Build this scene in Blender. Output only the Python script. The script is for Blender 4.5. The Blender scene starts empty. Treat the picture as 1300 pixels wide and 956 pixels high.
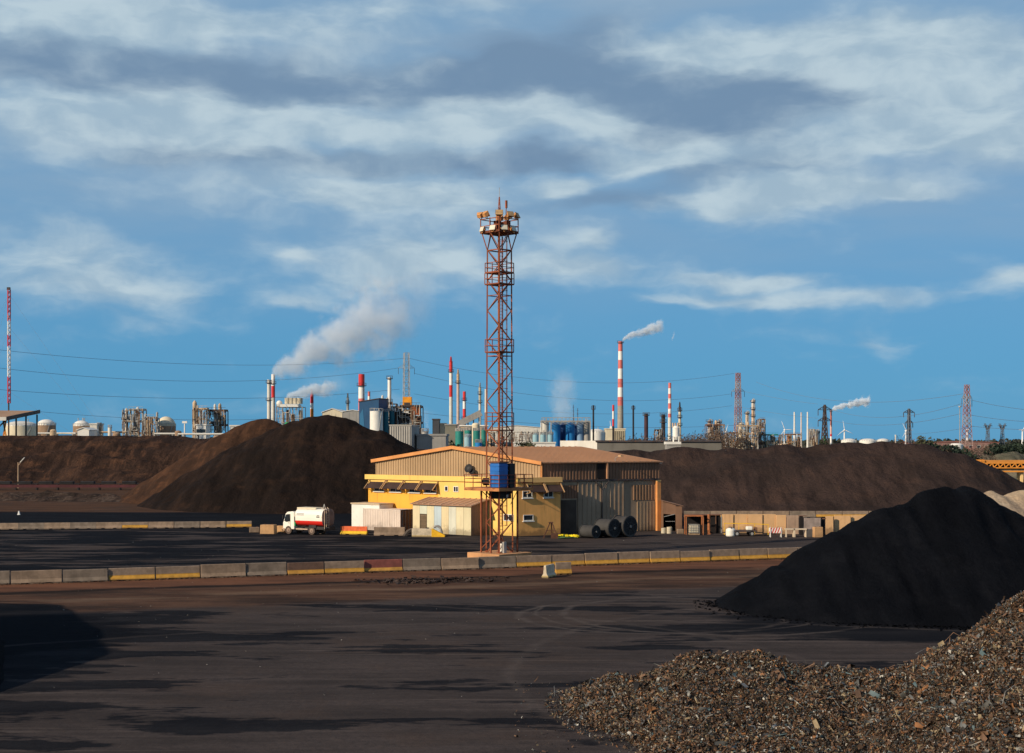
import bpy, math, random
import numpy as np
from mathutils import Vector, Matrix, noise as mnoise
random.seed(7)
R = math.radians
PI = math.pi
sc = bpy.context.scene
C = sc.collection
H = 10.9          # eye height above the yard, metres
F = 1805.0        # focal length in photograph pixels
YH = 558.0        # horizon row

def gx(px, D): return (px - 650.0) / F * D
def gz(py, D): return H - (py - YH) / F * D
def gD(py): return H * F / (py - YH)
def on_line(px, P, d):
    k = (px - 650.0) / F
    return (k * P[1] - P[0]) / (d[0] - k * d[1])

# ------------------------------------------------------------------ nodes
class NB:
    def __init__(s, tree):
        s.t = tree; s.n = tree.nodes; s.l = tree.links
    def new(s, kind, **kw):
        n = s.n.new(kind)
        for k, v in kw.items(): setattr(n, k, v)
        return n
    def put(s, sock, v):
        if isinstance(v, bpy.types.NodeSocket): s.l.new(v, sock)
        elif v is not None:
            if isinstance(v, (tuple, list)):
                v = tuple(v)
                if sock.type == 'RGBA' and len(v) == 3: v = v + (1,)
            sock.default_value = v
    def m(s, op, a, b=None, c=None, clamp=False):
        n = s.new('ShaderNodeMath', operation=op); n.use_clamp = clamp
        s.put(n.inputs[0], a)
        if b is not None: s.put(n.inputs[1], b)
        if c is not None: s.put(n.inputs[2], c)
        return n.outputs[0]
    def vm(s, op, a, b):
        n = s.new('ShaderNodeVectorMath', operation=op)
        s.put(n.inputs[0], a); s.put(n.inputs[1], b)
        return n.outputs[0]
    def noise(s, vec, scale, detail=4, rough=.55, w=None, out=0):
        n = s.new('ShaderNodeTexNoise')
        if w is not None:
            n.noise_dimensions = '4D'; s.put(n.inputs['W'], w)
        if vec is not None: s.l.new(vec, n.inputs['Vector'])
        n.inputs['Scale'].default_value = scale
        n.inputs['Detail'].default_value = detail
        n.inputs['Roughness'].default_value = rough
        return n.outputs[out]
    def ramp(s, v, a, b, lo=0., hi=1., smooth=True):
        n = s.new('ShaderNodeMapRange'); n.interpolation_type = 'SMOOTHSTEP' if smooth else 'LINEAR'
        s.put(n.inputs[0], v)
        n.inputs[1].default_value = a; n.inputs[2].default_value = b
        n.inputs[3].default_value = lo; n.inputs[4].default_value = hi
        return n.outputs[0]
    def mix(s, f, a, b, mode='MIX'):
        n = s.new('ShaderNodeMix', data_type='RGBA', blend_type=mode)
        s.put(n.inputs[0], f); s.put(n.inputs[6], a); s.put(n.inputs[7], b)
        return n.outputs[2]
    def sep(s, v):
        n = s.new('ShaderNodeSeparateXYZ'); s.l.new(v, n.inputs[0]); return n.outputs
    def comb(s, x, y, z):
        n = s.new('ShaderNodeCombineXYZ')
        s.put(n.inputs[0], x); s.put(n.inputs[1], y); s.put(n.inputs[2], z)
        return n.outputs[0]

MATS = {}
def base_mat(name):
    m = bpy.data.materials.new(name); m.use_nodes = True
    nb = NB(m.node_tree)
    bs = m.node_tree.nodes['Principled BSDF']
    MATS[name] = m
    return m, nb, bs

def mat(name, col, rough=.8, var=.18, scale=1.2, rust=0., rcol=(.16, .06, .025), metal=0., bump=0., streak=0.,
        col2=None, thr=.55, bscale=6., spec=.3, grime=0.):
    if name in MATS: return MATS[name]
    m, nb, bs = base_mat(name)
    tc = nb.new('ShaderNodeTexCoord').outputs['Object']
    rnd = nb.m('MULTIPLY', nb.new('ShaderNodeObjectInfo').outputs['Random'], 40.)
    n1 = nb.noise(tc, scale, 6, .6, w=rnd)
    f = nb.ramp(n1, .3, .7, 0, 1)
    a = tuple(c * (1 - var) for c in col); b = tuple(min(1, c * (1 + var)) for c in col)
    out = nb.mix(f, a, b)
    if col2:
        n3 = nb.noise(tc, scale * .6, 7, .65, w=nb.m('ADD', rnd, 9.))
        out = nb.mix(nb.ramp(n3, thr - .06, thr + .08), out, col2)
    if streak:
        st = nb.vm('MULTIPLY', tc, (1., 1., .07))
        n4 = nb.noise(st, scale * 4., 5, .6, w=rnd)
        out = nb.mix(nb.ramp(n4, .5, .75, 0, streak), out, tuple(c * .45 for c in col))
    if rust:
        n2 = nb.noise(tc, scale * 2.3, 8, .7, w=nb.m('ADD', rnd, 3.))
        out = nb.mix(nb.ramp(n2, .62 - rust * .25, .72 - rust * .2, 0, .9), out, rcol)
    if grime:
        n5 = nb.noise(tc, 1.1, 7, .68, w=nb.m('ADD', rnd, 7.))
        zz = nb.m('SUBTRACT', nb.sep(tc)[2], nb.m('MULTIPLY', nb.m('SUBTRACT', n5, .35), 3.2))
        out = nb.mix(nb.ramp(zz, .55, -.3, 0, grime), out, (.075, .05, .035))
        n6 = nb.noise(nb.vm('MULTIPLY', tc, (1.6, 1.6, .12)), 1.3, 6, .65, w=nb.m('ADD', rnd, 2.))
        out = nb.mix(nb.ramp(n6, .56, .72, 0, grime * .7), out, (.20, .105, .05))
    nb.put(bs.inputs['Base Color'], out)
    bs.inputs['Roughness'].default_value = rough
    bs.inputs['Metallic'].default_value = metal
    bs.inputs['Specular IOR Level'].default_value = spec
    if bump:
        bn = nb.new('ShaderNodeBump'); bn.inputs['Strength'].default_value = 1.
        bn.inputs['Distance'].default_value = bump
        nb.l.new(nb.noise(tc, bscale, 8, .65, w=rnd), bn.inputs['Height'])
        nb.l.new(bn.outputs[0], bs.inputs['Normal'])
    return m

def stripe_mat(name, up, lo, z, rough=.85):
    """paint that changes at height z on the object, worn along the edge"""
    if name in MATS: return MATS[name]
    m, nb, bs = base_mat(name)
    tc = nb.new('ShaderNodeTexCoord').outputs['Object']
    rnd = nb.m('MULTIPLY', nb.new('ShaderNodeObjectInfo').outputs['Random'], 40.)
    n1 = nb.noise(tc, 2.2, 8, .68, w=rnd)
    zz = nb.m('ADD', nb.sep(tc)[2], nb.m('MULTIPLY', nb.m('SUBTRACT', n1, .5), .12))
    f = nb.ramp(zz, z - .02, z + .02)
    a = nb.mix(nb.ramp(n1, .3, .7), tuple(c * .72 for c in up), tuple(c * 1.18 for c in up))
    b = nb.mix(nb.ramp(n1, .3, .7), tuple(c * .65 for c in lo), tuple(c * 1.1 for c in lo))
    c = nb.mix(f, b, a)
    n2 = nb.noise(tc, 5., 8, .7, w=nb.m('ADD', rnd, 5.))
    c = nb.mix(nb.ramp(n2, .58, .7, 0, .75), c, (.13, .10, .085))
    d = nb.m('MULTIPLY', nb.ramp(nb.sep(tc)[2], .22, .0), .8)
    c = nb.mix(d, c, (.05, .035, .028))
    nb.put(bs.inputs['Base Color'], c); bs.inputs['Roughness'].default_value = rough
    bn = nb.new('ShaderNodeBump'); bn.inputs['Distance'].default_value = .02
    nb.l.new(n2, bn.inputs['Height']); nb.l.new(bn.outputs[0], bs.inputs['Normal'])
    return m

def soil_mat(name, cols, scale=.08, bump=.5, bscale=.6, thr=(.35, .65), fine=2.5):
    m, nb, bs = base_mat(name)
    pos = nb.new('ShaderNodeNewGeometry').outputs['Position']
    n1 = nb.noise(pos, scale, 8, .62)
    n2 = nb.noise(pos, fine, 8, .7)
    n3 = nb.noise(nb.vm('MULTIPLY', pos, (1., 1., 3.)), scale * 2.7, 6, .6)
    c = nb.mix(nb.ramp(n1, *thr), cols[0], cols[1])
    c = nb.mix(nb.ramp(n3, .5, .68, 0, .75), c, cols[2])
    c = nb.mix(nb.ramp(n2, .3, .75, 0, .5), c, tuple(x * .45 for x in cols[0]))
    n4 = nb.noise(nb.vm('MULTIPLY', pos, (.55, .09, .12)), 1., 7, .66)
    c = nb.mix(nb.ramp(n4, .47, .60, 0, .6), c, tuple(x * .6 for x in cols[1]))
    c = nb.mix(nb.ramp(n4, .45, .34, 0, .5), c, cols[2])
    nb.put(bs.inputs['Base Color'], c); bs.inputs['Roughness'].default_value = 1.
    bs.inputs['Specular IOR Level'].default_value = .04
    hsum = nb.m('ADD', nb.m('MULTIPLY', nb.noise(pos, bscale, 10, .65), .8), nb.m('MULTIPLY', n2, .2))
    bn = nb.new('ShaderNodeBump'); bn.inputs['Distance'].default_value = bump
    nb.l.new(hsum, bn.inputs['Height']); nb.l.new(bn.outputs[0], bs.inputs['Normal'])
    return m

# ------------------------------------------------------------------ mesh builder
class MB:
    def __init__(s): s.v = []; s.f = []; s.mi = []; s.ms = []; s.cur = 0; s.sm = False; s.smf = []
    def mat(s, m):
        if m not in s.ms: s.ms.append(m)
        s.cur = s.ms.index(m); return s
    def add(s, vs, fs, smooth=False):
        o = len(s.v); s.v += [tuple(v) for v in vs]
        for f in fs:
            s.f.append(tuple(o + i for i in f)); s.mi.append(s.cur); s.smf.append(smooth)
        return s
    def box(s, c, sz, rz=0., M=None):
        x, y, z = sz[0] / 2, sz[1] / 2, sz[2] / 2
        vs = [Vector((a * x, b * y, d * z)) for a in (-1, 1) for b in (-1, 1) for d in (-1, 1)]
        Q = Matrix.Rotation(rz, 3, 'Z') if M is None else M
        c = Vector(c)
        s.add([Q @ v + c for v in vs], [(0, 1, 3, 2), (4, 6, 7, 5), (0, 4, 5, 1), (2, 3, 7, 6), (0, 2, 6, 4), (1, 5, 7, 3)])
        return s
    def bb(s, x0, x1, y0, y1, z0, z1):
        return s.box(((x0 + x1) / 2, (y0 + y1) / 2, (z0 + z1) / 2), (abs(x1 - x0), abs(y1 - y0), abs(z1 - z0)))
    def obox(s, P, d, t0, t1, n, o0, o1, z0, z1):
        """box along direction d from P (t0..t1), offset along n (o0..o1)"""
        vs = []
        for t in (t0, t1):
            for o in (o0, o1):
                for z in (z0, z1):
                    vs.append((P[0] + d[0] * t + n[0] * o, P[1] + d[1] * t + n[1] * o, z))
        s.add(vs, [(0, 1, 3, 2), (4, 6, 7, 5), (0, 4, 5, 1), (2, 3, 7, 6), (0, 2, 6, 4), (1, 5, 7, 3)])
        return s
    def bar(s, a, b, w, h=None):
        a = Vector(a); b = Vector(b); h = h or w
        d = b - a; L = d.length
        if L < 1e-6: return s
        q = d.to_track_quat('Z', 'Y').to_matrix()
        vs = [q @ Vector((x * w / 2, y * h / 2, z * L)) + a for x in (-1, 1) for y in (-1, 1) for z in (0, 1)]
        s.add(vs, [(0, 1, 3, 2), (4, 6, 7, 5), (0, 4, 5, 1), (2, 3, 7, 6), (0, 2, 6, 4), (1, 5, 7, 3)])
        return s
    def tube(s, a, b, r0, r1=None, n=12, caps=True, smooth=True):
        a = Vector(a); b = Vector(b); r1 = r0 if r1 is None else r1
        q = (b - a).to_track_quat('Z', 'Y').to_matrix()
        vs = []
        for p, r in ((a, r0), (b, r1)):
            for i in range(n):
                t = 2 * PI * i / n
                vs.append(q @ Vector((r * math.cos(t), r * math.sin(t), 0)) + p)
        s.add(vs, [(i, (i + 1) % n, n + (i + 1) % n, n + i) for i in range(n)], smooth)
        if caps: s.add(vs, [tuple(range(n))[::-1], tuple(range(n, 2 * n))])
        return s
    def lathe(s, prof, n=20, c=(0, 0, 0), mats=None, smooth=True):
        """prof: [(r,z)...]; mats: material for each ring"""
        c = Vector(c)
        for k in range(len(prof) - 1):
            if mats: s.mat(mats[k])
            (r0, z0), (r1, z1) = prof[k], prof[k + 1]
            vs = []
            for r, z in ((r0, z0), (r1, z1)):
                for i in range(n):
                    t = 2 * PI * i / n
                    vs.append(Vector((max(r, .002) * math.cos(t), max(r, .002) * math.sin(t), z)) + c)
            s.add(vs, [(i, (i + 1) % n, n + (i + 1) % n, n + i) for i in range(n)], smooth)
        return s
    def sphere(s, c, r, n=12, sx=1, sz=1):
        prof = [(r * math.cos(-PI / 2 + PI * k / 8) * sx, r * math.sin(-PI / 2 + PI * k / 8) * sz) for k in range(9)]
        return s.lathe(prof, n, c)
    def prism(s, pts, axis, a, b):
        """pts 2D polygon, extruded on axis 0/1/2 from a to b"""
        n = len(pts)
        def mk(p, v):
            q = list(p); q.insert(axis, v); return tuple(q)
        vs = [mk(p, a) for p in pts] + [mk(p, b) for p in pts]
        s.add(vs, [tuple(range(n)), tuple(range(n, 2 * n))[::-1]] + [(i, n + i, n + (i + 1) % n, (i + 1) % n) for i in range(n)])
        return s
    def corr(s, p0, p1, z0, ztop, n, period=.45, depth=.09):
        """ribbed sheet from p0 to p1; ztop a number or a function of t in 0..1; n outward normal"""
        p0 = Vector((p0[0], p0[1], 0)); p1 = Vector((p1[0], p1[1], 0)); L = (p1 - p0).length
        k = max(1, int(round(L / period))); nn = Vector((n[0], n[1], 0))
        ts = []
        for i in range(k):
            for a, o in ((0, 0), (.42, 0), (.52, 1), (.9, 1)):
                ts.append(((i + a) / k, o))
        ts.append((1., 0))
        vs = []
        for t, o in ts:
            p = p0.lerp(p1, t) + nn * (depth * o)
            zt = ztop(t) if callable(ztop) else ztop
            vs += [(p.x, p.y, z0), (p.x, p.y, zt)]
        s.add(vs, [(2 * i, 2 * i + 2, 2 * i + 3, 2 * i + 1) for i in range(len(ts) - 1)])
        return s
    def build(s, name, parent=None, bevel=0., loc=None, rz=0.):
        me = bpy.data.meshes.new(name)
        me.from_pydata(s.v, [], s.f); me.validate(verbose=False)
        for m in s.ms: me.materials.append(m)
        if len(me.polygons) == len(s.f):
            me.polygons.foreach_set('material_index', s.mi)
            me.polygons.foreach_set('use_smooth', s.smf)
        me.update()
        o = bpy.data.objects.new(name, me); C.objects.link(o)
        if parent: o.parent = parent
        if loc: o.location = loc
        if rz: o.rotation_euler = (0, 0, rz)
        if bevel:
            b = o.modifiers.new('bevel', 'BEVEL'); b.width = bevel; b.segments = 2; b.limit_method = 'ANGLE'
        return o

def props(o, label=None, cat=None, group=None, kind=None):
    if label: o['label'] = label
    if cat: o['category'] = cat
    if group: o['group'] = group
    if kind: o['kind'] = kind
    return o
def thing(name, label, cat, loc=(0, 0, 0), rz=0., group=None):
    o = bpy.data.objects.new(name, None); C.objects.link(o)
    o.location = loc; o.rotation_euler = (0, 0, rz); o.empty_display_size = .5
    return props(o, label, cat, group)
def dup(root, loc, rz=0., label=None, scale=None):
    r = root.copy(); C.objects.link(r); r.location = loc; r.rotation_euler = (0, 0, rz)
    if label: r['label'] = label
    if scale: r.scale = scale
    for ch in list(root.children):
        c = ch.copy(); C.objects.link(c); c.parent = r
        for g in list(ch.children):
            d = g.copy(); C.objects.link(d); d.parent = c
    return r

# ------------------------------------------------------------------ palette
white = mat('white_paint', (.74, .72, .66), .6, .06, .6, rust=.12, rcol=(.35, .25, .16))
cream = mat('cream_paint', (.66, .58, .42), .75, .1, .4, streak=.3)
offw = mat('off_white_cladding', (.62, .6, .54), .7, .08, .3, streak=.3)
redp = mat('red_band_paint', (.58, .035, .035), .6, .12, .3)
pinkp = mat('faded_red_paint', (.62, .16, .14), .6, .12, .3)
whp = mat('white_band_paint', (.8, .78, .74), .6, .05, .3)
conc = mat('concrete', (.34, .30, .25), .9, .15, .5, streak=.35)
greyc = mat('grey_cladding', (.30, .29, .27), .8, .1, .4, streak=.3, grime=.35)
steel = mat('galvanised_steel', (.36, .35, .33), .55, .2, .6, metal=.3)
dsteel = mat('dark_steel', (.06, .05, .05), .7, .3, .8, rust=.4)
rsteel = mat('rusted_steel', (.17, .085, .05), .85, .35, .8)
beigep = mat('beige_pipe_paint', (.5, .37, .24), .75, .25, .5, rust=.3)
blackp = mat('black_paint', (.02, .02, .022), .6, .3, .6)
bluetank = mat('blue_tank_paint', (.015, .18, .46), .5, .15, .5)
dbluetank = mat('dark_blue_tank_paint', (.008, .05, .17), .5, .15, .5)
ltank = mat('pale_blue_tank_paint', (.28, .46, .52), .55, .12, .5)
greent = mat('green_tank_paint', (.02, .20, .17), .55, .2, .5)
tealt = mat('teal_tank_paint', (.02, .13, .17), .55, .2, .5)
orangep = mat('orange_paint', (.62, .22, .03), .65, .18, .5, rust=.2)
greenp = mat('bright_green_paint', (.02, .3, .1), .6, .15, .5)
shellb = mat('rusty_tank_shell', (.3, .2, .13), .8, .3, .25, streak=.5)
glass = mat('window_glass', (.02, .025, .03), .12, .1, .5, spec=.6)
darkin = mat('dark_interior', (.015, .012, .012), .95, .2, 1.)
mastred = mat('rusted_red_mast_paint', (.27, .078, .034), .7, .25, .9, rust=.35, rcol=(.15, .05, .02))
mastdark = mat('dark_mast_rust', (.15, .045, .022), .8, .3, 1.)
rubber = mat('black_rubber', (.018, .018, .019), .8, .3, 2.)

# ------------------------------------------------------------------ ground
def ground_material():
    m, nb, bs = base_mat('yard_ground')
    pos = nb.new('ShaderNodeNewGeometry').outputs['Position']
    x, y, z = nb.sep(pos)
    warp = nb.m('MULTIPLY', nb.m('SUBTRACT', nb.noise(pos, .045, 6, .6), .5), 16.)
    warp2 = nb.m('MULTIPLY', nb.m('SUBTRACT', nb.noise(pos, .25, 6, .65), .5), 4.)
    w0 = nb.m('SUBTRACT', nb.m('SUBTRACT', y, 121.), nb.m('MULTIPLY', x, .365))   # distance from the barrier line
    w = nb.m('ADD', w0, nb.m('MULTIPLY', nb.m('ADD', warp, warp2), .35))
    streak = nb.noise(nb.vm('MULTIPLY', pos, (.055, .17, 1.)), 1., 10, .66)
    streak2 = nb.noise(nb.vm('MULTIPLY', pos, (.10, .42, 1.)), 1., 9, .68)
    fine = nb.noise(pos, 3., 8, .7)
    asph = nb.mix(nb.ramp(streak2, .32, .68), (.038, .032, .031), (.070, .057, .054))
    asph = nb.mix(nb.ramp(fine, .35, .75, 0, .5), asph, (.03, .025, .024))
    asph = nb.mix(nb.ramp(nb.noise(pos, .09, 8, .65), .5, .62, 0, .4), asph, (.062, .044, .036))
    lines = nb.noise(nb.vm('MULTIPLY', pos, (.03, 1.7, 1.)), 1., 5, .6)
    asph = nb.mix(nb.m('MULTIPLY', nb.ramp(lines, .56, .63, 0, .45), nb.ramp(streak, .4, .55)), asph, (.12, .098, .088))
    coal = nb.mix(nb.ramp(streak2, .4, .75), (.006, .007, .010), (.015, .0155, .0185))
    # near yard: black dust patches over the asphalt
    dn = nb.ramp(nb.m('ADD', streak, nb.m('MULTIPLY', nb.m('SUBTRACT', streak2, .5), .6)), .51, .57, 0, .9)
    left = nb.ramp(x, -8., -34., 0, .14)
    dn2 = nb.ramp(nb.m('ADD', nb.m('ADD', streak, left), nb.m('MULTIPLY', nb.m('SUBTRACT', streak2, .5), .6)), .535, .585, 0, .92)
    near = nb.mix(dn2, asph, coal)
    # broad black dust under the heap on the right
    hx = nb.m('SUBTRACT', x, 27.); hy = nb.m('SUBTRACT', y, 84.)
    hd = nb.m('ADD', nb.m('POWER', nb.m('DIVIDE', nb.m('ADD', hx, warp2), 15.), 2.), nb.m('POWER', nb.m('DIVIDE', nb.m('ADD', hy, nb.m('MULTIPLY', warp2, .6)), 8.5), 2.))
    near = nb.mix(nb.ramp(nb.m('ADD', hd, nb.m('MULTIPLY', nb.m('SUBTRACT', streak2, .5), 2.)), 1.25, .7, 0, .95), near, coal)
    lx = nb.m('DIVIDE', nb.m('ADD', x, 31.), 9.5); ly = nb.m('DIVIDE', nb.m('SUBTRACT', y, 79.), 12.)  # dark patch painted at the lower left to deepen the cast shadow there
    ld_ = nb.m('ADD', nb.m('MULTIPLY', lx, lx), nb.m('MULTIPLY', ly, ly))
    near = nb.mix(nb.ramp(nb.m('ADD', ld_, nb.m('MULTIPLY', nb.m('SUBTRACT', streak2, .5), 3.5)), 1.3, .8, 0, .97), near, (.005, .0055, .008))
    # tyre arcs, paler where wheels polish the dust
    for cx, cy, rr, ww in ((8.6, 88., 8.2, .4), (10.2, 89.2, 8.8, .25), (13., 89., 9.8, .4), (34., 66., 34., .5), (-20., 60., 36., .5), (5., 30., 55., .5)):
        dd = nb.m('SQRT', nb.m('ADD', nb.m('POWER', nb.m('SUBTRACT', x, cx), 2.), nb.m('POWER', nb.m('SUBTRACT', y, cy), 2.)))
        k = nb.ramp(nb.m('ABSOLUTE', nb.m('SUBTRACT', nb.m('ADD', dd, nb.m('MULTIPLY', warp2, .4)), rr)), ww, 0, 0, .55 if rr < 12 else .3)
        near = nb.mix(nb.m('MULTIPLY', k, nb.ramp(streak2, .3, .6)), near, (.105, .088, .080))
    # brown earth strip in front of the barriers
    brown = nb.mix(nb.ramp(streak2, .35, .65), (.062, .034, .024), (.115, .066, .044))
    brown = nb.mix(nb.ramp(streak, .42, .6, 0, .85), brown, (.028, .02, .017))
    reddish = nb.mix(nb.ramp(streak2, .38, .62), (.15, .07, .042), (.09, .045, .03))
    c = nb.mix(nb.ramp(w, -23., -20.), near, brown)
    ln = nb.ramp(nb.m('ABSOLUTE', nb.m('ADD', w, 7.5)), 1.4, .3, 0, .9)
    c = nb.mix(nb.ramp(w, -8.5, -6.5), c, reddish)
    c = nb.mix(nb.m('MULTIPLY', ln, nb.ramp(streak, .4, .5)), c, (.016, .013, .012))
    ln = nb.ramp(nb.m('ABSOLUTE', nb.m('ADD', w, 14.)), 1.5, .3, 0, .55)
    c = nb.mix(nb.m('MULTIPLY', ln, nb.ramp(streak2, .4, .55)), c, (.15, .10, .068))
    # behind the barriers: coal dust left, worn asphalt right
    r2 = nb.m('ADD', nb.m('MULTIPLY', x, .02), nb.m('MULTIPLY', nb.m('SUBTRACT', streak, .5), 3.2))
    lft = nb.mix(nb.ramp(nb.m('ADD', streak2, nb.m('MULTIPLY', nb.m('SUBTRACT', streak, .5), .7)), .50, .60, 0, .85), coal, asph)
    mid = nb.mix(nb.ramp(r2, -.25, .05), lft, nb.mix(nb.ramp(streak, .56, .62, 0, .8), asph, coal))
    c = nb.mix(nb.ramp(w0, -.2, .2), c, mid)
    # beyond the far barrier row
    earth = nb.mix(nb.ramp(streak2, .35, .65), (.055, .031, .02), (.095, .052, .033))
    earth = nb.mix(nb.ramp(nb.noise(pos, .12, 9, .7), .5, .62, 0, .7), earth, (.05, .035, .028))
    far = nb.mix(nb.ramp(nb.m('ADD', y, nb.m('MULTIPLY', warp, .7)), 211., 216.), coal, earth)
    yl = nb.m('ADD', y, nb.m('MULTIPLY', warp, .2))
    c = nb.mix(nb.ramp(yl, 176., 180.), c, far)
    c = nb.mix(nb.ramp(y, 420., 520.), c, (.07, .065, .045))
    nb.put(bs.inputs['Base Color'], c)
    bs.inputs['Roughness'].default_value = 1.; bs.inputs['Specular IOR Level'].default_value = .03
    hs = nb.m('ADD', nb.m('MULTIPLY', fine, .25), nb.m('MULTIPLY', nb.noise(pos, .7, 9, .65), .75))
    bn = nb.new('ShaderNodeBump'); bn.inputs['Distance'].default_value = .12
    nb.l.new(hs, bn.inputs['Height']); nb.l.new(bn.outputs[0], bs.inputs['Normal'])
    return m
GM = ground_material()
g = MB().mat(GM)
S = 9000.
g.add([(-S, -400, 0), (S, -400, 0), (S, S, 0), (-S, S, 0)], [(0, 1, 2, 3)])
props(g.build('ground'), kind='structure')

def heightfield(name, x0, x1, y0, y1, nx, ny, fn, m, zcut=-.02, smooth=True):
    xs = np.linspace(x0, x1, nx); ys = np.linspace(y0, y1, ny)
    vs = []
    hh = np.zeros((ny, nx))
    for j, y in enumerate(ys):
        for i, x in enumerate(xs):
            hh[j, i] = fn(x, y); vs.append((x, y, hh[j, i]))
    fs = []
    for j in range(ny - 1):
        for i in range(nx - 1):
            if max(hh[j, i], hh[j, i + 1], hh[j + 1, i], hh[j + 1, i + 1]) > zcut:
                a = j * nx + i; fs.append((a, a + 1, a + nx + 1, a + nx))
    used = sorted({i for f in fs for i in f}); mp = {k: i for i, k in enumerate(used)}
    b = MB().mat(m)
    b.add([vs[k] for k in used], [tuple(mp[i] for i in f) for f in fs], smooth)
    return b.build(name)

def ridge_fn(pts, slope, front=1., back=1., round_=.8, namp=.5, nscale=.12, gully=0., seed=0., gsc=.35):
    """height of a heap poured along a polyline of (x,y,z); front/back scale the slope towards/away from the camera"""
    P = [Vector(p) for p in pts]
    segs = [(P[i], P[i + 1]) for i in range(len(P) - 1)] or [(P[0], P[0] + Vector((.01, 0, 0)))]
    def h(x, y):
        best = -50.
        for a, b in segs:
            dx, dy = b.x - a.x, b.y - a.y
            t = ((x - a.x) * dx + (y - a.y) * dy) / (dx * dx + dy * dy)
            t = min(1., max(0., t))
            qx, qy = x - (a.x + dx * t), y - (a.y + dy * t)
            k = front if qy < 0 else back
            d = math.sqrt(qx * qx + (qy * k) ** 2)
            zz = a.z + (b.z - a.z) * t
            v = zz - slope * (math.sqrt(d * d + round_ * round_) - round_)
            if v > best: best = v
        v = best
        if v > -3:
            n = mnoise.fractal(Vector((x * nscale + seed, y * nscale, seed)), 1., 2., 5)
            v += namp * n * min(1., max(.15, v * .4 + .3))
            if gully:
                v -= gully * max(0., mnoise.noise(Vector((x * gsc + seed, y * gsc * .25, 3.)))) * min(1., max(0., v * .5))
        return max(v, -.6)
    return h

# ------------------------------------------------------------------ banks and heaps
soil_r = soil_mat('brown_bank_soil', [(.054, .036, .031), (.034, .025, .023), (.068, .042, .033)], .05, .8, .5)
soil_l = soil_mat('reddish_bank_soil', [(.070, .040, .028), (.030, .020, .017), (.115, .058, .034)], .07, 1.6, .3, thr=(.38, .58))
ore = soil_mat('brown_ore', [(.024, .0155, .0125), (.015, .011, .0095), (.038, .022, .015)], .09, .5, .7)
pale = soil_mat('pale_sand', [(.50, .38, .25), (.36, .27, .19), (.58, .46, .32)], .12, .5, .5)
coalm = soil_mat('black_coal_dust', [(.0052, .0060, .0084), (.0034, .0041, .0062), (.0075, .0082, .0108)], .12, .5, .6, fine=3.)
grav = soil_mat('grey_gravel', [(.20, .17, .12), (.10, .10, .07), (.26, .21, .15)], .08, .8, .3)

# left bank: long terrace behind the conveyor
pl = [(-190, 378, 12.4), (gx(0, 378), 378, 12.2), (gx(80, 378), 378, 12.0), (gx(150, 376), 376, 11.5), (gx(260, 372), 372, 11.1), (gx(340, 368), 368, 10.9), (gx(480, 360), 360, 10.0)]
fl = ridge_fn(pl, .36, 1., .02, 2., 1.3, .05, 2.6, 11., .10)
def left_bank(x, y):
    v = fl(x, y)
    # an upper bench and a slumped notch
    if v > 0: v += .7 * math.sin(y * .5 + mnoise.noise(Vector((x * .03, y * .05, 0))) * 5) * min(1, v * .2)
    return min(v, 11.9 + .2 * mnoise.noise(Vector((x * .2, y * .2, 0))))
props(heightfield('earth_bank', -175, -28, 320, 430, 190, 90, left_bank, soil_l), kind='structure')
# rubble berm in front of it
berm_pts = [(-130, 266, .9), (gx(0, 262), 262, 1.0), (gx(90, 258), 258, 1.1), (gx(180, 254), 254, .8), (gx(230, 250), 250, .4)]
rub = soil_mat('rubble_soil', [(.07, .045, .034), (.035, .026, .022), (.15, .11, .085)], .3, .5, 1.2)
props(heightfield('rubble_berm', -135, -50, 245, 292, 150, 50, ridge_fn(berm_pts, .14, 1., 1., .8, .9, .28, .3, 4., .6), rub), kind='structure')
# right bank
rb = [(gx(520, 246), 246, gz(573, 246)), (gx(600, 242), 242, gz(574, 242)), (gx(745, 236), 236, gz(570, 236)), (gx(905, 232), 232, gz(569, 232)), (gx(930, 231), 231, gz(562.5, 231)), (gx(1085, 227), 227, gz(562, 227)),
      (gx(1172, 225), 225, gz(563.5, 225)), (gx(1196, 224), 224, gz(570, 224)), (gx(1222, 222), 222, gz(587, 222)), (gx(1250, 221), 221, gz(609, 221)), (gx(1310, 220), 220, gz(628, 220)), (gx(1400, 220), 220, .3)]
props(heightfield('earth_bank', -30, 92, 196, 268, 230, 130, ridge_fn(rb, .46, 1., 1., 1.2, .8, .12, 1.1, 5., .2), soil_r), kind='structure')
# big brown heap in the middle left
hp = [(gx(300, 240), 240, gz(568, 240)), (gx(352, 238), 238, gz(543, 238)), (gx(382, 238), 238, gz(531, 238)), (gx(398, 238), 238, gz(527, 238)), (gx(424, 238), 238, gz(528.5, 238)),
      (gx(455, 237), 237, gz(536, 237)), (gx(478, 236), 236, gz(546, 236)), (gx(500, 236), 236, gz(557, 236)), (gx(530, 235), 235, gz(574, 235))]
h1 = heightfield('ore_heap', -70, 2, 206, 275, 190, 170, ridge_fn(hp, .66, .82, 1., 1.6, .55, .16, .8, 2., .35), ore)
props(h1, 'largest dark brown ore heap with a rounded top, left of the yellow building', 'stockpile')
h2 = [(gx(312, 262), 262, gz(538, 262)), (gx(322, 262), 262, gz(534, 262)), (gx(338, 262), 262, gz(533.5, 262)), (gx(352, 262), 262, gz(540, 262)), (gx(380, 262), 262, gz(556, 262))]
orel = soil_mat('light_brown_ore', [(.075, .038, .022), (.045, .026, .018), (.11, .052, .028)], .09, .35, .8)
h2o = heightfield('ore_heap', -82, -22, 212, 305, 170, 170, ridge_fn(h2, .66, .84, 1., 2., .5, .15, .8, 8., .3), orel)
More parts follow.
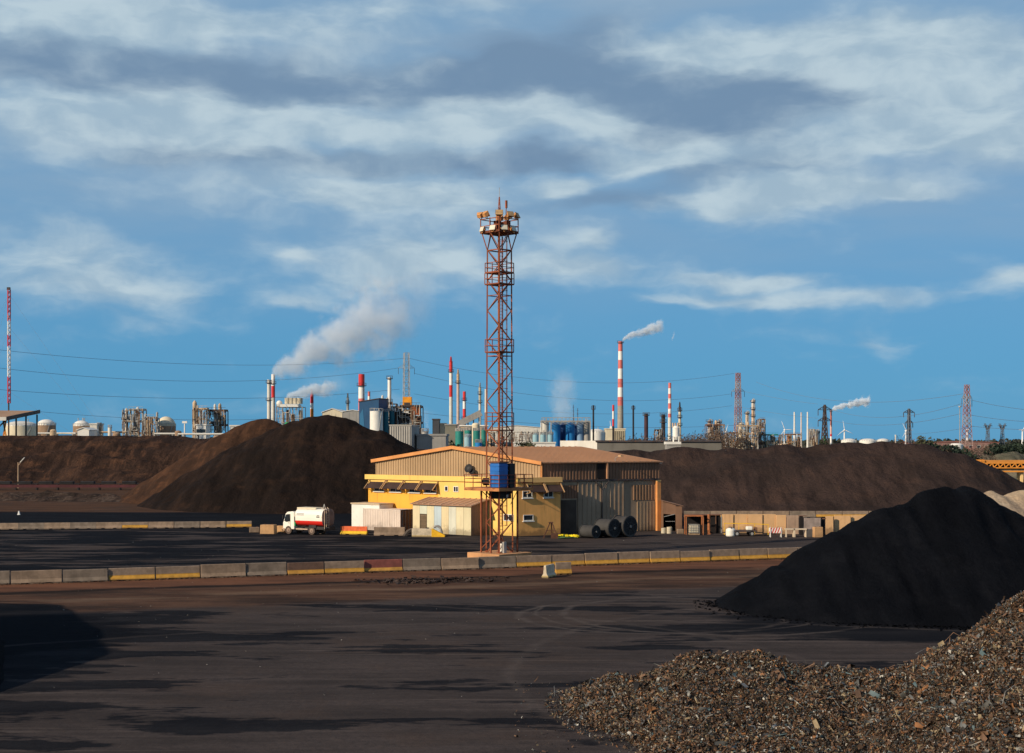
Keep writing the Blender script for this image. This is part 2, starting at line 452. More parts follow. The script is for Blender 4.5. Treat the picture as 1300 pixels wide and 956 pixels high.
props(h2o, 'lighter brown ore heap with a lit flank, behind and left of the largest brown heap', 'stockpile')

# black heap on the right
bp = [(gx(932, 93.5), 93.5, .15), (gx(985, 93), 93, 2.0), (gx(1040, 93.5), 93.5, gz(700, 93.5)), (gx(1075, 94), 94, gz(674, 94)), (gx(1100, 94), 94, gz(656, 94)), (gx(1125, 94.5), 94.5, gz(645, 94.5)), (gx(1163, 95), 95, gz(637, 95)),
      (gx(1186, 96), 96, gz(622, 96)), (gx(1205, 96.5), 96.5, gz(616.5, 96.5)), (gx(1222, 97), 97, gz(618, 97)), (gx(1240, 97.5), 97.5, gz(628, 97.5)), (gx(1262, 98), 98, gz(644, 98)), (gx(1300, 99), 99, gz(657, 99)), (gx(1400, 101), 101, 4.6), (gx(1500, 103), 103, 3.)]
props(heightfield('coal_heap', 8, 60, 70, 122, 260, 260, ridge_fn(bp, .63, .92, 1., .8, .17, .4, .6, 1., .8), coalm),
      'huge black coal heap filling the right of the yard', 'stockpile')
# pale heap behind it
sp = [(gx(1236, 186), 186, gz(632, 186)), (gx(1258, 186), 186, gz(624, 186)), (gx(1275, 186), 186, gz(628, 186)), (gx(1292, 187), 187, gz(623, 187)), (gx(1312, 187), 187, gz(624, 187)), (gx(1340, 188), 188, gz(622, 188)), (gx(1420, 188), 188, gz(632, 188))]
props(heightfield('sand_heap', 50, 92, 172, 204, 130, 90, ridge_fn(sp, .6, .8, 1., .8, .35, .35, .3, 9., .5), pale),
      'pale sand heap behind the right shoulder of the black coal heap', 'stockpile')
gp = [(gx(1245, 400), 400, gz(582, 400)), (gx(1262, 400), 400, gz(574, 400)), (gx(1275, 400), 400, gz(573, 400)), (gx(1300, 402), 402, gz(576, 402)), (gx(1330, 404), 404, gz(574, 404)), (gx(1400, 404), 404, gz(580, 404))]
props(heightfield('gravel_heap', 118, 176, 375, 425, 120, 80, ridge_fn(gp, .55, 1., 1., 1., 1.2, .15, .6, 3., .3), grav),
      'grey gravel heap beyond the orange conveyor at the right edge', 'stockpile')

# ------------------------------------------------------------------ scrap heap (near, right)
def sx(px, D): return gx(px, D)
scp = [(sx(722, 61), 61, .25), (sx(748, 59), 59, gz(858, 59)), (sx(772, 58), 58, gz(848, 58)), (sx(800, 57), 57, gz(848, 57)), (sx(850, 56), 56, gz(836, 56)), (sx(880, 55), 55, gz(827, 55)), (sx(940, 55), 55, gz(826, 55)),
       (sx(975, 54.5), 54.5, gz(828, 54.5)), (sx(1020, 54), 54, gz(834, 54)), (sx(1100, 53), 53, gz(840, 53)), (sx(1150, 52.5), 52.5, gz(838, 52.5)), (sx(1180, 52), 52, gz(829, 52)), (sx(1215, 51.5), 51.5, gz(804, 51.5)), (sx(1250, 51), 51, gz(784, 51)),
       (sx(1275, 51), 51, gz(766, 51)), (sx(1300, 51), 51, gz(750, 51)), (sx(1400, 51), 51, gz(700, 51))]
scp = [(a_, b_, c_ - .28) for a_, b_, c_ in scp]
fs_ = ridge_fn(scp, .85, .36, 1., .3, .3, .5, 0., 6.)
scrapbase = soil_mat('scrap_dirt', [(.05, .032, .02), (.03, .022, .017), (.09, .05, .028)], .8, .2, 3., fine=8.)
heap = thing('scrap_heap', 'shredded scrap metal heap in the near right corner', 'scrap heap', (sx(1000, 54), 54, 0))
hb = heightfield('heap_core', 0, 26, 36, 70, 200, 230, lambda x, y: fs_(x, y) - .05, scrapbase)
hb.parent = heap; hb.location = (-heap.location.x, -heap.location.y, 0)
def scrap_chips(n=190000):
    rng = np.random.default_rng(3)
    mats = [mat('scrap_rust', (.135, .075, .042), .7, .4, 3., spec=.4), mat('scrap_brown', (.08, .048, .03), .8, .4, 3.),
            mat('scrap_grey', (.17, .168, .155), .5, .35, 3., metal=.4), mat('scrap_dark', (.022, .02, .019), .7, .4, 3.),
            mat('scrap_orange', (.24, .11, .045), .7, .3, 3.), mat('scrap_white', (.42, .40, .35), .5, .2, 3.),
            mat('scrap_blue', (.07, .11, .12), .6, .3, 3.), mat('scrap_tan', (.24, .185, .11), .7, .3, 3.)]
    pr = np.array([.22, .24, .17, .2, .05, .02, .04, .08]); pr /= pr.sum()
    gxs = np.arange(-1, 27, .2); gys = np.arange(38, 66, .2)
    G = np.array([[fs_(x, y) for x in gxs] for y in gys])
    x = rng.uniform(0, 25, n * 3); y = rng.uniform(40, 64, n * 3)
    fx = (x + 1) / .2; fy = (y - 38) / .2; ix = fx.astype(int); iy = fy.astype(int); fx -= ix; fy -= iy
    z = G[iy, ix] * (1 - fx) * (1 - fy) + G[iy, ix + 1] * fx * (1 - fy) + G[iy + 1, ix] * (1 - fx) * fy + G[iy + 1, ix + 1] * fx * fy
    ok = (x < .37 * y + 1) & ((z > .02) | ((z > -.55) & (rng.random(n * 3) < .10)) | (rng.random(n * 3) < .006))
    x, y, z = x[ok][:n], y[ok][:n], np.maximum(z[ok][:n], 0); n = len(x)
    MI = rng.choice(len(mats), n, p=pr)
    L = np.clip(rng.lognormal(-2.72, .5, n), .025, .3); L[rng.random(n) < .0010] = .45; Wd = L * rng.uniform(.15, .6, n); lb = rng.random(n) < .004; L[lb] = rng.uniform(.3, .8, lb.sum()); Wd[lb] = .035
    a = rng.normal(size=(n, 3)); a[:, 2] *= .8; a /= np.linalg.norm(a, axis=1)[:, None]
    b = rng.normal(size=(n, 3)); b -= a * (a * b).sum(1)[:, None]; b /= np.linalg.norm(b, axis=1)[:, None]
    c = np.cross(a, b)
    o = np.stack([x, y, z + rng.uniform(-.03, .07, n) + L * .12], 1)
    bend = rng.uniform(-.6, .6, n) * L
    V = np.zeros((n, 6, 3), np.float32)
    for k, (u, w_) in enumerate(((-1, -1), (-1, 1), (0, -1), (0, 1), (1, -1), (1, 1))):
        V[:, k] = o + a * (u * L * .5)[:, None] + b * (w_ * Wd * .5 * rng.uniform(.5, 1.15, n))[:, None] + c * (bend if u == 0 else 0 * bend)[:, None]
    me = bpy.data.meshes.new('scrap_pieces')
    me.vertices.add(n * 6); me.vertices.foreach_set('co', V.reshape(-1))
    base = np.arange(n)[:, None] * 6
    q = np.concatenate([base + np.array([0, 1, 3, 2]), base + np.array([2, 3, 5, 4])], axis=1).reshape(-1)
    me.loops.add(n * 8); me.loops.foreach_set('vertex_index', q.astype(np.int32))
    me.polygons.add(n * 2); me.polygons.foreach_set('loop_start', np.arange(0, n * 8, 4, dtype=np.int32))
    for m_ in mats: me.materials.append(m_)
    me.polygons.foreach_set('material_index', np.repeat(MI, 2).astype(np.int32))
    me.update(); me.validate()
    o = bpy.data.objects.new('scrap_pieces', me); C.objects.link(o); o['kind'] = 'stuff'
    o.parent = heap; o.location = (-heap.location.x, -heap.location.y, 0)
scrap_chips()

# ------------------------------------------------------------------ concrete barriers
def barrier_mesh(L=3.25, h=1.0, m=None):
    b = MB().mat(m)
    prof = [(-.30, .0), (-.30, .10), (-.14, .36), (-.09, h - .03), (-.06, h), (.06, h), (.09, h - .03), (.14, .36), (.30, .10), (.30, .0)]
    n = len(prof)
    # body with two forklift notches cut under it: three feet and the upper body
    up = [(y, max(z, .09)) for y, z in prof]
    b.prism(up, 0, -L / 2, L / 2)
    for a, c in ((-L / 2 + .02, -L * .3), (-L * .16, L * .16), (L * .3, L / 2 - .02)):
        b.bb(a, c, -.28, .28, 0, .095)
    return b
bm_grey = mat('barrier_concrete', (.25, .18, .125), .92, .28, 1.3, streak=.35, bump=.02, bscale=9, rust=.05, rcol=(.12, .08, .06))
bm_grey2 = mat('barrier_concrete_grey', (.19, .15, .115), .92, .28, 1.3, streak=.35, bump=.02, bscale=9)
bm_y = stripe_mat('barrier_yellow_foot', (.24, .175, .125), (.52, .27, .035), .42)
bm_r = stripe_mat('barrier_red_over_yellow', (.22, .065, .05), (.50, .26, .05), .36)
bm_br = stripe_mat('barrier_brown_over_yellow', (.13, .075, .05), (.5, .25, .04), .4)
bm_ry = stripe_mat('barrier_bright_red_yellow', (.72, .14, .045), (.78, .48, .02), .42)
bm_yc = stripe_mat('barrier_cream_yellow_end', (.55, .46, .33), (.6, .45, .2), .2)
bmesh = {}
def barrier(loc, rz, m, label, group, L=3.25, h=1.0, name='concrete_barrier'):
    key = (m.name, L, h)
    if key not in bmesh:
        o = barrier_mesh(L, h, m).build(name); bmesh[key] = o.data
        bv = None
    else:
        o = bpy.data.objects.new(name, bmesh[key]); C.objects.link(o)
    o.location = loc; o.rotation_euler = (0, 0, rz)
    md = o.modifiers.new('bevel', 'BEVEL'); md.width = .02; md.segments = 1; md.limit_method = 'ANGLE'
    props(o, label, 'barrier', group)
    return o
ORD = ['first', 'second', 'third', 'fourth', 'fifth', 'sixth', 'seventh', 'eighth', 'ninth', 'tenth', 'eleventh', 'twelfth', 'thirteenth', 'fourteenth',
       'fifteenth', 'sixteenth', 'seventeenth', 'eighteenth', 'nineteenth', 'twentieth', 'twenty-first', 'twenty-second', 'twenty-third', 'twenty-fourth', 'twenty-fifth', 'twenty-sixth']
cuts = [-48, 13, 79, 137, 197, 254, 312, 364, 411, 462, 511, 559.5, 607, 655, 700, 742, 784, 824, 862, 900, 938, 974, 1012, 1050]
kinds = ['g', 'g', 'g', 'y', 'y', 'g', 'g', 'b', 'y', 'r', 'g', 'g', 'g', 'y', 'y', 'y', 'y', 'y', 'y', 'y', 'y', 'y', 'y']
dl = Vector((1, .365, 0)).normalized()
for i in range(len(cuts) - 1):
    pts = []
    for px in (cuts[i], cuts[i + 1]):
        k = (px - 650) / F
        Y = 121 / (1 - .365 * k); pts.append(Vector((k * Y, Y, 0)))
    L = (pts[1] - pts[0]).length - .1
    m = {'g': bm_grey if i % 2 else bm_grey2, 'y': bm_y, 'b': bm_br, 'r': bm_r}[kinds[i]]
    txt = {'g': 'plain grey concrete barrier', 'y': 'yellow-striped concrete barrier', 'b': 'brown stained yellow-footed concrete barrier', 'r': 'dull red yellow-footed concrete barrier'}[kinds[i]]
    c = (pts[0] + pts[1]) / 2
    n = Vector((-dl.y, dl.x, 0))
    barrier(c + n * random.uniform(-.13, .13), math.atan2(dl.y, dl.x) + R(random.uniform(-1.8, 1.8)), m,
            txt + ', ' + ORD[i] + ' from the left in the near row', 'concrete barriers of the near row', round(L, 2), round(random.uniform(.96, 1.05), 2))
# two short blocks on the earth strip
barrier((gx(697, 112.5), 112.5, 0), R(66), bm_yc, 'short concrete barrier seen end-on, standing alone before the near row', 'loose barrier blocks on the earth strip', 1.7, 1.0)
barrier((gx(715, 115), 115, 0), R(18), bm_y, 'short yellow-footed concrete barrier just right of the end-on one before the near row', 'loose barrier blocks on the earth strip', 1.3, .98)

# far row on the left
k = 0; px = -10.
while px < 318:
    t = px / 260.
    D = gD(672.3 - 2.4 * t)
    c = Vector((gx(px, D), D, 0)); px2 = px + 33
    D2 = gD(672.3 - 2.4 * px2 / 260.); c2 = Vector((gx(px2, D2), D2, 0)); d = (c2 - c)
    m = bm_y if k in (5, 9) else (bm_grey2 if k % 2 else bm_grey)
    lab = ('concrete barrier with a yellow foot, ' if k in (5, 9) else 'grey concrete barrier, ') + ORD[k] + ' from the left in the far left row'
    barrier((c + c2) / 2, math.atan2(d.y, d.x) + R(random.uniform(-.5, .5)), m, lab, 'concrete barriers of the far left row', 3.05, .78)
    px = px2; k += 1
# rear row on the right, behind the wall of panels
k = 0; px = 868.
while px < 1170:
    D = 199.; c = Vector((gx(px, D), D, 0)); px2 = px + 33.5; D2 = 199.
    c2 = Vector((gx(px2, D2), D2, 0)); d = c2 - c
    m = bm_y if k in (1, 5, 6) else (bm_grey2 if k in (0, 4) else bm_grey)
    lab = ('yellow-footed concrete barrier, ' if k in (1, 5, 6) else 'grey concrete barrier, ') + ORD[k] + ' from the left below the right bank'
    barrier((c + c2) / 2, math.atan2(d.y, d.x), m, lab, 'concrete barriers at the foot of the right bank', 3.6, .9)
    px = px2; k += 1

# blocks and barriers in front of the building
blockm = mat('orange_stained_concrete', (.46, .27, .13), .9, .2, 1.2, streak=.3, bump=.02)
def block(name, px, D, sz, rz, m, label):
    b = MB().mat(m); w, d, h = sz
    b.prism([(-w / 2, 0), (w / 2, 0), (w / 2 * .96, h), (-w / 2 * .96, h)], 1, -d / 2, d / 2)
    b.bb(-w * .28, -w * .12, -d * .51, d * .51, .002, .1) if False else None
    o = b.build(name, bevel=.04, loc=(gx(px, D), D, 0), rz=R(rz))
    # lifting eyes on top
    for s in (-1, 1): MB().mat(rsteel).box((s * w * .25, 0, h + .03), (.16, .03, .07)).build('lifting_eye', o)
    return props(o, label, 'concrete block', 'concrete blocks by the truck')
block('concrete_block', 341, 164.5, (1.75, 1.0, 1.05), -12, blockm, 'big square orange-tinted concrete block left of the tanker truck')
block('concrete_block', 357, 166.5, (1.2, .8, .8), -20, blockm, 'low stained concrete block by the front bumper of the tanker truck')
block('concrete_block', 323, 167, (1.2, .7, .6), 8, bm_grey, 'smallest grey concrete block at the far left of the loose blocks')
barrier((gx(449.5, 163), 163, 0), R(-14), bm_ry, 'bright red and yellow painted concrete barrier behind the tanker truck', 'barriers in front of the shipping container', 3.2, .95)
barrier((gx(494.5, 161.5), 161.5, 0), R(-4), bm_grey, 'plain beige concrete barrier in front of the shipping container', 'barriers in front of the shipping container', 3.5, .95)
# tapered terminal barrier
b = MB().mat(bm_yc)
L = 3.7
for sgn in (0,):
    pr = [(-L / 2, 0), (L / 2, 0), (L / 2, .22), (L * .12, .92), (-L / 2, .95)]
    b.prism(pr, 1, -.24, .24)
b.mat(mat('yellow_end_paint', (.75, .42, .02), .8, .15, 2.)).prism([(L * .1, .02), (L / 2 + .01, .02), (L / 2 + .01, .235), (L * .13, .93), (L * .1, .94)], 1, -.25, .25)
o = b.build('end_barrier', bevel=.02, loc=(gx(544, 159), 159, 0), rz=R(-6))
props(o, 'cream concrete end barrier sloping down to a yellow nose', 'barrier', 'barriers in front of the shipping container')

# ------------------------------------------------------------------ lighting mast
TD = 131.
mast = thing('lighting_mast', 'tall rusty red lattice floodlight mast with a blue tank on its platform', 'lighting mast', (gx(634, TD), TD, 0), R(45))
def zT(py): return gz(py, TD)
hs0, hs1 = .86, .78        # half side low, top
z_leg0, z_top = .5, zT(318)
def hs(z): return hs0 + (hs1 - hs0) * (z - z_leg0) / (z_top - z_leg0)
cor = [(-1, -1), (1, -1), (1, 1), (-1, 1)]
slab = MB().mat(mat('orange_concrete_base', (.50, .26, .12), .9, .2, .8, streak=.3, bump=.02)).bb(-2.1, 2.1, -2.1, 2.1, 0, .52)
slab.build('base_slab', mast, bevel=.04)
for cx, cy in cor:
    b = MB().mat(mastred)
    b.bar((cx * hs0, cy * hs0, .5), (cx * hs1, cy * hs1, z_top), .13)
    b.box((cx * hs0, cy * hs0, .54), (.4, .4, .06))
    b.bar((cx * hs1, cy * hs1, z_top), (cx * 1.12, cy * 1.12, zT(297)), .10)
    b.build('leg', mast)
# bracing per face
npan = 20; dz = (z_top - z_leg0) / npan
for fi in range(4):
    a, c = cor[fi], cor[(fi + 1) % 4]
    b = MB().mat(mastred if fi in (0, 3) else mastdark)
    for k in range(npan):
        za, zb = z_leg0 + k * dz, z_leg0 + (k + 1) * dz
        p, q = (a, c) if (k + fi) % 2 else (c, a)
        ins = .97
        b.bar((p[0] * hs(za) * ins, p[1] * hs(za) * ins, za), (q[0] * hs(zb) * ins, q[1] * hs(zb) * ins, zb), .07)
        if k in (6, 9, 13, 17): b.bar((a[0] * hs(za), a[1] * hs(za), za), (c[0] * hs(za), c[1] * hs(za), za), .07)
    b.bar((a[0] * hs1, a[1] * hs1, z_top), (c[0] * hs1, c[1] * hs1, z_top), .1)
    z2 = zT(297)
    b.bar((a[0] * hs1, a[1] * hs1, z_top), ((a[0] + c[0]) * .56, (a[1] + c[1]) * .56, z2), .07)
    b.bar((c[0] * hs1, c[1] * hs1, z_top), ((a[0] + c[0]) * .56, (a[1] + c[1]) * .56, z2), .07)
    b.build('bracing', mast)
# ladder and central riser
b = MB().mat(mastdark)
for s in (-.22, .22): b.bar((s + .1, -.1, .5), (s + .1, -.1, zT(300)), .06)
z = .8
while z < zT(302): b.bar((-.12, -.1, z), (.32, -.1, z), .03); z += .3
b.build('ladder', mast)
b = MB().mat(mastred)
z = 3.
while z < zT(300):
    n = 10
    pts = [Vector((.1 + .36 * math.cos(t), -.45 + .36 * math.sin(t), z)) for t in np.linspace(PI * .85, PI * 2.15, n)]
    for i in range(n - 1): b.bar(pts[i], pts[i + 1], .03)
    z += .9
for t in (PI * 1.1, PI * 1.5, PI * 1.9):
    b.bar((.1 + .36 * math.cos(t), -.45 + .36 * math.sin(t), 3.), (.1 + .36 * math.cos(t), -.45 + .36 * math.sin(t), zT(301)), .035)
b.build('ladder_cage', mast)
b = MB().mat(mastred); b.tube((-.35, -.3, .5), (-.35, -.3, zT(300)), .11, n=8); b.build('riser_pipe', mast)
# landings
def landing(py0, py1, half, panel=False):
    b = MB().mat(mastred); z0 = zT(py0); z1 = zT(py1)
    h = half
    b.bb(-h, h, -h, -h * .35, z0 - .08, z0); b.bb(-h, h, h * .3, h, z0 - .08, z0); b.bb(-h, -h * .5, -h * .349, h * .299, z0 - .08, z0)
    for z in (z0, (z0 + z1) / 2, z1):
        for i in range(4):
            a, c = cor[i], cor[(i + 1) % 4]
            b.bar((a[0] * h, a[1] * h, z), (c[0] * h, c[1] * h, z), .08 if z == z0 else .055)
    for a in cor: b.bar((a[0] * h, a[1] * h, z0), (a[0] * h, a[1] * h, z1), .06)
    for i in range(4):
        a, c = cor[i], cor[(i + 1) % 4]
        b.bar(((a[0] + c[0]) * h / 2, (a[1] + c[1]) * h / 2, z0), ((a[0] + c[0]) * h / 2, (a[1] + c[1]) * h / 2, z1), .05)
    if panel:
        b.mat(mat('faded_pink_panel', (.42, .26, .2), .8, .2, 1.))
        for i in (0, 3):
            a, c = cor[i], cor[(i + 1) % 4]
            d = Vector((c[0] - a[0], c[1] - a[1], 0)) * h
            m_ = Vector(((a[0] + c[0]) * h / 2, (a[1] + c[1]) * h / 2, (z0 + z1) / 2))
            b.box(m_, (d.length * .94, .02, z1 - z0 - .12), rz=math.atan2(d.y, d.x))
    b.build('landing', mast)
landing(361, 347, .95); landing(346, 334, .93); landing(447, 431, .93); landing(546, 524, .93)
# top platform
zt = zT(297)
b = MB().mat(mastdark); b.bb(-1.25, 1.25, -1.25, 1.25, zt, zt + .22)
b.mat(mastred)
for i in range(4):
    a, c = cor[i], cor[(i + 1) % 4]; h = 1.22
    for z in (zT(288), zT(279)): b.bar((a[0] * h, a[1] * h, z), (c[0] * h, c[1] * h, z), .07)
    for t in (0, .5): b.bar((a[0] * h * (1 - t) + c[0] * h * t, a[1] * h * (1 - t) + c[1] * h * t, zt), (a[0] * h * (1 - t) + c[0] * h * t, a[1] * h * (1 - t) + c[1] * h * t, zT(278)), .07)
b.build('top_platform', mast)
lampo = mat('rusty_orange_lamp_housing', (.55, .26, .09), .7, .3, 1.5, rust=.3)
lampw = mat('pale_lamp_glass', (.62, .58, .46), .3, .1, 2., spec=.6)
def flood(x, y, z, ang, tilt, big=1.):
    b = MB().mat(lampo)
    Q = Matrix.Rotation(ang, 3, 'Z') @ Matrix.Rotation(tilt, 3, 'X')
    c = Vector((x, y, z)); s = .34 * big
    vs = [(-s, 0, -s * .8), (s, 0, -s * .8), (s, 0, s * .8), (-s, 0, s * .8), (-s * .55, s * 1.1, -s * .45), (s * .55, s * 1.1, -s * .45), (s * .55, s * 1.1, s * .45), (-s * .55, s * 1.1, s * .45)]
    b.add([Q @ Vector(v) + c for v in vs], [(0, 1, 5, 4), (1, 2, 6, 5), (2, 3, 7, 6), (3, 0, 4, 7), (4, 5, 6, 7)])
    b.bar(c + Q @ Vector((-s * 1.08, s * .4, 0)), (x, y, z - s * 1.3), .05); b.bar(c + Q @ Vector((s * 1.08, s * .4, 0)), (x, y, z - s * 1.3), .05)
    o = b.build('floodlight', mast)
    g_ = MB().mat(lampw if big < 1 else mat('tan_lamp_glass', (.42, .27, .13), .5, .3, 2.)); g_.add([Q @ Vector((v[0] * .95, -.012, v[2] * .95)) + c for v in vs[:4]], [(0, 1, 2, 3)]); g_.build('lens', o)
for x, y, a in ((-1.2, 1.2, 100), (-1.3, .3, 80), (-1.2, -1.2, -45), (.2, -1.3, -10), (1.2, -1.2, 20), (1.3, .2, 60), (1.2, 1.2, 130)):
    flood(x, y, zT(273), R(a), R(-28), 1.02)
for x, y, a in ((-1.4, -.5, -75), (-.75, -1.4, -30), (.5, -1.4, 5), (1.4, -.7, 50), (1.4, .7, 90), (-1.4, .9, -100)):
    flood(x, y, zT(291.5), R(a), R(-20), .9)
b = MB().mat(mastdark)
for x, y in ((.5, .3), (-.4, -.1), (.4, -.6)): b.bb(x - .25, x + .25, y - .2, y + .2, zt + .22, zt + 1.15)
b.build('ballast_box', mast)
b = MB().mat(mastred); zs = zT(270); ze = zT(250)
for i in range(3):
    t = i * 2 * PI / 3; t2 = (i + 1) * 2 * PI / 3
    b.bar((.26 * math.cos(t), .26 * math.sin(t), zt + .2), (.03 * math.cos(t), .03 * math.sin(t), ze), .05)
    for k in range(7):
        f0 = 1 - k / 7.5; f1 = 1 - (k + 1) / 7.5; za = zt + .2 + (ze - zt - .2) * k / 7.; zb = zt + .2 + (ze - zt - .2) * (k + 1) / 7.
        b.bar((.26 * f0 * math.cos(t), .26 * f0 * math.sin(t), za), (.26 * f1 * math.cos(t2), .26 * f1 * math.sin(t2), zb), .025)
b.mat(steel).tube((0, 0, ze), (0, 0, zT(238)), .025, n=6)
b.build('lightning_rod', mast)
b = MB().mat(mastred); b.bar((1.0, .2, zt + .2), (.55, -.35, zT(259)), .07); b.box((.55, -.35, zT(259)), (.16, .16, .7)); b.build('beacon_arm', mast)
# tank platform
zp = zT(618.5)
b = MB().mat(mat('orange_platform_paint', (.42, .17, .06), .75, .25, .8, rust=.35))
b.bb(-2.3, 2.1, -2.3, 2.3, zp - .28, zp)
b.build('tank_platform', mast)
b = MB().mat(mastred)
c4 = [(-2.27, -2.27), (2.07, -2.27), (2.07, 2.27), (-2.27, 2.27)]
for i in range(4):
    a, c = Vector(c4[i]), Vector(c4[(i + 1) % 4])
    for z in (zp + .45, zp + .8, zp + 1.18): b.bar((a.x, a.y, z), (c.x, c.y, z), .045)
    for t in (0, .25, .5, .75):
        q = a.lerp(c, t); b.bar((q.x, q.y, zp), (q.x, q.y, zp + 1.2), .05)
b.build('railing', mast)
for x, y in ((-1.95, -.35), (-1.95, 1.9), (1.75, 1.4), (1.75, -1.9)):
    pass
for x, y in ((-1.35, 1.0), (1.35, -1.0), (-1.3, -.2)):
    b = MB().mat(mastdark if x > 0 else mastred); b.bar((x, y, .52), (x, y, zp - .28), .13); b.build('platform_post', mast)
for p_, q_ in (((-1.35, 1.0, .9), (-.86, -.86, 2.6)), ((-1.35, 1.0, zp - .3), (-.86, -.5, zp - 1.6)), ((1.35, -1, zp - .3), (.86, -.6, zp - 1.6))): MB().mat(mastred).bar(p_, q_, .06).build('knee_brace', mast)
# blue tank: faceted plastic box with straps
bt = mat('blue_plastic_tank', (.02, .13, .42), .45, .2, .8, streak=.2, spec=.4)
zb0, zb1 = zp + .05, zT(587.5)
b = MB().mat(bt)
tc_ = (-1.28, -1.72)
b.bb(tc_[0] - .88, tc_[0] + .28, tc_[1] - .42, tc_[1] + .78, zb0, zb1)
tk = b.build('water_tank', mast, bevel=.09)
b = MB().mat(bt)
for k in range(5):
    zz = zb0 + .25 + k * (zb1 - zb0 - .5) / 4
    b.bb(tc_[0] - .91, tc_[0] + .31, tc_[1] - .45, tc_[1] + .81, zz - .03, zz + .03)
b.build('tank_rib', tk)
b = MB().mat(dsteel); b.bb(tc_[0] - .93, tc_[0] + .33, tc_[1] - .47, tc_[1] + .83, zb1 + .003, zb1 + .08); b.build('tank_lid', tk)
b = MB().mat(blackp); b.bb(-.78, -.1, -2.15, -1.3, zp + .02, zT(588)); b.build('control_cabinet', mast, bevel=.03)
b = MB().mat(blackp); b.tube((-2.0, .1, zp + .55), (-1.6, -.3, zp + .55), .35, n=14); b.tube((-2.1, .2, zp + .55), (-1.9, -.0, zp + .55), .2, n=12); b.build('pump', mast)
b = MB().mat(blackp); b.bb(-.75, .75, -.8, .6, zp - 1.05, zp - .3); b.mat(white).box((.2, -.83, zp - .8), (.25, .04, .25)); b.build('underfloor_box', mast)
b = MB().mat(steel); b.bb(-.6, -.25, -1.2, -.9, .52, 1.55); b.build('switch_cabinet', mast, bevel=.02); MB().mat(white).bb(.2, .5, -.1, .12, .52, 1.3).build('junction_box', mast)

# ------------------------------------------------------------------ building
Cc = Vector((gx(688, 163), 163, 0)); u = Vector((-.77, .64, 0)).normalized(); v = Vector((.885, .465, 0)).normalized()
nu = Vector((-u.y, u.x, 0)); nu = -nu if nu.y > 0 else nu      # outward of gable side
nv = Vector((v.y, -v.x, 0))                                     # outward of long side
bld = thing('warehouse', 'large brown and yellow ribbed metal warehouse with a low yellow office block', 'warehouse', tuple(Cc))
off = -Cc
def bbuild(b, name, parent=None, bevel=0.):
    b.v = [(x - Cc.x, y - Cc.y, z) for x, y, z in b.v]
    o = b.build(name, parent or bld, bevel); return o
zE = 8.32; LU = 26.9; LV = 16.1; zA = gz(567.9, (Cc + u * 13.4).y)
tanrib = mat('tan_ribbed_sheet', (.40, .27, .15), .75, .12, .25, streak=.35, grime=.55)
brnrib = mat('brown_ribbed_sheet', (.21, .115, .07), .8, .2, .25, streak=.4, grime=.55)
roofm = mat('copper_brown_roof', (.33, .175, .095), .8, .12, .15, streak=.2, grime=.3)
trimo = mat('orange_trim', (.62, .27, .09), .7, .15, .5)
yell = mat('yellow_render', (.80, .40, .055), .85, .08, .35, streak=.25, grime=.55)
yell2 = mat('pale_yellow_render', (.82, .54, .15), .85, .07, .35, streak=.2, grime=.3)
tanw = mat('tan_render', (.86, .43, .13), .85, .1, .35, streak=.35, grime=.55)
grc = mat('stained_grey_concrete', (.30, .22, .15), .9, .2, .3, streak=.5, grime=.55)
Lc = Cc + u * LU; Rc = Cc + v * LV
ztop = lambda t: zE + (zA - zE) * (1 - abs(t - .5) * 2)
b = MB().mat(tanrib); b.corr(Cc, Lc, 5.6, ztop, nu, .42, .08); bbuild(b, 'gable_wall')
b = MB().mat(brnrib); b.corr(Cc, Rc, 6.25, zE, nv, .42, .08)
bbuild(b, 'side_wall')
b = MB().mat(mat('back_sheet', (.3, .2, .12), .8, .1, .4))
Lb, Rb = Lc + v * LV, Rc + u * LU
b.add([(Lc.x, Lc.y, 0), (Lb.x, Lb.y, 0), (Lb.x, Lb.y, zE), (Lc.x, Lc.y, zE)], [(0, 1, 2, 3)])
b.add([(Rb.x, Rb.y, 0), (Rc.x, Rc.y, 0), (Rc.x, Rc.y, zE - .02), (Rb.x, Rb.y, zE - .02)], [(0, 1, 2, 3)])
b.add([(Lc.x, Lc.y, 0), (Cc.x, Cc.y, 0), (Cc.x, Cc.y, 5.6), (Lc.x, Lc.y, 5.6)], [(0, 1, 2, 3)])
bbuild(b, 'rear_wall')
# roof: two slopes with thickness
rid0 = Cc + u * 13.45 - v * .35; kx = (737.5 - 650) / F
tr = on_line(737.5, rid0, v); rid1 = rid0 + v * tr
e0 = Cc - v * .35 - u * .35; e1 = Rc + v * .2 - u * .35
f0 = Lc - v * .35 + u * .35; f1 = Lb + v * .2 + u * .35
b = MB().mat(roofm)
def slabq(b, q, th):
    vs = [tuple(p) for p in q] + [(p[0], p[1], p[2] - th) for p in q]
    b.add(vs, [(0, 1, 2, 3), (7, 6, 5, 4), (0, 4, 5, 1), (1, 5, 6, 2), (2, 6, 7, 3), (3, 7, 4, 0)])
A3 = lambda p, z: (p.x, p.y, z)
slabq(b, [A3(e0, zE - .04), A3(e1, zE - .04), A3(rid1, zA + .06), A3(rid0, zA + .06)], .12)
slabq(b, [A3(rid0, zA + .06), A3(rid1, zA + .06), A3(f1, zE - .04), A3(f0, zE - .04)], .12)
rf = bbuild(b, 'roof')
b = MB().mat(roofm)
for k in range(1, 20):
    t = k / 20.
    p = e0.lerp(e1, t); q = rid0.lerp(rid1, t)
    b.bar((p.x, p.y, zE + .0), (q.x, q.y, zA + .1), .05)
bbuild(b, 'seam', rf)
b = MB().mat(trimo)
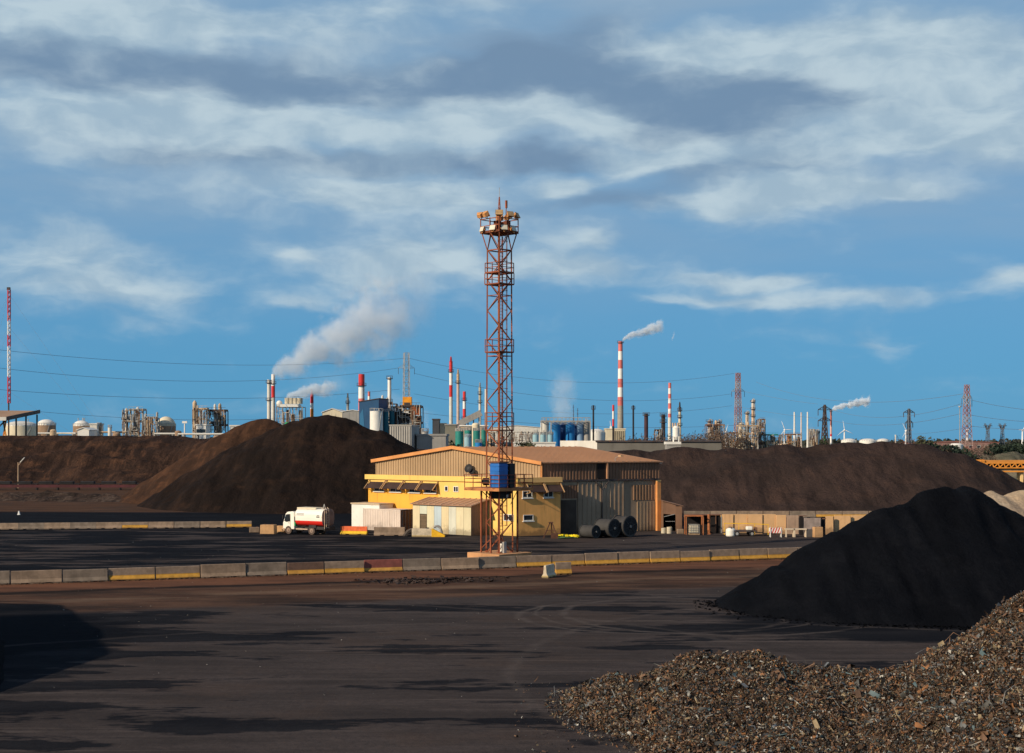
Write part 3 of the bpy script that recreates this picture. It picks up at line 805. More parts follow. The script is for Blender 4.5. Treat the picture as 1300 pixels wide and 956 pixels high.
b.bar(A3(e0 - v * .04, zE - .14), A3(rid0 - v * .04, zA + .0), .1, .40); b.bar(A3(rid0 - v * .04, zA + .0), A3(f0 - v * .04, zE - .14), .1, .40)
b.bar((Cc.x + nu.x * .13, Cc.y + nu.y * .13, 6.2), (Cc.x + nu.x * .13, Cc.y + nu.y * .13, zE - .3), .22)
bbuild(b, 'gable_trim')
# lower side wall in concrete with doors
tB = on_line(711, Cc, v)
def side(px): return on_line(px, Cc, v)
b = MB().mat(grc)
b.obox(Cc, v, 1.2, LV, nv, -.25, -.01, 0, 6.24); bbuild(b, 'concrete_wall')
b = MB().mat(dsteel); b.obox(Cc, v, side(712), LV, nv, .0, .22, 6.05, 6.24); bbuild(b, 'gutter')
b = MB().mat(darkin)
b.obox(Cc, v, side(757.5), side(767.5), nv, .085, .12, 6.3, zE - .2); bbuild(b, 'upper_opening')
b = MB().mat(mat('open_flap_sheet', (.42, .22, .12), .8, .1, .5)); b.obox(Cc, v, side(769), side(770.5), nv, .09, .34, 6.3, zE - .2); bbuild(b, 'upper_flap')
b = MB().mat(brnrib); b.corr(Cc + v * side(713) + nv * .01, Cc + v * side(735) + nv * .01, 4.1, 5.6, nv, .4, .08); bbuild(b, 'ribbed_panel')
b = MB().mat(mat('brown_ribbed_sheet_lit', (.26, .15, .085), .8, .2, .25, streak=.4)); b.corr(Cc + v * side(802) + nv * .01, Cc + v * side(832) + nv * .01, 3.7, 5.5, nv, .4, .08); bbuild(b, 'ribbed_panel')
b = MB().mat(mat('brown_open_doorway', (.06, .045, .035), .9, .3, .6)); b.obox(Cc, v, side(712), side(731.5), nv, .0, .05, .02, 3.9); bbuild(b, 'open_doorway')
doorm = mat('grey_brown_sliding_door', (.34, .245, .165), .85, .2, .3, streak=.55, grime=.55)
for a_, c_ in ((733, 762.5), (763.5, 791)):
    b = MB().mat(doorm); b.obox(Cc, v, side(a_), side(c_), nv, .0, .1, .05, 5.95)
    for t in np.linspace(side(a_) + .02, side(c_) - .08, 6): b.obox(Cc, v, t, t + .06, nv, .102, .15, .08, 5.9)
    bbuild(b, 'sliding_door')
b = MB().mat(mat('tan_side_door', (.34, .24, .15), .8, .12, .3, streak=.3, grime=.55)); b.obox(Cc, v, side(808.5), side(830.5), nv, .0, .1, .05, 3.55)
for t in np.linspace(side(809), side(830), 6): b.obox(Cc, v, t - .02, t + .02, nv, .102, .13, .05, 3.5)
bbuild(b, 'side_door')
b = MB().mat(dsteel)
p = Cc + v * side(763.5) + nv * .2
b.tube((p.x, p.y, .6), (p.x, p.y, 5.0), .06, n=8)
for s in (-1, 1):
    q = p + v * s * .9; b.tube((p.x, p.y, 5.0), (q.x, q.y, 6.05), .06, n=8)
bbuild(b, 'downpipe')
b = MB().mat(trimo); b.obox(Cc, v, side(831.6), side(836.2), nv, .05, .5, 0, 5.9)
b.mat(mat('pale_yellow_column', (.75, .47, .18), .8, .1, .5)).obox(Cc, v, side(831.6) - .005, side(836.2) + .005, nv, .04, .51, 5.9, 6.05)
bbuild(b, 'corner_column')
def swan_lamp(P, n, z, name='wall_lamp'):
    b = MB().mat(steel)
    p0 = Vector((P.x, P.y, z)); p1 = p0 + Vector((0, 0, .5)) ; p2 = p1 + n * .9 + Vector((0, 0, .25))
    b.tube(p0, p1, .035, n=6); b.tube(p1, p2, .035, n=6)
    b.mat(mat('lamp_head', (.6, .38, .2), .5, .1, 2.)).box(p2 + n * .25, (.6, .25, .14), rz=math.atan2(n.y, n.x))
    return b
bbuild(swan_lamp(Cc + v * side(781), nv, zE - .1), 'wall_lamp')
b = MB().mat(white); q = Rc + v * .25; b.sphere((q.x, q.y, zE - .15), .14, 8); b.bar((q.x, q.y, zE - .3), (Rc.x, Rc.y, zE - .3), .05); bbuild(b, 'corner_bulb')

# office block wrapped round the corner (annex)
Aa = Vector((gx(656.5, 160.3), 160.3, 0)); 
tAB = on_line(711.5, Aa, v); Bb = Aa + v * tAB
tAL = on_line(464.5, Aa, u); 
ofo = bld
zW, zTr = 6.02, 6.6
b = MB().mat(yell2)
t560 = on_line(556.5, Aa, u); t468 = on_line(467.5, Aa, u)
b.obox(Aa, u, 0, t560, nu, -.25, 0, 0, zW); bbuild(b, 'office_wall')
b = MB().mat(yell); b.obox(Aa, u, t560, t468, nu, -.25, 0, 0, zW - .55)
b.mat(yell2).obox(Aa, u, t560 + .002, t468, nu, -.25, .004, zW - .55, zW); bbuild(b, 'office_wall')
b = MB().mat(tanw); b.obox(Aa, v, .0, tAB, nv, -.25, -.002, 0, zW); bbuild(b, 'office_wall')
b = MB().mat(yell2); b.obox(Aa, u, -.2, tAL, nu, -.3, .2, zW, zTr); 
bbuild(b, 'parapet')
b = MB().mat(mat('tan_parapet', (.8, .48, .18), .85, .1, .4)); b.obox(Aa, v, .21, tAB + .15, nv, -.3, .2, zW + .003, zTr - .003); bbuild(b, 'parapet')
b = MB().mat(greyc)
q0, q1, q2, q3 = Aa + u * tAL, Aa, Bb, Cc + u * LU
b.add([(q0.x, q0.y, zW + .1), (Aa.x, Aa.y, zW + .1), (Bb.x, Bb.y, zW + .1), (Cc.x + v.x * tB, Cc.y + v.y * tB, zW + .1), (Cc.x, Cc.y, zW + .1), (Lc.x, Lc.y, zW + .1)], [(0, 1, 2, 3, 4, 5)])
b.add([(q0.x, q0.y, 0), (Lc.x, Lc.y, 0), (Lc.x, Lc.y, zW), (q0.x, q0.y, zW)], [(0, 1, 2, 3)])
b.mat(tanw).add([(Bb.x, Bb.y, 0), ((Cc + v * tB).x, (Cc + v * tB).y, 0), ((Cc + v * tB).x, (Cc + v * tB).y, zW), (Bb.x, Bb.y, zW)], [(0, 1, 2, 3)])
bbuild(b, 'office_roof')
def window(P, d, n, pa, pb, z0, z1, bars=1, sill=white, parent=None):
    ta, tb = on_line(pa, P, d), on_line(pb, P, d)
    ta, tb = min(ta, tb), max(ta, tb)
    b = MB().mat(white); w = .07
    for z in (z0, z1): b.obox(P, d, ta, tb, n, .005, .07, z - w / 2, z + w / 2)
    for t in [ta + (tb - ta) * k / (bars + 1) for k in range(bars + 2)]: b.obox(P, d, t - w / 2, t + w / 2, n, .007, .075, z0 - .02, z1 + .02)
    o = bbuild(b, 'window')
    b = MB().mat(glass); b.obox(P, d, ta, tb, n, .01, .03, z0, z1); bbuild(b, 'pane', o)
    if sill:
        b = MB().mat(sill); b.obox(P, d, ta - .12, tb + .12, n, .0, .2, z0 - .16, z0 - .045); bbuild(b, 'sill', o)
    return o
awn = mat('dark_brown_awning', (.045, .026, .022), .8, .25, .8)
awr = mat('awning_bracket_rust', (.45, .27, .13), .7, .2, 1.)
def awning(P, d, n, pa, pb, z0, z1, out_):
    ta, tb = on_line(pa, P, d), on_line(pb, P, d); ta, tb = min(ta, tb), max(ta, tb)
    b = MB().mat(awn)
    def pt(t, o_, z): q = P + d * t + n * o_; return (q.x, q.y, z)
    b.add([pt(ta, .02, z1), pt(tb, .02, z1), pt(tb, out_, z0), pt(ta, out_, z0), pt(ta, .02, z1 - .06), pt(tb, .02, z1 - .06), pt(tb, out_, z0 - .06), pt(ta, out_, z0 - .06)],
          [(0, 1, 2, 3), (7, 6, 5, 4), (0, 4, 5, 1), (1, 5, 6, 2), (2, 6, 7, 3), (3, 7, 4, 0)])
    o = bbuild(b, 'awning')
    for t in (ta, tb):
        b = MB().mat(awr); b.bar(pt(t, .01, z1 + .25), pt(t, out_ + .12, z0 - .1), .09); b.bar(pt(t, .01, z0 - .25), pt(t, out_, z0 - .08), .06)
        bbuild(b, 'bracket', o)
for a_, c_ in ((475.7, 488), (496, 509.5), (520, 533.5), (540, 554)): window(Aa, u, nu, a_, c_, 4.62, 5.35, 1)
for a_, c_ in ((470, 490), (492, 512.3), (514.2, 534.5), (536.3, 556.5)): awning(Aa, u, nu, a_, c_, 5.0, 5.72, .95)
window(Aa, u, nu, 565.2, 568.8, 4.85, 5.4, 0, None); window(Aa, u, nu, 576.3, 582, 4.8, 5.4, 1, None)
window(Aa, v, nv, 663.5, 675.2, 4.35, 5.05, 1); window(Aa, v, nv, 690.5, 701.5, 4.35, 5.05, 1); window(Aa, v, nv, 664.5, 676.5, 1.75, 2.35, 0)
awning(Aa, v, nv, 668, 689, 5.0, 5.75, .95); awning(Aa, v, nv, 690.5, 711, 5.0, 5.75, .95)
window(Aa, u, nu, 640, 652, 1.7, 2.4, 1, None)
b = MB().mat(rsteel); P_ = Aa + u * on_line(597, Aa, u) + nu * .25
# satellite dishes on the gable
for pxx, rr, py in ((599, .55, 595), (603.5, .38, 599)):
    t = on_line(pxx, Cc, u); q = Cc + u * t + nu * .5
    b = MB().mat(blackp); zz = H - (py - YH) / F * q.y
    Q = Vector((-.5, -.75, .35)).normalized().to_track_quat('Z', 'Y').to_matrix()
    vs = []; nn = 14
    for r_, h_ in ((.02, 0), (rr * .5, .05), (rr, .18)):
        for i in range(nn):
            a = 2 * PI * i / nn; vs.append(Q @ Vector((r_ * math.cos(a), r_ * math.sin(a), h_)) + Vector((q.x, q.y, zz)))
    b.add(vs, [(k * nn + i, k * nn + (i + 1) % nn, (k + 1) * nn + (i + 1) % nn, (k + 1) * nn + i) for k in range(2) for i in range(nn)])
    b.bar((q.x, q.y, zz), (q.x - nu.x * .5, q.y - nu.y * .5, zz - .15), .05)
    bbuild(b, 'satellite_dish')

# pale ribbed lean-to in front of the office block
S0 = Vector((gx(598, 160.8), 160.8, 0)); tS = on_line(524, S0, u)
sh = thing('lean_to_shed', 'pale panelled lean-to shed with a brown sloping roof before the yellow office wall', 'shed', tuple(S0))
def sbuild(b, name, parent=None):
    b.v = [(x - S0.x, y - S0.y, z) for x, y, z in b.v]
    return b.build(name, parent or sh)
pcol = [(.62, .55, .36), (.66, .58, .38), (.60, .60, .50), (.68, .56, .34), (.45, .54, .58), (.66, .60, .40), (.58, .60, .48), (.66, .56, .36)]
npan = 8
for k in range(npan):
    b = MB().mat(mat('shed_panel_%d' % k, pcol[k], .75, .07, .5, streak=.25, grime=.5))
    t0, t1 = tS * k / npan, tS * (k + 1) / npan
    kk = npan - 1 - k
    z0 = 2.25 if kk == 1 else .04
    b.obox(S0, u, t0 + .015, t1 - .015, nu, -.06, .0, z0, 3.38); sbuild(b, 'wall_panel')
    if kk == 1:
        b = MB().mat(mat('brown_shed_door', (.12, .085, .05), .7, .2, 1.)); b.obox(S0, u, t0 + .05, t1 - .05, nu, -.1, -.03, .04, 2.2)
        dd = sbuild(b, 'door')
        b = MB().mat(mat('door_bar_brown', (.2, .14, .09), .7, .2, 1.))
        for z in (.5, 1.0, 1.5, 2.0): b.obox(S0, u, t0 + .08, t1 - .08, nu, -.03, -.005, z, z + .06)
        sbuild(b, 'door_rail', dd)
dep = 3.6
b = MB().mat(mat('brown_shed_side', (.28, .16, .10), .8, .15, .4, streak=.3, grime=.55))
bk = S0 - nu * dep
b.corr(S0, bk, 0, lambda t: 3.38 + .75 * t, v, .35, .05)
sbuild(b, 'side_wall')
b = MB().mat(mat('brown_shed_side', (.28, .16, .10))).add([A3(S0 + u * tS, 0), A3(bk + u * tS, 0), A3(bk + u * tS, 4.1), A3(S0 + u * tS, 3.38)], [(0, 1, 2, 3)])
sbuild(b, 'side_wall')
b = MB().mat(mat('shed_roof_brown', (.36, .20, .12), .8, .15, .4, streak=.3))
q = [A3(S0 + nu * .25 - u * .3, 3.40), A3(S0 + nu * .25 + u * (tS + .25), 3.40), A3(bk + u * (tS + .25), 4.22), A3(bk - u * .3, 4.22)]
slabq(b, q, .08); rf2 = sbuild(b, 'roof')
b = MB().mat(mat('roof_rib_light', (.62, .45, .30), .7, .1, 1.))
for k in range(11):
    t = -.1 + (tS + .1) * k / 10.
    p = S0 + nu * .25 + u * t; qq = bk + u * t
    b.bar((p.x, p.y, 3.43), (qq.x, qq.y, 4.25), .07)
sbuild(b, 'roof_rib', rf2)

# shipping container and the white cabin behind it
def container(px, D, label):
    P = Vector((gx(px, D), D, 0)); du = Vector((-.79, .61, 0)).normalized(); dn = Vector((-.61, -.79, 0)); dv = Vector((.79 * .0 + .61, .79, 0))
    t = thing('shipping_container', label, 'shipping container', tuple(P))
    cm = mat('container_cream', (.66, .56, .48), .7, .08, .6, streak=.3, rust=.12, rcol=(.4, .22, .13), grime=.4); cd = mat('container_door_brown', (.14, .10, .075), .75, .2, .8, streak=.4)
    L, Wd, Hh = 6.06, 2.44, 2.6
    def cb(b, n, p=None):
        b.v = [(x - P.x, y - P.y, z) for x, y, z in b.v]; return b.build(n, p or t)
    b = MB().mat(cm); b.corr(P + du * .1 , P + du * (L - .1), .16, Hh - .12, dn, .28, -.04)
    cb(b, 'side_wall')
    b = MB().mat(cm)
    b.obox(P, du, 0, L, dn, -Wd, -Wd + .04, .16, Hh - .05); b.obox(P, du, L - .04, L, dn, -Wd + .04, 0, .16, Hh - .05); b.obox(P, du, 0, L, dn, -Wd, 0, Hh - .04, Hh)
    cb(b, 'shell')
    b = MB().mat(cm)
    for tt in (0, L - .12):
        for oo in (-.12, -Wd): b.obox(P, du, tt, tt + .12, dn, oo, oo + .12, 0, Hh + .005)
    for z0, z1 in ((.02, .17), (Hh - .13, Hh - .045)): b.obox(P, du, .12, L - .12, dn, -.08, .004, z0, z1)
    cb(b, 'frame')
    for k in (0, 1):
        b = MB().mat(cd); b.obox(P, du, -.01, .04, dn, -Wd + .13 + k * (Wd / 2 - .12), -Wd + .11 + (k + 1) * (Wd / 2 - .12), .17, Hh - .13)
        d_ = cb(b, 'door')
        b = MB().mat(steel)
        for oo in (.35, .85): 
            q = P + dn * (-Wd + .13 + k * (Wd / 2 - .12) + oo) - du * .04; b.tube((q.x, q.y, .2), (q.x, q.y, Hh - .15), .025, n=6)
        cb(b, 'lock_rod', d_)
    return t
container(508.2, 168, 'cream ribbed shipping container with brown end doors left of the pale shed')
P = Vector((gx(470, 171.5), 171.5, 0)); du = Vector((-.79, .61, 0)).normalized(); dn = Vector((-.61, -.79, 0))
t = thing('site_cabin', 'white flat-roofed cabin showing behind the left end of the shipping container', 'cabin', tuple(P))
def cb2(b, n, p=None):
    b.v = [(x - P.x, y - P.y, z) for x, y, z in b.v]; return b.build(n, p or t)
cb2(MB().mat(white).obox(P, du, -1.5, 3.1, dn, -2.4, 0, .12, 3.05), 'wall')
cb2(MB().mat(mat('tan_flat_roof', (.55, .42, .28), .8, .1, 1.)).obox(P, du, -1.6, 3.2, dn, -2.5, .1, 3.053, 3.2), 'roof')
cb2(MB().mat(greyc).obox(P, du, -1.5, 3.1, dn, -2.4, .02, 0, .118), 'skid')
cb2(MB().mat(glass).obox(P, du, .4, 1.1, dn, .003, .03, 1.5, 2.2), 'window')

# debris beside the shed
def fold_sheet(px, D, sz, label, m, rz=0):
    w, d, h = sz
    b = MB().mat(m)
    b.prism([(-w / 2, 0), (-w * .2, h * .75), (w * .1, h), (w * .35, h * .6), (w / 2, 0), (w * .3, 0), (w * .12, h * .55), (-w * .15, h * .5), (-w * .3, 0)], 1, -d / 2, d / 2)
    b.bar((-w * .5, 0, .05), (w * .5, d * .3, h * .7), .08)
    return props(b.build('scrap_sheet', loc=(gx(px, D), D, 0), rz=R(rz)), label, 'sheet metal', 'bent sheets in front of the shed')
fold_sheet(521, 160.8, (1.7, .8, .85), 'dark bent metal sheets lying between the two pale barriers', mat('dark_scrap', (.07, .055, .045), .8, .3, 1.), 20)
fold_sheet(541, 161.6, (1.2, .6, .9), 'low crumpled dark sheet beneath the shed door', mat('dark_scrap', (.07, .055, .045), .8, .3, 1.), -30)
b = MB().mat(mat('grey_hose', (.28, .27, .26), .6, .2, 2.))
pts = [Vector((.45 * math.cos(t) - .1, 0, .7 + .4 * math.sin(t))) for t in np.linspace(-.1, PI * .8, 9)]
b.bb(-.7, -.25, -.3, .3, 0, .6)
for i in range(8): b.tube(pts[i], pts[i + 1], .13, n=10)
b.tube(pts[0], pts[0] + Vector((.08, 0, -.6)), .17, .2, n=10)
props(b.build('suction_hose', bevel=.02, loc=(gx(556, 161), 161, 0), rz=R(-10)), 'grey arched suction hose standing against the pale shed', 'hose')

# ------------------------------------------------------------------ tanker truck
tr_ = thing('tanker_truck', 'small white and red tanker truck facing left by the brown heap', 'truck', (gx(391, 164.2), 164.2, 0), R(180 - 30))
wt = mat('truck_white', (.82, .78, .68), .45, .05, .6, spec=.5, rust=.05, rcol=(.5, .35, .2)); rt = mat('truck_red', (.68, .025, .015), .45, .08, .6, spec=.5); ch = mat('chassis_black', (.03, .027, .025), .7, .3, 2.)
tyr = mat('dusty_tyre', (.10, .072, .058), .9, .25, 3.); rimm = mat('dusty_rim', (.30, .21, .16), .7, .2, 3.)
b = MB().mat(wt)   # cab: side profile x,z
cab = [(1.15, .55), (1.15, 2.45), (1.35, 2.62), (2.15, 2.55), (2.42, 2.35), (2.72, 1.45), (2.8, 1.3), (2.82, .55)]
b.prism([(x, z) for x, z in cab], 1, -1.08, 1.08)
cabo = b.build('cab', tr_, bevel=.07)
for s in (-1, 1): MB().mat(glass).prism([(1.75, 1.45), (1.78, 2.3), (2.28, 2.26), (2.6, 1.5), (2.35, 1.38)], 1, s * 1.086, s * 1.10).build('side_window', cabo)
b = MB().mat(glass); b.add([(2.755, -.92, 1.5), (2.755, .92, 1.5), (2.49, .92, 2.28), (2.49, -.92, 2.28)], [(0, 1, 2, 3)]); b.build('windscreen', cabo)
b = MB().mat(ch); b.bb(2.83, 2.86, -.7, .7, .85, 1.15); b.build('grille', cabo)
b = MB().mat(mat('dusty_bumper', (.5, .34, .22), .8, .1, 1.)); b.bb(2.55, 2.95, -1.1, 1.1, .35, .68); b.build('bumper', cabo, bevel=.04)
for s in (-1, 1):
    b = MB().mat(white); b.bb(2.952, 2.975, s * .75 - .18, s * .75 + .18, .45, .6); b.build('headlight', cabo)
    b = MB().mat(ch); b.bar((2.35, s * 1.1, 2.2), (2.6, s * 1.35, 2.15), .04); b.bb(2.55, 2.62, s * 1.3 - .1, s * 1.3 + .1, 1.75, 2.15); b.build('mirror', cabo)
b = MB().mat(ch); b.bar((1.72, 1.095, .8), (1.72, 1.095, 2.3), .02); b.bb(1.85, 2.0, 1.09, 1.12, 1.25, 1.3); b.build('door_handle', cabo)
b = MB().mat(ch); b.bb(-3.0, 2.6, -.42, .42, .62, .86); b.bb(-1.6, .9, -1.0, -.6, .45, .8); b.bb(.0, .9, .6, 1.0, .45, .8); b.build('chassis', tr_)
# tank: rounded box section extruded, red below
def tanksec(w, h, z0, n=6, e=3.2):
    pts = []
    for i in range(32):
        a = 2 * PI * i / 32
        ca, sa = math.cos(a), math.sin(a)
        pts.append((w / 2 * math.copysign(abs(ca) ** (2 / e), ca), z0 + h / 2 + h / 2 * math.copysign(abs(sa) ** (2 / e), sa)))
    return pts
sec = tanksec(2.3, 2.0, .95)
b = MB()
for i in range(32):
    a_, c_ = sec[i], sec[(i + 1) % 32]
    b.mat(rt if (a_[1] + c_[1]) / 2 < 1.62 else wt)
    b.add([(-2.9, a_[0], a_[1]), (-2.9, c_[0], c_[1]), (.95, c_[0], c_[1]), (.95, a_[0], a_[1])], [(0, 1, 2, 3)], True)
dirt = mat('shaded_tank_end', (.22, .14, .11), .8, .3, 1., streak=.4)  # rear end of the tank: its shade is painted into this darker colour
for x, m_ in ((.95, wt), (-2.9, dirt)):
    b.mat(m_); b.add([(x + (.16 if x > 0 else -.16), y * .8, 1.95 + (z - 1.95) * .8) for y, z in sec], [tuple(range(32))])
    for i in range(32):
        a_, c_ = sec[i], sec[(i + 1) % 32]; xx = x + (.16 if x > 0 else -.16)
        b.add([(x, a_[0], a_[1]), (x, c_[0], c_[1]), (xx, c_[0] * .8, 1.95 + (c_[1] - 1.95) * .8), (xx, a_[0] * .8, 1.95 + (a_[1] - 1.95) * .8)], [(0, 1, 2, 3)], True)
tko = b.build('tank', tr_)
b = MB().mat(mat('walkway_cream', (.72, .62, .45), .7, .1, 1.)); b.bb(-1.7, 1.0, -.75, .75, 2.9, 3.08); b.build('top_walkway', tko)
b = MB().mat(mat('grey_lettering', (.30, .32, .34), .7, .1, 1.))
rng = random.Random(4)
for row, zz in enumerate((2.35, 2.2)):
    x = -.3
    while x < .75:
        wdt = rng.uniform(.05, .12); b.bb(x, x + wdt, 1.15, 1.158, zz, zz + .08); x += wdt + .04
b.build('lettering', tko)
b = MB().mat(ch); b.bb(-2.55, -2.1, 1.12, 1.16, 2.0, 2.12); b.bb(-2.5, -2.15, 1.12, 1.16, 2.2, 2.26); b.build('hazard_plate', tko)
b = MB().mat(mat('ladder_tan', (.6, .45, .32), .6, .1, 1.))
for y in (.15, .6):
    b.tube((-3.12, y, .75), (-3.12, y, 2.9), .035, n=6); b.tube((-3.12, y, 2.9), (-2.9, y, 3.15), .035, n=6)
for k in range(8): b.tube((-3.12, .15, .85 + k * .28), (-3.12, .6, .85 + k * .28), .022, n=5)
b.tube((-3.14, .95, .7), (-3.14, .95, 2.9), .035, n=6); b.tube((-3.14, .95, 2.9), (-2.6, .9, 3.12), .035, n=6)
b.build('ladder', tr_)
b = MB().mat(mat('side_guard_tan', (.5, .36, .26), .7, .1, 1.)); b.bb(-.75, .95, .98, 1.05, .55, .68); b.build('side_guard', tr_)
b = MB().mat(greenp); b.bb(.98, 1.12, .7, 1.1, .95, 1.4); b.mat(ch).bb(.98, 1.14, .7, 1.09, 1.42, 2.0); b.build('air_tank', tr_)
b = MB().mat(ch); b.bb(-3.1, -1.9, -1.0, 1.0, .62, .95); b.bb(-3.25, -3.1, -1.05, 1.05, .5, .66); b.bb(-2.0, -1.0, .8, 1.1, .8, 1.1); b.build('pump_bay', tr_)
b = MB().mat(steel); b.bar((-2.2, 0, 3.0), (-2.35, 0, 3.5), .05); b.bar((-2.5, 0, 3.0), (-2.35, 0, 3.5), .05); b.build('hose_bracket', tr_)
for x, dual in ((2.0, 0), (-1.35, 1)):
    for s in (-1, 1):
        b = MB().mat(tyr); wdt = .5 if dual else .28
        b.tube((x, s * (1.08 - wdt), .46), (x, s * 1.08, .46), .46, n=24)
        w_ = b.build('wheel', tr_, bevel=.04)
        b = MB().mat(rimm); b.tube((x, s * 1.07, .46), (x, s * 1.1, .46), .26, .22, n=18); b.tube((x, s * 1.1, .46), (x, s * 1.16, .46), .1, n=10); b.build('rim', w_)

# ------------------------------------------------------------------ belt reels
reelm = mat('dark_reel_steel', (.045, .043, .042), .75, .25, .8); reeld = mat('reel_shadow_steel', (.02, .02, .021), .85, .2, 1.)
def reel(px, D, r, L, label, ang=-48):
    t = thing('cable_reel', label, 'cable reel', (gx(px, D), D, r), R(ang), 'dark steel reels beside the warehouse')
    # local x = axis, face at x=0, body to -x
    b = MB().mat(reelm)
    for x in (-.08, -L):
        b.tube((x, 0, 0), (x + .08, 0, 0), r, n=32)
    b.build('flange', t)
    b = MB().mat(reelm); b.tube((-L + .08, 0, 0), (-.08, 0, 0), r * .93, n=32, caps=False); b.build('wound_belt', t)
    b = MB().mat(reeld)
    b.tube((.001, 0, 0), (.012, 0, 0), r * .8, n=28)
    b.build('recess', t)
    b = MB().mat(reelm)
    n = 28
    for i in range(n):
        a0, a1 = 2 * PI * i / n, 2 * PI * (i + 1) / n
        b.bar((.02, r * .9 * math.cos(a0), r * .9 * math.sin(a0)), (.02, r * .9 * math.cos(a1), r * .9 * math.sin(a1)), .06, r * .14)
    b.build('rim', t)
    b = MB().mat(reelm)
    for i in range(n):
        a0, a1 = 2 * PI * i / n, 2 * PI * (i + 1) / n
        b.bar((.02, r * .38 * math.cos(a0), r * .38 * math.sin(a0)), (.02, r * .38 * math.cos(a1), r * .38 * math.sin(a1)), .05, r * .06)
    b.build('inner_ring', t)
    for k in range(6):
        a = k * PI / 3 + .3
        MB().mat(reelm).bar((.025, r * .12 * math.cos(a), r * .12 * math.sin(a)), (.025, r * .82 * math.cos(a), r * .82 * math.sin(a)), .07).build('spoke', t)
    b = MB().mat(mat('hub_grey', (.2, .19, .18), .6, .2, 2.)); b.tube((0, 0, 0), (.16, 0, 0), r * .13, n=14); b.build('hub', t)
reel(756.5, 156.6, .74, 1.9, 'smallest dark steel reel, leftmost of the three beside the warehouse')
reel(780, 157.6, 1.06, 2.2, 'middle-sized dark steel reel between the smallest and the largest reel')
reel(800, 158.6, 1.20, 1.9, 'largest dark steel reel, rightmost of the three beside the warehouse')

# tripod stand
b = MB().mat(mat('dark_red_brown_stand', (.09, .04, .025), .8, .3, 1.))
top = Vector((0, 0, 1.75))
for x, y in ((-.85, -.2), (.75, -.3), (.15, .7)): b.bar((x, y, 0), top + Vector((x * .12, y * .12, 0)), .1)
b.bar((-.45, -.1, .85), (.42, -.15, .85), .06); b.box(top, (.5, .3, .12)); b.bb(.0, .8, -.35, .25, .0, .55)
props(b.build('pipe_stand', loc=(gx(699.5, 156.8), 156.8, 0)), 'dark rusty three-legged pipe stand before the tan office wall', 'stand')
yb = mat('bright_yellow_plastic', (.85, .68, .02), .5, .1, 1.)
for px_, D_, L_, rz_, lab in ((716, 157.6, 1.5, 6, 'bright yellow sack-like roll lying nearest the three-legged stand'), (730, 157.4, .9, -12, 'smaller bright yellow roll lying against the smallest reel')):
    b = MB().mat(yb); n = 9
    P0 = [Vector((-L_ / 2 + L_ * i / n, .06 * math.sin(i * 1.7), .2 + .04 * math.sin(i * 2.3))) for i in range(n + 1)]
    for i in range(n): b.tube(P0[i], P0[i + 1], .13 + .07 * math.sin(PI * (i + .2) / n), .13 + .07 * math.sin(PI * (i + 1.2) / n), n=9)
    b.tube((-L_ / 2, .25, .1), (L_ / 2, .3, .1), .09, n=8)
    props(b.build('yellow_roll', loc=(gx(px_, D_), D_, 0.0), rz=R(rz_)), lab, 'roll', 'yellow rolls beside the reels')
b = MB().mat(mat('dull_green_net', (.06, .12, .05), .8, .3, 2.))
for k in range(9): b.tube((random.uniform(-1.1, .9), random.uniform(-.3, .3), .06 + random.uniform(0, .12)), (random.uniform(-1.1, 1.3), random.uniform(-.3, .3), .06 + random.uniform(0, .12)), .06, n=6)
props(b.build('green_hose_tangle', loc=(gx(721, 156.4), 156.4, 0.0)), 'dull green tangle of hoses on the ground in front of the yellow rolls', 'hose')

# lean-to with drums at the right end of the building
P = Vector((gx(838.5, 168.5), 168.5, 0))
lt = thing('lean_to_shelter', 'brown open-fronted lean-to shelter at the right end of the warehouse', 'shelter', tuple(P))
b = MB().mat(brnrib)
wL = 2.55
b.prism([(.25, 0), (.35, 0), (.35, 3.6), (.25, 3.7)], 1, 0, 2.6)
b.bb(wL - .75, wL, 0, .08, 0, 2.98); b.bb(wL - .06, wL, .08, 2.6, 0, 2.95); b.build('wall', lt)
b = MB().mat(brnrib); b.prism([(.35, 2.1), (wL - .75, 1.95), (wL - .75, 3.1), (.35, 3.6)], 1, .0, .07); b.build('front_sheet', lt)
b = MB().mat(mat('lean_roof', (.2, .11, .07), .8, .2, .5)); b.prism([(.2, 3.62), (wL + .15, 2.98), (wL + .15, 3.06), (.2, 3.7)], 1, -.15, 2.7); b.build('roof', lt)
b = MB().mat(darkin); b.bb(.36, wL - .07, 2.4, 2.5, 0, 2.9); b.build('back_wall', lt)
b = MB().mat(steel); b.bar((.4, -.02, 1.75), (1.65, -.02, 2.05), .07); b.bar((.6, .02, 1.2), (1.7, .02, 1.2), .05); b.build('shelf_rail', lt)
drm = mat('cream_drum', (.52, .46, .34), .7, .1, 1., streak=.2)
def drum(px, D, r, h, lab, m=drm):
    b = MB().mat(m)
    prof = [(0, 0), (r, 0), (r, h * .3), (r * 1.05, h * .33), (r, h * .36), (r, h * .64), (r * 1.05, h * .67), (r, h * .7), (r, h), (r * .93, h), (r * .93, h - .03), (0, h - .03)]
    b.lathe(prof, 18, (0, 0, 0))
    return props(b.build('drum', loc=(gx(px, D), D, 0)), lab, 'drum', 'cream drums at the lean-to')
drum(842.5, 165.3, .29, .62, 'cream drum at the lean-to, the left one of the pair')
drum(849.8, 165, .31, .75, 'taller cream drum at the lean-to, the right one of the pair')
block('concrete_block', 863.5, 164.5, (.75, .6, .55), 5, bm_grey, 'small grey-brown block between the lean-to and the caged tote')

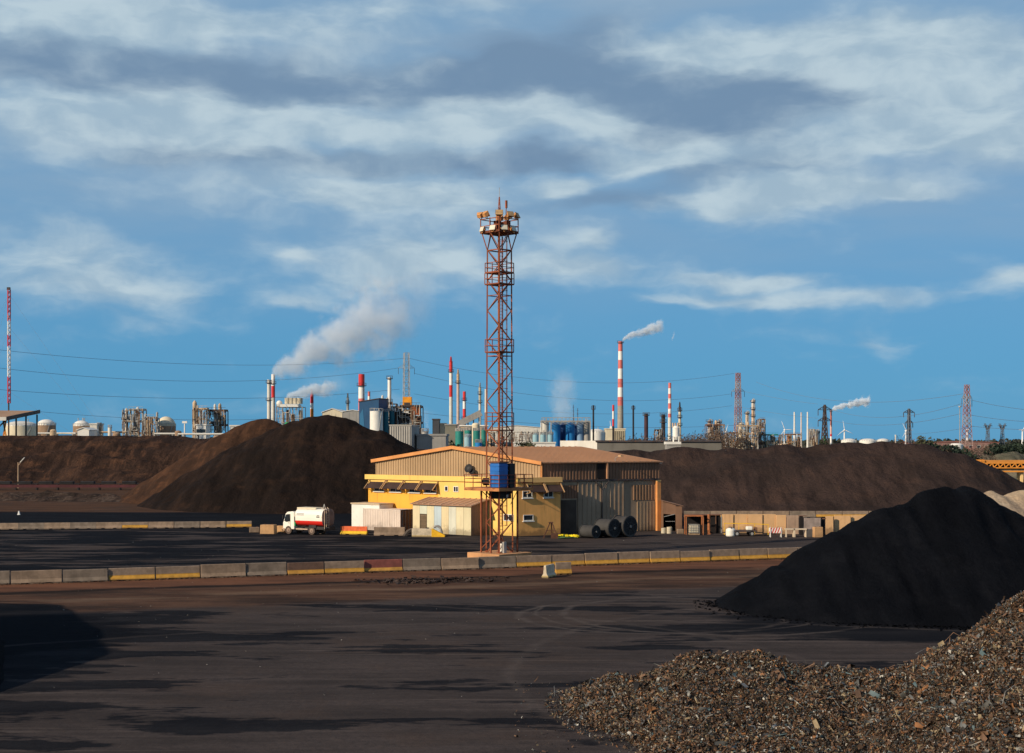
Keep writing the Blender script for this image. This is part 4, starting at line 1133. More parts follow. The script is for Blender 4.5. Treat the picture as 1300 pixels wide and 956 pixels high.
# rusty frame with caged tote
P = (gx(881, 163), 163, 0)
fr = thing('goods_frame', 'rusty open steel frame standing around a caged tote', 'frame', P)
rfm = mat('orange_rust_frame', (.36, .13, .05), .8, .25, 1., rust=.4)
for x in (-.95, 1.0):
    for y in (-.5, .9): MB().mat(rfm).bar((x, y, 0), (x, y, 2.15), .1).build('post', fr)
b = MB().mat(rfm)
for y in (-.5, .9): b.bar((-1, y, 2.15), (1.05, y, 2.15), .1)
for x in (-.95, 1.): b.bar((x, -.5, 2.15), (x, .9, 2.15), .1)
b.build('top_rail', fr)
t = thing('caged_tote', 'white caged liquid tote inside the rusty frame', 'tote', (gx(881, 163), 163.1, 0))
b = MB().mat(mat('tote_white', (.66, .58, .42), .6, .1, 1.)); b.bb(-.52, .52, -.5, .5, .17, 1.12); b.build('bottle', t, bevel=.08)
b = MB().mat(steel)
for k in range(7):
    x = -.57 + k * .19; b.bar((x, -.56, .15), (x, -.56, 1.17), .03)
for z in (.3, .55, .8, 1.16): b.bar((-.58, -.565, z), (.58, -.565, z), .035); b.bar((-.58, .56, z), (.58, .56, z), .03); b.bar((.58, -.56, z), (.58, .56, z), .03); b.bar((-.58, -.56, z), (-.58, .56, z), .03)
b.build('cage', t)
b = MB().mat(mat('pallet_wood', (.3, .2, .12), .9, .2, 2.))
for y in (-.5, 0, .5): b.bb(-.6, .6, y - .06, y + .06, .0, .12)
b.bb(-.6, .6, -.56, .56, .121, .15); b.build('pallet', t)
# orange post and dark bay
b = MB().mat(rfm); b.tube((0, 0, 0), (0, 0, 2.3), .17, n=12); b.box((0, 0, .05), (.5, .5, .1))
props(b.build('bollard_post', loc=(gx(900, 163.5), 163.5, 0)), 'thick orange rusty post right of the caged tote', 'post')
t = thing('storage_bay', 'dark open storage bay between the orange post and the tan panel wall', 'storage bay', (gx(905, 165.5), 165.5, 0))
b = MB().mat(darkin); b.bb(-3.2, 1.0, 1.0, 1.1, 0, 2.1); b.build('back_wall', t)
b = MB().mat(rsteel); b.bb(-3.2, 1.0, -.3, 1.1, 2.1, 2.18); b.build('roof', t)
for x in (-1.2, .3, .95): MB().mat(rsteel if x < .9 else steel).bar((x, -.25, 0), (x, -.25, 2.1), .1).build('post', t)
b = MB().mat(darkin); b.bb(-.25, .85, -.1, .95, 0, 1.9); b.build('locker', t)

# tan concrete panel wall
tanp = mat('tan_wall_panel', (.62, .38, .19), .9, .1, .5, streak=.3, bump=.02, grime=.55)
dullp = mat('dull_wall_panel', (.36, .25, .18), .9, .2, .7, streak=.5, bump=.02)
whitp = mat('grey_stained_panel', (.30, .24, .21), .9, .3, .9, streak=.6, bump=.02)
def panel(pa, pb, D, h, m, lab, z=0, D2=None):
    D2 = D2 or D
    a, c = Vector((gx(pa, D), D, 0)), Vector((gx(pb, D2), D2, 0)); d = c - a
    o = MB().mat(m).bb(-d.length / 2 + .02, d.length / 2 - .02, -.09, .09, 0, h)
    o.bb(-d.length / 2 + .02, d.length / 2 - .02, -.16, .16, -.0, .12)
    o = o.build('wall_panel', bevel=.02, loc=tuple((a + c) / 2 + Vector((0, 0, z))), rz=math.atan2(d.y, d.x))
    return props(o, lab, 'wall panel', 'upright concrete wall panels')
Dp = 164.
pp = [917, 931, 949, 968, 985, 998]
for i in range(5):
    panel(pp[i], pp[i + 1], Dp + .15 * (i % 2), 2.28 if i < 4 else 2.2, tanp, 'tan concrete wall panel, ' + ORD[i] + ' from the left behind the yellow rail')
panel(998.5, 1014, Dp - .2, 2.15, dullp, 'dull brown stained wall panel at the right end of the tan panels')
panel(1020.5, 1042, 160.5, 2.05, whitp, 'grey and rust stained wall panel standing alone right of the gap')
panel(1048, 1058, 163, 2.1, tanp, 'narrow bright tan panel with a pink stain, right of the dark gap')
panel(1059, 1080, 163.6, 2.15, tanp, 'tan panel partly hidden by the black coal heap'); panel(1080.5, 1105, 164, 2.15, tanp, 'rightmost tan panel, mostly hidden behind the black coal heap')
b = MB().mat(darkin); b.bb(-.22, .22, -.2, .2, 0, 1.9); b.mat(rsteel).bb(-.5, -.2, -.35, .3, 0, .75); b.bb(-.05, .3, -.25, .25, 1.9, 2.0)
props(b.build('steel_locker', bevel=.02, loc=(gx(1045, 161), 161, 0)), 'tall narrow black steel locker between the stained panel and the bright tan panel', 'locker')
b = MB().mat(darkin); b.bb(-.18, .18, -.2, .2, 0, 2.15); b.mat(rsteel).bb(-.3, .6, -.25, .25, 2.15, 2.22)  # black box stands in for the shade in the gap between panels
props(b.build('steel_locker', bevel=.02, loc=(gx(1017, 162.5), 162.5, 0)), 'black box added as the dark shade in the gap left of the stained panel', 'locker')

# low flat trailer with white tanks
car = thing('flatbed_trailer', 'low dark flatbed trailer parked in front of the tan wall panels', 'trailer', (gx(943, 160.8), 160.8, 0), R(2))
MB().mat(dsteel).bb(-1.5, 1.5, -.8, .8, .5, .66).build('bed', car)
MB().mat(dsteel).bar((-1.5, 0, .5), (-2.4, 0, .35), .12).build('drawbar', car)
for x in (-.8, .9):
    for s in (-1, 1):
        w_ = MB().mat(rubber).tube((x, s * .6, .3), (x, s * .8, .3), .3, n=18).build('wheel', car)
        MB().mat(steel).tube((x, s * .8, .3), (x, s * .815, .3), .16, n=14).build('rim', w_)
for x in (-1.45, 1.45): MB().mat(rsteel).bb(x - .04, x + .04, -.78, .78, .663, 1.0).build('end_board', car)
o = MB().mat(wt).bb(-.35, .35, -.4, .4, 0, .42).build('white_box', bevel=.1, loc=(gx(951, 160.8), 160.8, .664)); props(o, 'small white box lying on the dark flatbed trailer', 'box')
t = thing('plastic_tank', 'white rounded plastic tank standing left of the dark flatbed trailer', 'tank', (gx(927.5, 160.4), 160.4, 0))
b = MB().mat(wt); b.lathe([(.5, .0), (.55, .1), (.55, .65), (.5, .8), (.3, .92), (.14, .95), (0, .95)], 20); b.build('shell', t)
MB().mat(dsteel).tube((0, 0, .95), (0, 0, 1.02), .17, n=14).build('lid', t)
# yellow rail on posts behind the car
t = thing('yellow_rail', 'long thin yellow rail on posts in front of the tan wall panels', 'railing', (gx(948, 162.6), 162.6, 0))
ym = mat('yellow_rail_paint', (.78, .45, .03), .6, .1, 1.)
b = MB().mat(ym); b.bar((-2.6, 0, 1.32), (-.2, 0, 1.30), .09); b.bar((-.2, 0, 1.30), (2.5, 0, 1.18), .09); b.build('top_rail', t)
for x in (-2.55, -.9, .9, 2.45): MB().mat(ym).bar((x, 0, 0), (x, 0, 1.25), .07).build('post', t)
# striped board, trestles, blocks
t = thing('barricade_board', 'red and white diagonally striped barricade board left of the pale trestles', 'barricade', (gx(984.5, 158.8), 158.8, 0))
b = MB().mat(white); b.bb(-.75, .75, -.03, .03, .45, 1.05); bo = b.build('board', t)
b = MB().mat(mat('stripe_red', (.6, .06, .04), .6, .1, 1.))
for k in range(5):
    x = -.75 + k * .3; b.add([(x, -.035, .45), (x + .14, -.035, .45), (min(.75, x + .39), -.035, 1.05), (min(.75, x + .25), -.035, 1.05)], [(0, 1, 2, 3)])
b.build('red_stripes', bo)
for x in (-.6, .6): MB().mat(white).prism([(-.3, 0), (-.22, 0), (0, .98), (.22, 0), (.3, 0), (.04, 1.12), (-.04, 1.12)], 0, x - .03, x + .03).build('foot', t)
trm = mat('pale_trestle', (.62, .5, .36), .8, .1, 1.)
for px_, lab in ((1002.5, 'pale concrete trestle nearest the striped board'), (1015.5, 'wider pale concrete trestle left of the dark grey block')):
    t = thing('trestle', lab, 'trestle', (gx(px_, 159), 159, 0), 0, 'pale trestles')
    wd = .42 if px_ < 1010 else .62
    MB().mat(trm).bb(-wd - .1, wd + .1, -.3, .3, .82, .95).build('top_bar', t)
    for s in (-1, 1): MB().mat(trm).prism([(s * wd - .06, .0), (s * wd + .1 * s - .06, 0), (s * wd + .06, .0), (s * wd + .05, .82), (s * wd - .05, .82)], 1, -.25, .25).build('leg', t)
block('concrete_block', 1027.5, 159.2, (1.0, .8, .85), 0, mat('dark_grey_block', (.09, .085, .085), .9, .2, 1.), 'dark grey concrete block right of the wider pale trestle')
block('concrete_block', 1038, 158.6, (1.0, .8, 1.15), 8, blockm, 'orange-stained concrete block at the foot of the black locker')

# little white marker and lamp post at far left
t = thing('lamp_post', 'slim tan lamp post with a tilted white lamp by the long conveyor', 'lamp post', (gx(23, 318), 318, 0))
b = MB().mat(mat('tan_pole', (.55, .38, .24), .7, .1, 1.)); b.tube((0, 0, 0), (0, 0, gz(587, 318)), .13, .09, n=10); b.build('pole', t)
zz = gz(586, 318)
b = MB().mat(mat('tan_pole', (.55, .38, .24), .7, .1, 1.)); b.bar((0, 0, zz - .9), (.9, 0, zz + .2), .09); b.build('arm', t)
b = MB().mat(white); b.box((.95, 0, zz + .35), (1.5, .5, .12), M=Matrix.Rotation(R(-48), 3, 'Y')); b.build('lamp_head', t)
b = MB().mat(whp); b.prism([(-.16, 0), (.16, 0), (.05, .55), (-.05, .55)], 1, -.14, .14); b.bb(-.2, .2, -.18, .18, 0, .06)
props(b.build('marker_cone', loc=(gx(24, 206), 206, 0)), 'tiny white marker cone on the dark ground at the far left', 'cone')

# long low conveyor in front of the left bank
cv = thing('long_conveyor', 'long dark maroon belt conveyor running low along the left bank', 'conveyor', (gx(0, 307), 307, 0))
mar = mat('maroon_steel', (.07, .018, .022), .75, .3, .6); 
x0, x1 = -48., 60.
b = MB().mat(mar); b.bb(x0, x1, -.6, -.5, .55, 1.15); b.bb(x0, x1, .5, .6, .55, 1.15); b.build('side_girder', cv)
b = MB().mat(rubber); b.bb(x0, x1, -.48, .48, 1.3, 1.4); b.build('belt', cv)
for k in range(24):
    x = x0 + 2 + k * 4.5
    b = MB().mat(blackp); b.prism([(-.55, 0), (-.4, 0), (-.4, .55), (.4, .55), (.4, 0), (.55, 0), (.55, 1.3), (-.55, 1.3)], 0, x - .12, x + .12); b.build('trestle', cv)
    b = MB().mat(blackp); b.prism([(-.6, 1.3), (.6, 1.3), (.7, 1.85), (-.7, 1.85)], 0, x + .5, x + 3.4); b.build('belt_cover', cv)
# ------------------------------------------------------------------ distant plant: generic builders
def s_(D): return D / F           # metres per photo pixel at distance D
def chimney(px, D, ytop, wtop, wbase, bands, label, plat=(), tip=None, name='chimney', group=None, ybase=558, n=18, ladder=True):
    """bands: [(y_bottom_px, material)...] from the top down"""
    t = thing(name, label, 'chimney', (gx(px, D), D, 0), 0, group)
    zt = gz(ytop, D); k = s_(D); rt_, rb_ = wtop * k / 2, wbase * k / 2
    def rad(z): return rb_ + (rt_ - rb_) * (z / zt)
    prof = [(rad(zt) * .8, zt - .02), (rad(zt), zt)]; ms = [blackp]
    for yb, m in bands:
        z = max(0, gz(yb, D)); prof.append((rad(z), z)); ms.append(m)
    if prof[-1][1] > 0: prof.append((rb_, 0)); ms.append(bands[-1][1])
    MB().lathe(prof, n, (0, 0, 0), ms).build('shaft', t)
    for py in plat:
        z = gz(py, D); r = rad(z)
        b = MB().mat(dsteel); b.lathe([(r * .98, z - .25), (r * 1.35 + .35, z - .25), (r * 1.35 + .35, z), (r * .98, z)], n)
        rr = r * 1.35 + .3
        for i in range(10):
            a = 2 * PI * i / 10; c_ = 2 * PI * (i + 1) / 10
            b.bar((rr * math.cos(a), rr * math.sin(a), z), (rr * math.cos(a), rr * math.sin(a), z + 1.1), .08)
            b.bar((rr * math.cos(a), rr * math.sin(a), z + 1.1), (rr * math.cos(c_), rr * math.sin(c_), z + 1.1), .08)
        b.build('platform', t)
    if ladder:
        b = MB().mat(dsteel); rr = rb_ * 1.0 + .2
        b.bar((rb_ * .7, -rb_ * .8, 2), (rt_ * .7 + .05, -rt_ * .8 - .05, zt - .5), max(.12, k * .35)); b.build('ladder', t)
    if tip:
        b = MB().mat(tip); r = rt_
        for i in range(8):
            a = 2 * PI * i / 8; b.bar((r * math.cos(a), r * math.sin(a), zt - 4), (r * .4 * math.cos(a), r * .4 * math.sin(a), zt + 2.2), .14)
        for z in (zt - 2, zt): 
            for i in range(8):
                a = 2 * PI * i / 8; c_ = 2 * PI * (i + 1) / 8
                b.bar((r * 1.1 * math.cos(a), r * 1.1 * math.sin(a), z), (r * 1.1 * math.cos(c_), r * 1.1 * math.sin(c_), z), .14)
        b.tube((0, 0, zt), (0, 0, zt + 2.5), r * .4, r * .3, n=10); b.build('tip_cage', t)
    return t
def tank(pa, pb, ytop, D, m, label, roof='flat', rm=None, rh=0., name='storage_tank', group=None, stair=True, vents=2, cat='tank', rim=True):
    k = s_(D); r = (pb - pa) * k / 2; zt = gz(ytop, D)
    t = thing(name, label, cat, (gx((pa + pb) / 2, D), D, 0), random.uniform(0, 1), group)
    MB().mat(m).lathe([(r, 0), (r, zt)], 36).build('shell', t)
    b = MB().mat(rm or m)
    if roof == 'flat': b.lathe([(r, zt), (r * .98, zt + .02), (0, zt + r * .06)], 36)
    elif roof == 'cone': b.lathe([(r, zt), (r * .15, zt + (rh or r * .4)), (0, zt + (rh or r * .4))], 36)
    else:
        hh = rh or r * .4
        b.lathe([(r * .985 * math.cos(a), zt + hh * math.sin(a)) for a in np.linspace(0, PI / 2, 8)], 36)
    ro = b.build('roof', t)
    if vents:
        b = MB().mat(steel)
        for i in range(vents):
            a = i * 2.3; b.tube((r * .4 * math.cos(a), r * .4 * math.sin(a), zt), (r * .4 * math.cos(a), r * .4 * math.sin(a), zt + max(hh if roof == 'dome' else 0, rh) + .9), .14, n=8)
        b.build('vent', ro)
    if rim:
        b = MB().mat(steel)
        for i in range(24):
            a, c_ = 2 * PI * i / 24, 2 * PI * (i + 1) / 24
            b.bar((r * 1.01 * math.cos(a), r * 1.01 * math.sin(a), zt + .9), (r * 1.01 * math.cos(c_), r * 1.01 * math.sin(c_), zt + .9), .09)
            b.bar((r * 1.01 * math.cos(a), r * 1.01 * math.sin(a), zt), (r * 1.01 * math.cos(a), r * 1.01 * math.sin(a), zt + .9), .07)
        b.build('rim_railing', t)
    if stair:
        b = MB().mat(steel); n = 16
        for i in range(n):
            a, c_ = -2.4 + i * .09, -2.4 + (i + 1) * .09
            b.bar((r * 1.03 * math.cos(a), r * 1.03 * math.sin(a), zt * i / n), (r * 1.03 * math.cos(c_), r * 1.03 * math.sin(c_), zt * (i + 1) / n), .25, .25)
        b.build('stair', t)
    return t
def shed(pa, pb, yeave, D, depth, m, label, yr=None, roofm_=None, rz=0., name='industrial_building', side=None, doors=1, wins=0, group=None, flat=False, ribs=True):
    k = s_(D); w = (pb - pa) * k; ze = gz(yeave, D); zr = gz(yr, D) if yr is not None else ze + .5
    t = thing(name, label, 'building', (gx((pa + pb) / 2, D), D + depth / 2, 0), rz, group)
    b = MB().mat(m)
    if flat: b.bb(-w / 2, w / 2, -depth / 2, depth / 2, 0, ze)
    else:
        b.prism([(-w / 2, 0), (w / 2, 0), (w / 2, ze), (0, zr), (-w / 2, ze)], 1, -depth / 2, depth / 2)
    if ribs:
        nn = int(w / 2.5)
        for i in range(nn + 1):
            x = -w / 2 + .06 + (w - .12) * i / max(1, nn); b.bb(x - .05, x + .05, -depth / 2 - .07, -depth / 2 - .003, 0, ze - .2)
    b.build('wall', t)
    b = MB().mat(roofm_ or offw)
    if flat: b.bb(-w / 2 - .2, w / 2 + .2, -depth / 2 - .2, depth / 2 + .2, ze + .003, ze + .45)
    else:
        for s in (-1, 1):
            vs = [(0, -depth / 2 - .3, zr + .02), (s * (w / 2 + .3), -depth / 2 - .3, ze + .02), (s * (w / 2 + .3), depth / 2 + .3, ze + .02), (0, depth / 2 + .3, zr + .02)]
            slabq(b, [(x, y, z + .25) for x, y, z in vs], .22)
    b.build('roof', t)
    for i in range(doors):
        b = MB().mat(dsteel); x = -w * .3 + i * w * .35; b.bb(x - 1.6, x + 1.6, -depth / 2 - .12, -depth / 2 - .075, 0, min(4.2, ze * .7)); b.build('door', t)
    for i in range(wins):
        x = -w / 2 + w * (i + .5) / wins; fo = MB().mat(white).bb(x - .9, x + .9, -depth / 2 - .11, -depth / 2 - .072, ze - 2.6, ze - 1.2).build('window', t)
        MB().mat(glass).bb(x - .78, x + .78, -depth / 2 - .125, -depth / 2 - .111, ze - 2.5, ze - 1.3).build('pane', fo)
    return t
def process_unit(pa, pb, ytop, D, label, m=steel, dens=1., depth=None, levels=4, seed=1, tall=3, vm=None, name='process_unit', ybot=560, bays=None):
    rg = random.Random(seed); k = s_(D); w = (pb - pa) * k; zt = gz(ytop, D); dp = depth or w * .6
    t = thing(name, label, 'process unit', (gx((pa + pb) / 2, D), D, 0))
    b = MB().mat(m); nx = bays or max(2, int(w / 4)); cs = max(.3, k * .75)
    xs = [-w / 2 + w * i / nx for i in range(nx + 1)]; zs = [zt * (i + 1) / levels for i in range(levels)]
    for x in xs:
        for y in (-dp / 2, dp / 2): b.bar((x, y, 0), (x, y, zt), cs)
    for z in zs:
        for y in (-dp / 2, dp / 2): b.bar((-w / 2, y, z), (w / 2, y, z), cs)
        for x in xs: b.bar((x, -dp / 2, z), (x, dp / 2, z), cs * .8)
    for li in range(levels):
        z0 = zs[li - 1] if li else 0
        for i in range(nx):
            if rg.random() < .7: b.bar((xs[i], -dp / 2, z0), (xs[i + 1], -dp / 2, zs[li]), cs * .5)
            if rg.random() < .4: b.bar((xs[i + 1], -dp / 2, z0), (xs[i], -dp / 2, zs[li]), cs * .6)
    b.build('frame', t)
    for z in zs:
        a = -w / 2 if rg.random() < .6 else -w * .2
        c_ = w / 2 if rg.random() < .7 else w * .25
        b = MB().mat(m); b.bb(a, c_, -dp / 2 - .3, dp / 2 + .3, z + cs / 2, z + cs / 2 + .45)
        b.bar((a, -dp / 2 - .3, z + 1.3), (c_, -dp / 2 - .3, z + 1.3), .1)
        x = a
        while x < c_: b.bar((x, -dp / 2 - .3, z), (x, -dp / 2 - .3, z + 1.3), .09); x += 1.8
        b.build('platform', t)
    vms = vm or [offw, beigep, steel, dsteel, shellb]
    for i in range(int(7 * dens)):
        vm_ = rg.choice(vms); x = rg.uniform(-w * .42, w * .42); y = rg.uniform(-dp * .35, dp * .1); li = rg.randrange(levels)
        z0 = zs[li - 1] if li else 0; h_ = (zs[0]) * rg.uniform(.5, 1.1); r = min(w * .08, rg.uniform(.5, 1.4)) * rg.uniform(.6, 1.2)
        b = MB().mat(vm_)
        if rg.random() < .35:
            b.tube((x - r * 1.8, y, z0 + r + .6), (x + r * 1.8, y, z0 + r + .6), r, n=14); b.sphere((x - r * 1.8, y, z0 + r + .6), r * .98, 12, 1); b.sphere((x + r * 1.8, y, z0 + r + .6), r * .98, 12, 1)
        else:
            b.tube((x, y, z0 + .5), (x, y, z0 + h_), r, n=14); b.lathe([(r * math.cos(a), z0 + h_ + r * .6 * math.sin(a)) for a in np.linspace(0, PI / 2, 5)], 14, (x, y, 0))
        b.build('vessel', t)
    for i in range(tall):
        x = rg.uniform(-w * .45, w * .45); r = rg.uniform(.35, .8); zz = zt * rg.uniform(.9, 1.12)
        b = MB().mat(rg.choice([offw, steel, beigep])); b.tube((x, 0, 0), (x, 0, zz), r, n=12); b.lathe([(r, zz), (r * .3, zz + r), (0, zz + r)], 12, (x, 0, 0)); b.build('column', t)
    b = MB()
    for i in range(int(75 * dens)):
        b.mat(rg.choice([steel, beigep, dsteel, offw, shellb, rsteel])); rr = max(.1, k * rg.uniform(.12, .32))
        x, z = rg.uniform(-w / 2, w / 2), rg.uniform(1, zt); y = -dp / 2 - rg.uniform(.2, .9)
        if rg.random() < .68:
            x2 = min(w / 2, max(-w / 2, x + rg.uniform(-w * .4, w * .4))); b.tube((x, y, z), (x2, y, z), rr, n=6); b.tube((x2, y, z), (x2, y, min(zt, max(0, z + rg.uniform(-6, 5)))), rr, n=6)
        else: b.tube((x, y, z), (x, y, min(zt * 1.03, z + rg.uniform(1, 7))), rr, n=6)
    b.build('pipework', t)
    return t
pinkgrey = mat('pylon_worn_red', (.30, .12, .09), .7, .15, .3)
def pylon(px, D, ytop, wb, wt_, label, m=steel, arms=(), ybase=560, name='lattice_pylon', cat='pylon', npan=12, th=None, redbands=False, waist=None):
    k = s_(D); zt = gz(ytop, D); hb, ht = wb * k / 2, wt_ * k / 2; th = th or max(.22, k * .42)
    t = thing(name, label, cat, (gx(px, D), D, 0), R(18))
    def hw(z): return hb + (ht - hb) * (z / zt) ** .8
    b = MB(); zs = [zt * (1 - (1 - i / npan) ** 1.0) for i in range(npan + 1)]
    for i in range(npan):
        if redbands: b.mat(pinkgrey if (i // 2) % 2 else redbands)
        else: b.mat(m)
        z0, z1 = zs[i], zs[i + 1]; a, c_ = hw(z0), hw(z1)
        for j in range(4):
            (x0, y0), (x1, y1) = cor[j], cor[(j + 1) % 4]
            b.bar((x0 * a, y0 * a, z0), (x0 * c_, y0 * c_, z1), th)
            b.bar((x0 * a, y0 * a, z0), (x1 * c_, y1 * c_, z1), th * .6); b.bar((x1 * a, y1 * a, z0), (x0 * c_, y0 * c_, z1), th * .6)
            b.bar((x0 * c_, y0 * c_, z1), (x1 * c_, y1 * c_, z1), th * .6)
    b.build('tower_frame', t)
    for py, half in arms:
        z = gz(py, D); L = half * k; h_ = hw(z)
        b = MB().mat(m)
        for s in (-1, 1):
            for y in (-h_, h_): b.bar((s * h_, y, z), (s * L, 0, z + .2), th * .7)
            b.bar((s * h_, 0, z + 2.2), (s * L, 0, z + .2), th * .7)
            for q in (.35, .68): b.bar((s * (h_ + (L - h_) * q), 0, z + .1), (s * (h_ + (L - h_) * (q - .2)), 0, z + 2.2 * (1 - q + .1)), th * .5)
        o = b.build('cross_arm', t)
        for s in (-1, 1): MB().mat(dsteel).tube((s * L, 0, z), (s * L, 0, z - 3.2), th * .55, n=6).build('insulator', o)
    return t
def wire(a, b_, sag, label, r=.075, n=26, group='power lines', m=None):
    A, B = Vector(a), Vector(b_); mb = MB().mat(m or mat('wire_grey', (.16, .21, .28), .6, .1, 1.))
    P = [A.lerp(B, i / n) - Vector((0, 0, sag * 4 * (i / n) * (1 - i / n))) for i in range(n + 1)]
    for i in range(n): mb.tube(P[i], P[i + 1], r, n=5, caps=False)
    mb.v = [(x - A.x, y - A.y, z - A.z) for x, y, z in mb.v]
    return props(mb.build('power_line', loc=tuple(A)), label, 'power line', group)
def W(px, py, D): return (gx(px, D), D, gz(py, D))
def turbine(px, D, yhub, blades, label, yaw=0., bl=9):
    t = thing('wind_turbine', label, 'wind turbine', (gx(px, D), D, 0), yaw, 'wind turbines on the horizon')
    k = s_(D); zh = gz(yhub, D)
    wm = mat('turbine_white', (.8, .8, .8), .5, .03, .5)
    MB().mat(wm).lathe([(1.3 * k, 0), (.75 * k, zh)], 14).build('tower', t)
    MB().mat(wm).box((0, .5 * k, zh + .3 * k), (1.6 * k, 3.2 * k, 1.5 * k)).build('nacelle', t, bevel=.3 * k)
    MB().mat(wm).sphere((0, -1.7 * k, zh + .3 * k), .9 * k, 10).build('hub', t)
    for a in blades:
        ca, sa = math.cos(R(a)), math.sin(R(a)); b = MB().mat(wm); L = bl * k
        pr = [(0, .35), (.12, .85), (.25, 1.0), (.6, .62), (1., .18)]
        vs = []
        for q, w_ in pr:
            c = Vector((ca * L * q, -1.9 * k, zh + .3 * k + sa * L * q)); nn = Vector((-sa, 0, ca)) * w_ * k * .5; dd = Vector((0, .16 * k, 0))
            vs += [c + nn, c + dd, c - nn, c - dd]
        fs = []
        for i in range(len(pr) - 1):
            for j in range(4): fs.append((i * 4 + j, i * 4 + (j + 1) % 4, i * 4 + 4 + (j + 1) % 4, i * 4 + 4 + j))
        fs.append((16, 17, 18, 19)); b.add(vs, fs, True); b.build('blade', t)
    return t

# guyed mast, far left
t = thing('radio_mast', 'slender guyed red and white radio mast behind the left canopy', 'mast', (gx(11, 450), 450, 0))
k = s_(450); ys = [368, 380, 398, 408, 425, 440, 455, 478, 492, 512]; zt = gz(368, 450)
b = MB()
for i in range(len(ys) - 1):
    z1, z0 = gz(ys[i], 450), gz(ys[i + 1], 450); b.mat([redp, redp, pinkp, whp, redp, whp, whp, redp, redp][i])
    n = max(1, int((z1 - z0) / 1.3))
    for q in range(n):
        za, zb = z0 + (z1 - z0) * q / n, z0 + (z1 - z0) * (q + 1) / n
        for j in range(3):
            a0, a1 = j * 2 * PI / 3 + .4, (j + 1) * 2 * PI / 3 + .4
            b.bar((.5 * math.cos(a0), .5 * math.sin(a0), za), (.5 * math.cos(a0), .5 * math.sin(a0), zb), .24); b.bar((.5 * math.cos(a0), .5 * math.sin(a0), za), (.5 * math.cos(a1), .5 * math.sin(a1), zb), .14)
b.build('mast_frame', t)
MB().mat(dsteel).tube((0, 0, 0), (0, 0, gz(511, 450)), .25, n=8).build('mast_foot', t)
for j in range(3):
    for h_ in (.45, .8, .98):
        a0 = j * 2 * PI / 3 + .2
        MB().mat(mat('guy_wire', (.3, .36, .42), .6, .1, 1.)).tube((0, 0, zt * h_), (38 * math.cos(a0), 38 * math.sin(a0), 0), .022, n=4).build('guy_wire', t)
MB().mat(dsteel).box((0, 0, zt + .4), (.9, .9, .8)).build('beacon', t)

# canopy at far left on the bank
cz = thing('canopy_shed', 'brown open-sided canopy on posts at the top of the left bank', 'canopy', (gx(0, 360), 360, 0))
def LC(px, py, D): p = W(px, py, D); return (p[0] - gx(0, 360), p[1] - 360, p[2])
b = MB().mat(mat('canopy_brown_roof', (.36, .22, .13), .8, .15, .3, streak=.2))
q = [LC(8, 530.5, 400), LC(-60, 532, 400), LC(-60, 520.5, 440), LC(50, 521.5, 440)]
slabq(b, q, .25); b.build('roof', cz)
b = MB().mat(dsteel); A_, B_ = Vector(LC(8, 531.5, 400)), Vector(LC(50.5, 522.5, 440)); b.bar(A_, B_, .3, 1.1); b.build('rake_beam', cz)
b = MB().mat(offw); b.bar(LC(8, 531.6, 399.6), LC(-60, 532.8, 399.6), .2, 1.0); b.build('fascia', cz)
for px, D in ((47, 437), (33, 424), (20.5, 412)):
    p = LC(px, 525, D); zr_ = p[2]; MB().mat(dsteel).bar((p[0], p[1], 9), (p[0], p[1], zr_ - .3), .38).build('post', cz)
for px, px2, D in ((7.5, 4, 402), (4, 8, 402)):
    p = LC(px, 534, D); p2 = LC(px2, 556, D); MB().mat(orangep).bar(p, p2, .35).build('brace', cz)
p, p2 = LC(8, 533, 401), LC(-8, 548, 401); MB().mat(dsteel).bar(p, p2, .35).build('brace', cz)

# left tanks
tank(6, 48, 541, 560, cream, 'wide cream storage tank seen beneath the left canopy', 'dome', offw, 2.0)
tank(47, 70.5, 540, 520, shellb, 'rusty brown storage tank with a white dome right of the canopy', 'dome', white, 2.2, vents=0)
b = tank(93, 114, 541, 500, shellb, 'beige stained tank with a white dome and vents', 'dome', white, 2.0, vents=4)
shed(98, 113, 546.5, 470, 10, white, 'bright white low building in front of the beige stained tank', 543.5, white, doors=0)
shed(114, 123, 539, 492, 8, offw, 'tall off-white block beside the beige stained tank', flat=True, roofm_=offw, doors=0, ribs=False)
tank(123, 129, 540, 495, shellb, 'narrow brown tank right of the tall off-white block', 'flat', stair=False)
# low pipe rack all along the skyline
def rack(pa, pb, y, D, label, seed):
    rg = random.Random(seed); k = s_(D); w = (pb - pa) * k; z = gz(y, D)
    t = thing('pipe_rack', label, 'pipe rack', (gx(pa, D), D, 0))
    b = MB().mat(steel); x = 0
    while x < w: b.bar((x, 0, 0), (x, 0, z), .4); b.bar((x, 3, 0), (x, 3, z), .4); b.bar((x, 0, z - .4), (x, 3, z - .4), .3); x += 6
    b.build('frame', t)
    for i in range(5): MB().mat(rg.choice([beigep, offw, steel, white, shellb])).tube((0, i * .6, z + .1), (w, i * .6, z + .1), .32, n=8).build('pipe', t)
    for i in range(int(w / 7)):
        x = rg.uniform(0, w); r = rg.uniform(.5, 1.8); h_ = z + rg.uniform(-2, 2.5)
        b = MB().mat(rg.choice([offw, beigep, steel, cream, shellb, dsteel])); b.tube((x, -3, 0), (x, -3, h_), r, n=12); b.lathe([(r * math.cos(a), h_ + r * .5 * math.sin(a)) for a in np.linspace(0, PI / 2, 5)], 12, (x, -3, 0)); b.build('vessel', t)
    return t
rack(47, 96, 550.5, 480, 'low beige pipe rack between the white-domed tanks', 1)
rack(126, 160, 549, 480, 'low pipe rack left of the first tangled process unit', 2)
rack(196, 232, 551, 470, 'low pipe rack below the domed tank beside the first process unit', 3)
rack(226, 292, 551.5, 465, 'low pipe rack running in front of the second tangled process unit', 4)
